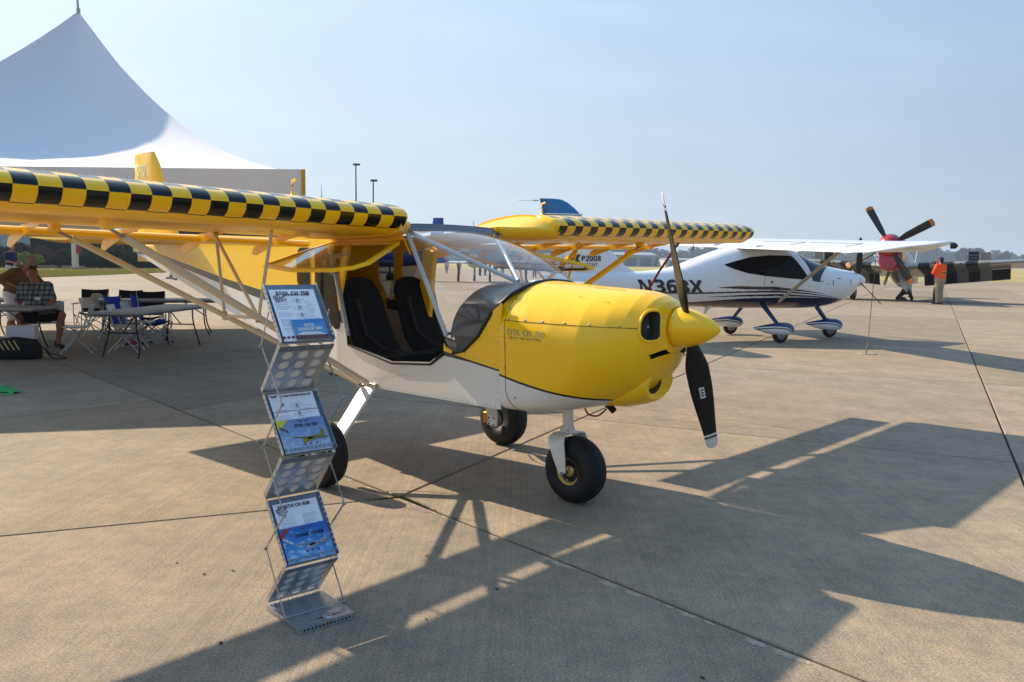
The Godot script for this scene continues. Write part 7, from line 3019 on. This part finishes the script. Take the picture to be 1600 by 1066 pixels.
func head_bones(c: Vector3, f: Vector3, up: Vector3, k: float) -> Array:
	# c is the middle of the head, f where the face looks
	var r := f.cross(up).normalized()
	var u := r.cross(f).normalized()
	var P := func(x: float, y: float, z: float) -> Vector3: return c + (r * x + u * y + f * z) * k
	return [
		[P.call(0, 0.035, -0.025), P.call(0, 0.03, 0.02), 0.082 * k, 0.076 * k],
		[P.call(0, -0.02, 0.01), P.call(0, -0.075, 0.045), 0.062 * k, 0.036 * k],
		[P.call(-0.03, -0.055, 0.015), P.call(0, -0.088, 0.060), 0.030 * k, 0.022 * k],
		[P.call(0.03, -0.055, 0.015), P.call(0, -0.088, 0.060), 0.030 * k, 0.022 * k],
		[P.call(-0.035, 0.022, 0.074), P.call(0.035, 0.022, 0.074), 0.017 * k, 0.017 * k],
		[P.call(0, 0.012, 0.088), P.call(0, -0.028, 0.106), 0.009 * k, 0.014 * k],
		[P.call(-0.012, -0.03, 0.094), P.call(0.012, -0.03, 0.094), 0.010 * k, 0.010 * k],
		[P.call(-0.022, -0.060, 0.083), P.call(0.022, -0.060, 0.083), 0.009 * k, 0.009 * k],
		[P.call(-0.081, 0.012, -0.002), P.call(-0.083, -0.025, 0.004), 0.015 * k, 0.011 * k],
		[P.call(0.081, 0.012, -0.002), P.call(0.083, -0.025, 0.004), 0.015 * k, 0.011 * k],
		[P.call(-0.04, -0.025, 0.055), P.call(-0.03, -0.03, 0.07), 0.026 * k, 0.02 * k],
		[P.call(0.04, -0.025, 0.055), P.call(0.03, -0.03, 0.07), 0.026 * k, 0.02 * k]]

# J: joints; look: colours and lengths
func person(label: String, at: Vector3, J: Dictionary, look: Dictionary, fine := true, group := "") -> Node3D:
	var t := thing("person", label, "person", at, look.get("turn", 0.0), group)
	var cell: float = 0.020 if fine else 0.034
	var kk: float = look.get("build", 1.0)
	var body := []
	var W: float = kk
	var pelvis: Vector3 = J.pelvis
	var chest: Vector3 = J.chest
	var across: Vector3 = (J.shoulder_r - J.shoulder_l).normalized()
	var hip_across: Vector3 = (J.hip_r - J.hip_l).normalized()
	for s in [-1, 1]:
		body.append([pelvis + hip_across * 0.065 * s, pelvis.lerp(chest, 0.5) + across * 0.055 * s, 0.115 * W, 0.108 * W])
		body.append([pelvis.lerp(chest, 0.45) + across * 0.055 * s, chest + across * 0.085 * s, 0.108 * W, 0.110 * W])
	body.append([chest, J.neck, 0.105 * W, 0.058])
	body.append([J.neck, J.head - (J.head - J.neck) * 0.3, 0.056, 0.054])
	body.append([J.shoulder_l, J.shoulder_r, 0.062 * W, 0.062 * W])
	for s in ["_l", "_r"]:
		body.append([J["shoulder" + s], J["elbow" + s], 0.054 * W, 0.042])
		body.append([J["elbow" + s], J["wrist" + s], 0.041, 0.029])
		body.append([J["hip" + s], J["knee" + s], 0.086 * W, 0.058])
		body.append([J["knee" + s], J["knee" + s].lerp(J["ankle" + s], 0.35), 0.056, 0.058])
		body.append([J["knee" + s].lerp(J["ankle" + s], 0.35), J["ankle" + s], 0.058, 0.037])
		body.append([J["ankle" + s], J["toe" + s], 0.037, 0.030])
	var st := begin()
	blob_mesh(st, body, cell, 0.05)
	var face: Vector3 = look.face.normalized()
	var up: Vector3 = look.get("up", Vector3.UP)
	blob_mesh(st, head_bones(J.head, face, up, 1.0), 0.0075 if fine else 0.018, 0.018)
	for s in ["_l", "_r"]:
		var dir: Vector3 = look.get("hand" + s, J["wrist" + s] - J["elbow" + s])
		blob_mesh(st, hand_bones(J["wrist" + s], dir, look.get("palm" + s, Vector3(0, -0.3, 1)), look.get("curl", 0.45), 1.0 if s == "_l" else -1.0), 0.0065 if fine else 0.013, 0.008)
	put("body", st, look.skin, t)
	# shirt
	var sh := []
	var sl: float = look.get("sleeve", 0.75)
	for s in [-1, 1]:
		sh.append([pelvis + (chest - pelvis) * look.get("hem", 0.05) + hip_across * 0.065 * s, pelvis.lerp(chest, 0.5) + across * 0.06 * s, 0.133 * W, 0.128 * W])
		sh.append([pelvis.lerp(chest, 0.45) + across * 0.06 * s, chest + across * 0.088 * s, 0.128 * W, 0.126 * W])
	sh.append([chest, J.neck - (J.neck - chest) * 0.1, 0.118 * W, 0.066])
	sh.append([J.shoulder_l, J.shoulder_r, 0.076 * W, 0.076 * W])
	for s in ["_l", "_r"]:
		var e: Vector3 = J["shoulder" + s].lerp(J["elbow" + s], min(sl, 1.0))
		sh.append([J["shoulder" + s], e, 0.070 * W, 0.066 * W])
		if sl > 1.0:
			sh.append([J["elbow" + s], J["elbow" + s].lerp(J["wrist" + s], sl - 1.0), 0.058, 0.048])
	# folds: a few creases pressed into the cloth
	st = begin()
	blob_mesh(st, sh, cell, 0.045)
	put("shirt", st, look.shirt, t)
	# trousers or shorts
	var tr := []
	var leg: float = look.get("leg", 1.0)
	tr.append([J.hip_l, J.hip_r, 0.122 * W, 0.122 * W])
	tr.append([pelvis, pelvis + (chest - pelvis) * 0.12, 0.14 * W, 0.135 * W])
	for s in ["_l", "_r"]:
		if leg >= 1.0:
			tr.append([J["hip" + s], J["knee" + s], 0.106 * W, 0.080])
			tr.append([J["knee" + s], J["knee" + s].lerp(J["ankle" + s], min(leg - 1.0, 0.96)), 0.080, 0.066])
		else:
			tr.append([J["hip" + s], J["hip" + s].lerp(J["knee" + s], leg), 0.108 * W, 0.092])
	st = begin()
	blob_mesh(st, tr, cell, 0.04)
	put("trousers" if leg >= 1.0 else "shorts", st, look.trousers, t)
	for s in ["_l", "_r"]:
		st = begin()
		var a: Vector3 = J["ankle" + s]
		var b: Vector3 = J["toe" + s]
		var fd := (b - a) * Vector3(1, 0, 1)
		blob_mesh(st, [[a - fd.normalized() * 0.03 - Vector3(0, 0.02, 0), b, 0.046, 0.040], [a + Vector3(0, 0.01, 0), a + Vector3(0, 0.03, 0), 0.047, 0.045]], cell * 0.75, 0.03)
		put("shoe", st, look.shoe, t)
	# hair, hat, eyes
	var r := face.cross(up).normalized()
	var u := r.cross(face).normalized()
	if look.has("hair"):
		st = begin()
		blob_mesh(st, [[J.head + u * 0.048 - face * 0.035, J.head + u * 0.070 - face * 0.005, 0.086, 0.074], [J.head - face * 0.055, J.head - face * 0.05 - u * 0.045, 0.066, 0.055]], 0.010 if fine else 0.02, 0.03)
		put("hair", st, look.hair, t)
	if look.has("cap"):
		st = begin()
		blob_mesh(st, [[J.head + u * 0.068 - face * 0.022, J.head + u * 0.07 + face * 0.015, 0.090, 0.084]], 0.010 if fine else 0.02, 0.02)
		var cap := put("cap", st, look.cap, t)
		st = begin()
		smooth(st)
		for i in 8:
			for j in 3:
				var p := []
				for q in [[i, j], [i + 1, j], [i + 1, j + 1], [i, j + 1]]:
					var an := lerpf(-1.15, 1.15, q[0] / 8.0)
					var rr: float = 0.078 + 0.095 * (q[1] / 3.0) * cos(an * 0.9)
					p.append(J.head + u * (0.062 - 0.03 * (q[1] / 3.0) - 0.012 * an * an) + face * cos(an) * rr + r * sin(an) * (0.078 + 0.01 * q[1]))
				quad(st, p[0], p[1], p[2], p[3])
		put("cap_brim", st, look.cap, cap)
	if fine:
		for s in [-1, 1]:
			st = begin()
			lathe(st, J.head + r * 0.032 * s + u * 0.004 + face * 0.074, face, [[0, 0.011], [0.008, 0.009], [0.012, 0.004], [0.013, 0.0005]], 10)
			put("eye", st, paint("eye_dark", Color(0.07, 0.05, 0.04), 0.2), t)
		if look.has("glasses"):
			st = begin()
			for s in [-1, 1]:
				box(st, J.head + r * 0.034 * s + u * 0.004 + face * 0.096, Vector3(0.052, 0.036, 0.006), Basis(r, u, -face), 0.002)
				box(st, J.head + r * 0.079 * s + u * 0.006 + face * 0.05, Vector3(0.004, 0.008, 0.095), Basis(r, u, -face))
			put("sunglasses", st, paint("lens_black", Color(0.02, 0.02, 0.02), 0.1), t)
	return t

func plaid() -> StandardMaterial3D:
	var n := 96
	var im := Image.create(n, n, false, Image.FORMAT_RGB8)
	for y in n:
		for x in n:
			var a := 0.0
			for v in [x, y]:
				var q: int = v % 48
				a += 1.0 if q < 16 else (0.45 if q > 22 and q < 30 else (0.75 if q == 40 or q == 41 else 0.0))
			var c := Color(0.62, 0.64, 0.66).lerp(Color(0.05, 0.07, 0.10), clamp(a * 0.62, 0, 1))
			im.set_pixel(x, y, c)
	var m := paint("plaid_cotton", Color.WHITE, 0.9)
	m.albedo_texture = ImageTexture.create_from_image(im)
	m.uv1_triplanar = true
	m.uv1_scale = Vector3.ONE / 0.17
	return m

func standing(h := 1.0, lean := 0.0) -> Dictionary:
	return {"pelvis": Vector3(0, 0.96, 0) * h, "chest": Vector3(0, 1.30, lean * 0.3) * h, "neck": Vector3(0, 1.50, lean * 0.4) * h, "head": Vector3(0, 1.635, lean * 0.5 + 0.015) * h,
		"shoulder_l": Vector3(-0.19, 1.42, lean * 0.35) * h, "shoulder_r": Vector3(0.19, 1.42, lean * 0.35) * h,
		"elbow_l": Vector3(-0.25, 1.13, -0.01) * h, "elbow_r": Vector3(0.25, 1.13, -0.01) * h, "wrist_l": Vector3(-0.25, 0.90, 0.08) * h, "wrist_r": Vector3(0.25, 0.90, 0.08) * h,
		"hip_l": Vector3(-0.095, 0.92, 0) * h, "hip_r": Vector3(0.095, 0.92, 0) * h, "knee_l": Vector3(-0.11, 0.50, 0.02) * h, "knee_r": Vector3(0.11, 0.50, 0.02) * h,
		"ankle_l": Vector3(-0.12, 0.085, -0.02) * h, "ankle_r": Vector3(0.12, 0.085, -0.02) * h, "toe_l": Vector3(-0.14, 0.04, 0.14) * h, "toe_r": Vector3(0.14, 0.04, 0.14) * h}

func build_people() -> void:
	var skin := paint("skin_tan", Color(0.62, 0.38, 0.27), 0.55)
	var skin2 := paint("skin_ruddy", Color(0.66, 0.40, 0.30), 0.55)
	var black := mottle("cloth_black", Color(0.015, 0.015, 0.018), Color(0.03, 0.03, 0.032), 0.4, 0.05, 0.9)
	var khaki := mottle("cloth_khaki", Color(0.58, 0.52, 0.42), Color(0.64, 0.58, 0.47), 0.4, 0.05, 0.9)
	# seated man in plaid
	var J := {"pelvis": Vector3(0, 0.57, 0), "chest": Vector3(-0.07, 0.93, -0.08), "neck": Vector3(-0.10, 1.13, -0.08), "head": Vector3(-0.12, 1.275, -0.04),
		"shoulder_l": Vector3(-0.28, 1.06, -0.03), "shoulder_r": Vector3(0.10, 1.07, -0.12), "elbow_l": Vector3(-0.36, 0.78, 0.02), "elbow_r": Vector3(0.24, 0.83, -0.02),
		"wrist_l": Vector3(-0.20, 0.68, 0.20), "wrist_r": Vector3(0.20, 0.70, 0.18), "hip_l": Vector3(-0.10, 0.54, 0.03), "hip_r": Vector3(0.09, 0.55, -0.03),
		"knee_l": Vector3(-0.08, 0.56, 0.46), "knee_r": Vector3(0.48, 0.58, 0.16), "ankle_l": Vector3(0.02, 0.09, 0.52), "ankle_r": Vector3(0.42, 0.09, 0.22), "toe_l": Vector3(0.09, 0.045, 0.69), "toe_r": Vector3(0.56, 0.045, 0.32)}
	var man := person("seated man in a dark plaid shirt and black shorts leaning back", Vector3(-8.33, 0, -14.5), J, {"skin": skin, "shirt": plaid(), "trousers": black, "shoe": paint("shoe_dark", Color(0.06, 0.06, 0.06), 0.7), "hair": paint("hair_grey", Color(0.10, 0.09, 0.085), 0.8), "face": Vector3(0.42, 0.12, 0.9), "sleeve": 0.85, "leg": 0.86, "build": 1.08, "palm_l": Vector3(0.2, -0.9, 0.2), "palm_r": Vector3(-0.2, -0.9, 0.2), "curl": 0.5})
	var st := begin()
	box(st, Vector3(0.02, 0.86, 0.075), Vector3(0.09, 0.055, 0.004), Basis(Vector3(1, 0, 0), -0.25))
	put("name_badge", st, paint("paper_white", Color(), 0.6), man)
	st = begin()
	tube(st, curve([Vector3(-0.16, 1.10, 0.02), Vector3(-0.08, 1.0, 0.055), Vector3(0.02, 0.89, 0.078)], 4), 0.006, 5)
	put("lanyard", st, paint("lanyard_blue", Color(0.08, 0.16, 0.24), 0.7), man)
	var cp := thing("cap", "tan cap held in the lap of the seated man in plaid", "cap", Vector3(-8.05, 0.66, -14.18))
	st = begin()
	lathe(st, Vector3.ZERO, Vector3(0.2, 1, 0.35), [[-0.02, 0.10], [0.0, 0.105], [0.05, 0.095], [0.085, 0.06], [0.095, 0.01]], 20)
	slab_of(st, PackedVector2Array([Vector2(0.05, -0.085), Vector2(0.16, -0.06), Vector2(0.19, 0.0), Vector2(0.16, 0.06), Vector2(0.05, 0.085)]), func(p, d): return Vector3(p.x, d - p.x * 0.2, p.y), 0.006)
	put("crown", st, paint("cap_tan", Color(0.42, 0.36, 0.28), 0.9), cp)
	# man in a tan cap leaning over behind him
	J = {"pelvis": Vector3(0, 0.92, 0), "chest": Vector3(0.17, 1.20, 0.06), "neck": Vector3(0.32, 1.35, 0.10), "head": Vector3(0.43, 1.43, 0.13),
		"shoulder_l": Vector3(0.16, 1.30, 0.24), "shoulder_r": Vector3(0.26, 1.33, -0.12), "elbow_l": Vector3(-0.06, 1.16, 0.36), "elbow_r": Vector3(0.44, 1.08, -0.16),
		"wrist_l": Vector3(0.18, 1.10, 0.40), "wrist_r": Vector3(0.52, 1.0, 0.06), "hip_l": Vector3(0.0, 0.90, 0.09), "hip_r": Vector3(0.02, 0.90, -0.09),
		"knee_l": Vector3(0.03, 0.49, 0.12), "knee_r": Vector3(0.15, 0.49, -0.10), "ankle_l": Vector3(-0.04, 0.085, 0.13), "ankle_r": Vector3(0.20, 0.085, -0.12), "toe_l": Vector3(0.12, 0.04, 0.16), "toe_r": Vector3(0.36, 0.04, -0.12)}
	person("stooping man in a tan cap, tan shirt and sunglasses behind the seated man", Vector3(-9.2, 0, -15.2), J, {"skin": skin2, "shirt": mottle("cloth_tan", Color(0.40, 0.32, 0.20), Color(0.46, 0.37, 0.24), 0.4, 0.05, 0.9), "trousers": mottle("cloth_white", Color(0.88, 0.88, 0.90), Color(0.94, 0.94, 0.96), 0.4, 0.05, 0.9), "shoe": paint("shoe_dark", Color(), 0.7), "hair": paint("hair_brown", Color(0.16, 0.11, 0.08), 0.8), "cap": paint("cap_beige", Color(0.60, 0.53, 0.43), 0.9), "glasses": true, "face": Vector3(0.75, -0.2, 0.6), "sleeve": 1.7, "leg": 0.99, "palm_l": Vector3(0, -1, 0.2), "palm_r": Vector3(0, -1, 0.2)})
	# man walking at the far left
	J = standing(1.0, 0.05)
	J.merge({"knee_l": Vector3(-0.10, 0.54, 0.18), "ankle_l": Vector3(-0.10, 0.10, 0.28), "toe_l": Vector3(-0.10, 0.06, 0.45), "knee_r": Vector3(0.10, 0.50, -0.06), "ankle_r": Vector3(0.10, 0.26, -0.42), "toe_r": Vector3(0.10, 0.12, -0.36), "elbow_l": Vector3(-0.24, 1.15, 0.02), "wrist_l": Vector3(-0.16, 1.08, 0.26), "elbow_r": Vector3(0.25, 1.14, 0.03), "wrist_r": Vector3(0.17, 1.06, 0.28)}, true)
	person("man in a dark blue polo shirt and white shorts walking right", Vector3(-19.4, rise(-19.4, -32.0), -32.0), J, {"skin": skin2, "shirt": mottle("cloth_navy", Color(0.03, 0.07, 0.24), Color(0.05, 0.10, 0.30), 0.4, 0.05, 0.9), "trousers": mottle("cloth_cream", Color(0.66, 0.62, 0.56), Color(0.74, 0.70, 0.64), 0.4, 0.05, 0.9), "shoe": paint("shoe_dark", Color(), 0.7), "hair": paint("hair_grey", Color(), 0.8), "cap": paint("cap_stone", Color(0.62, 0.57, 0.50), 0.9), "face": Vector3(0, 0, 1), "sleeve": 0.8, "leg": 0.96, "turn": 1.45, "build": 1.05})
	# man in orange photographing the warbird, seen from behind
	J = standing(1.10, 0.0)
	J.merge({"elbow_l": Vector3(-0.40, 1.36, 0.14), "wrist_l": Vector3(-0.22, 1.66, 0.30), "elbow_r": Vector3(0.34, 1.30, 0.06), "wrist_r": Vector3(0.06, 1.66, 0.30)}, true)
	var om := person("man in a bright orange shirt, beige trousers and blue cap taking a photograph", Vector3(17.55, 0, -33.97), J, {"skin": skin2, "shirt": mottle("cloth_orange", Color(1.0, 0.28, 0.0), Color(1.0, 0.34, 0.02), 0.4, 0.05, 0.85), "trousers": khaki, "shoe": paint("shoe_brown", Color(0.16, 0.10, 0.07), 0.7), "hair": paint("hair_grey", Color(), 0.8), "cap": paint("cap_blue", Color(0.08, 0.07, 0.34), 0.8), "face": Vector3(0.1, 0, 1), "sleeve": 0.95, "leg": 1.97, "turn": PI + 0.42, "build": 1.26, "palm_l": Vector3(1, 0, 0.2), "palm_r": Vector3(-1, 0, 0.2), "hand_l": Vector3(0.2, 0.8, 0.4), "hand_r": Vector3(-0.2, 0.8, 0.4), "curl": 0.7})
	st = begin()
	box(st, Vector3(0.0, 1.30, -0.175), Vector3(0.26, 0.17, 0.012), Basis(), 0.005)
	var pr := put("shirt_print", st, paint("print_yellow", Color(0.85, 0.66, 0.06), 0.8), om)
	st = begin()
	box(st, Vector3(0.0, 1.30, -0.183), Vector3(0.20, 0.055, 0.008), Basis(), 0.004)
	put("print_bar", st, black, pr)
	var cm := thing("camera", "small black camera held up by the man in orange", "camera", Vector3(17.43, 1.70, -34.28), 0.42)
	st = begin()
	box(st, Vector3.ZERO, Vector3(0.15, 0.10, 0.06), Basis(), 0.01)
	put("camera_body", st, black, cm)
	st = begin()
	lathe(st, Vector3(0, 0, -0.03), Vector3(0, 0, -1), [[0, 0.04], [0.08, 0.038], [0.085, 0.03], [0.07, 0.001]], 14)
	put("lens", st, paint("void_black", Color(), 0.9), cm)
	# man kneeling under the propeller
	J = {"pelvis": Vector3(0, 0.42, 0), "chest": Vector3(0.02, 0.80, 0.12), "neck": Vector3(0.0, 0.98, 0.22), "head": Vector3(-0.04, 1.09, 0.32), "shoulder_l": Vector3(-0.19, 0.93, 0.16), "shoulder_r": Vector3(0.20, 0.93, 0.16),
		"elbow_l": Vector3(-0.24, 0.68, 0.30), "elbow_r": Vector3(0.24, 0.70, 0.30), "wrist_l": Vector3(-0.10, 0.66, 0.50), "wrist_r": Vector3(0.10, 0.70, 0.50), "hip_l": Vector3(-0.11, 0.42, 0.02), "hip_r": Vector3(0.11, 0.42, 0.02),
		"knee_l": Vector3(-0.34, 0.40, 0.30), "knee_r": Vector3(0.18, 0.09, 0.38), "ankle_l": Vector3(-0.30, 0.08, 0.02), "ankle_r": Vector3(0.15, 0.09, -0.06), "toe_l": Vector3(-0.36, 0.045, 0.18), "toe_r": Vector3(0.15, 0.05, -0.20)}
	person("crouching man in a white shirt and olive trousers under the fighter's nose", Vector3(17.95, 0, -37.6), J, {"skin": skin2, "shirt": mottle("cloth_white", Color(), Color(), 0.4, 0.05), "trousers": mottle("cloth_olive", Color(0.14, 0.15, 0.09), Color(0.19, 0.19, 0.12), 0.4, 0.05, 0.9), "shoe": paint("shoe_dark", Color(), 0.7), "hair": paint("hair_brown", Color(), 0.8), "face": Vector3(-0.1, -0.2, 1), "sleeve": 0.85, "leg": 1.9, "turn": PI + 0.2, "build": 1.1}, true)
	# onlookers far across the apron, seen through the cabin
	var far := [
		[697, 96.0, Color(0.80, 0.80, 0.82), Color(0.60, 0.58, 0.56), 0.5, "distant onlooker in white shirt and pale shorts, seen through the yellow cabin"],
		[716, 97.0, Color(0.85, 0.20, 0.06), Color(0.09, 0.09, 0.11), 2.8, "distant onlooker in orange-red top and dark shorts, seen through the cabin"],
		[749, 88.0, Color(0.10, 0.12, 0.16), Color(0.08, 0.11, 0.18), 1.0, "distant onlooker in dark shirt and dark jeans, seen through the windscreen"],
		[757, 90.0, Color(0.12, 0.13, 0.15), Color(0.07, 0.08, 0.10), 2.0, "distant onlooker all in black, right beside the one in dark jeans"],
		[773, 92.0, Color(0.70, 0.55, 0.55), Color(0.16, 0.20, 0.30), 0.2, "distant onlooker in pale pink shirt and blue trousers, seen through the windscreen"],
		[784, 91.0, Color(0.66, 0.70, 0.64), Color(0.46, 0.42, 0.36), 3.0, "distant onlooker in pale green shirt and tan trousers, seen through the windscreen"],
		[657, 93.0, Color(0.07, 0.07, 0.08), Color(0.10, 0.10, 0.11), 1.4, "distant onlooker in black between the cabin posts"],
		[834, 80.0, Color(0.40, 0.05, 0.05), Color(0.04, 0.04, 0.05), 0.4, "distant onlooker in dark red by the white fin"]]
	for i in far.size():
		var q = far[i]
		var x: float = (q[0] - 800.0) / 1289.0 * q[1]
		person(q[5], Vector3(x, 0, -q[1]), standing(1.0, 0.02), {"skin": skin, "shirt": paint("onlooker_shirt_%d" % i, q[2], 0.9), "trousers": paint("onlooker_trousers_%d" % i, q[3], 0.9), "shoe": paint("shoe_dark", Color(), 0.7), "hair": paint("hair_brown", Color(), 0.8), "face": Vector3(0, 0, 1), "leg": 0.95 if i < 2 else 1.95, "turn": q[4]}, false, "onlookers across the apron")

func _ready() -> void:
	sky_and_sun()
	build_apron()
	build_land()
	build_far()
	build_tent()
	build_yellow_plane()
	build_white_plane()
	build_warbird()
	build_distant_planes()
	build_furniture()
	build_people()
	build_stand()
	build_litter()
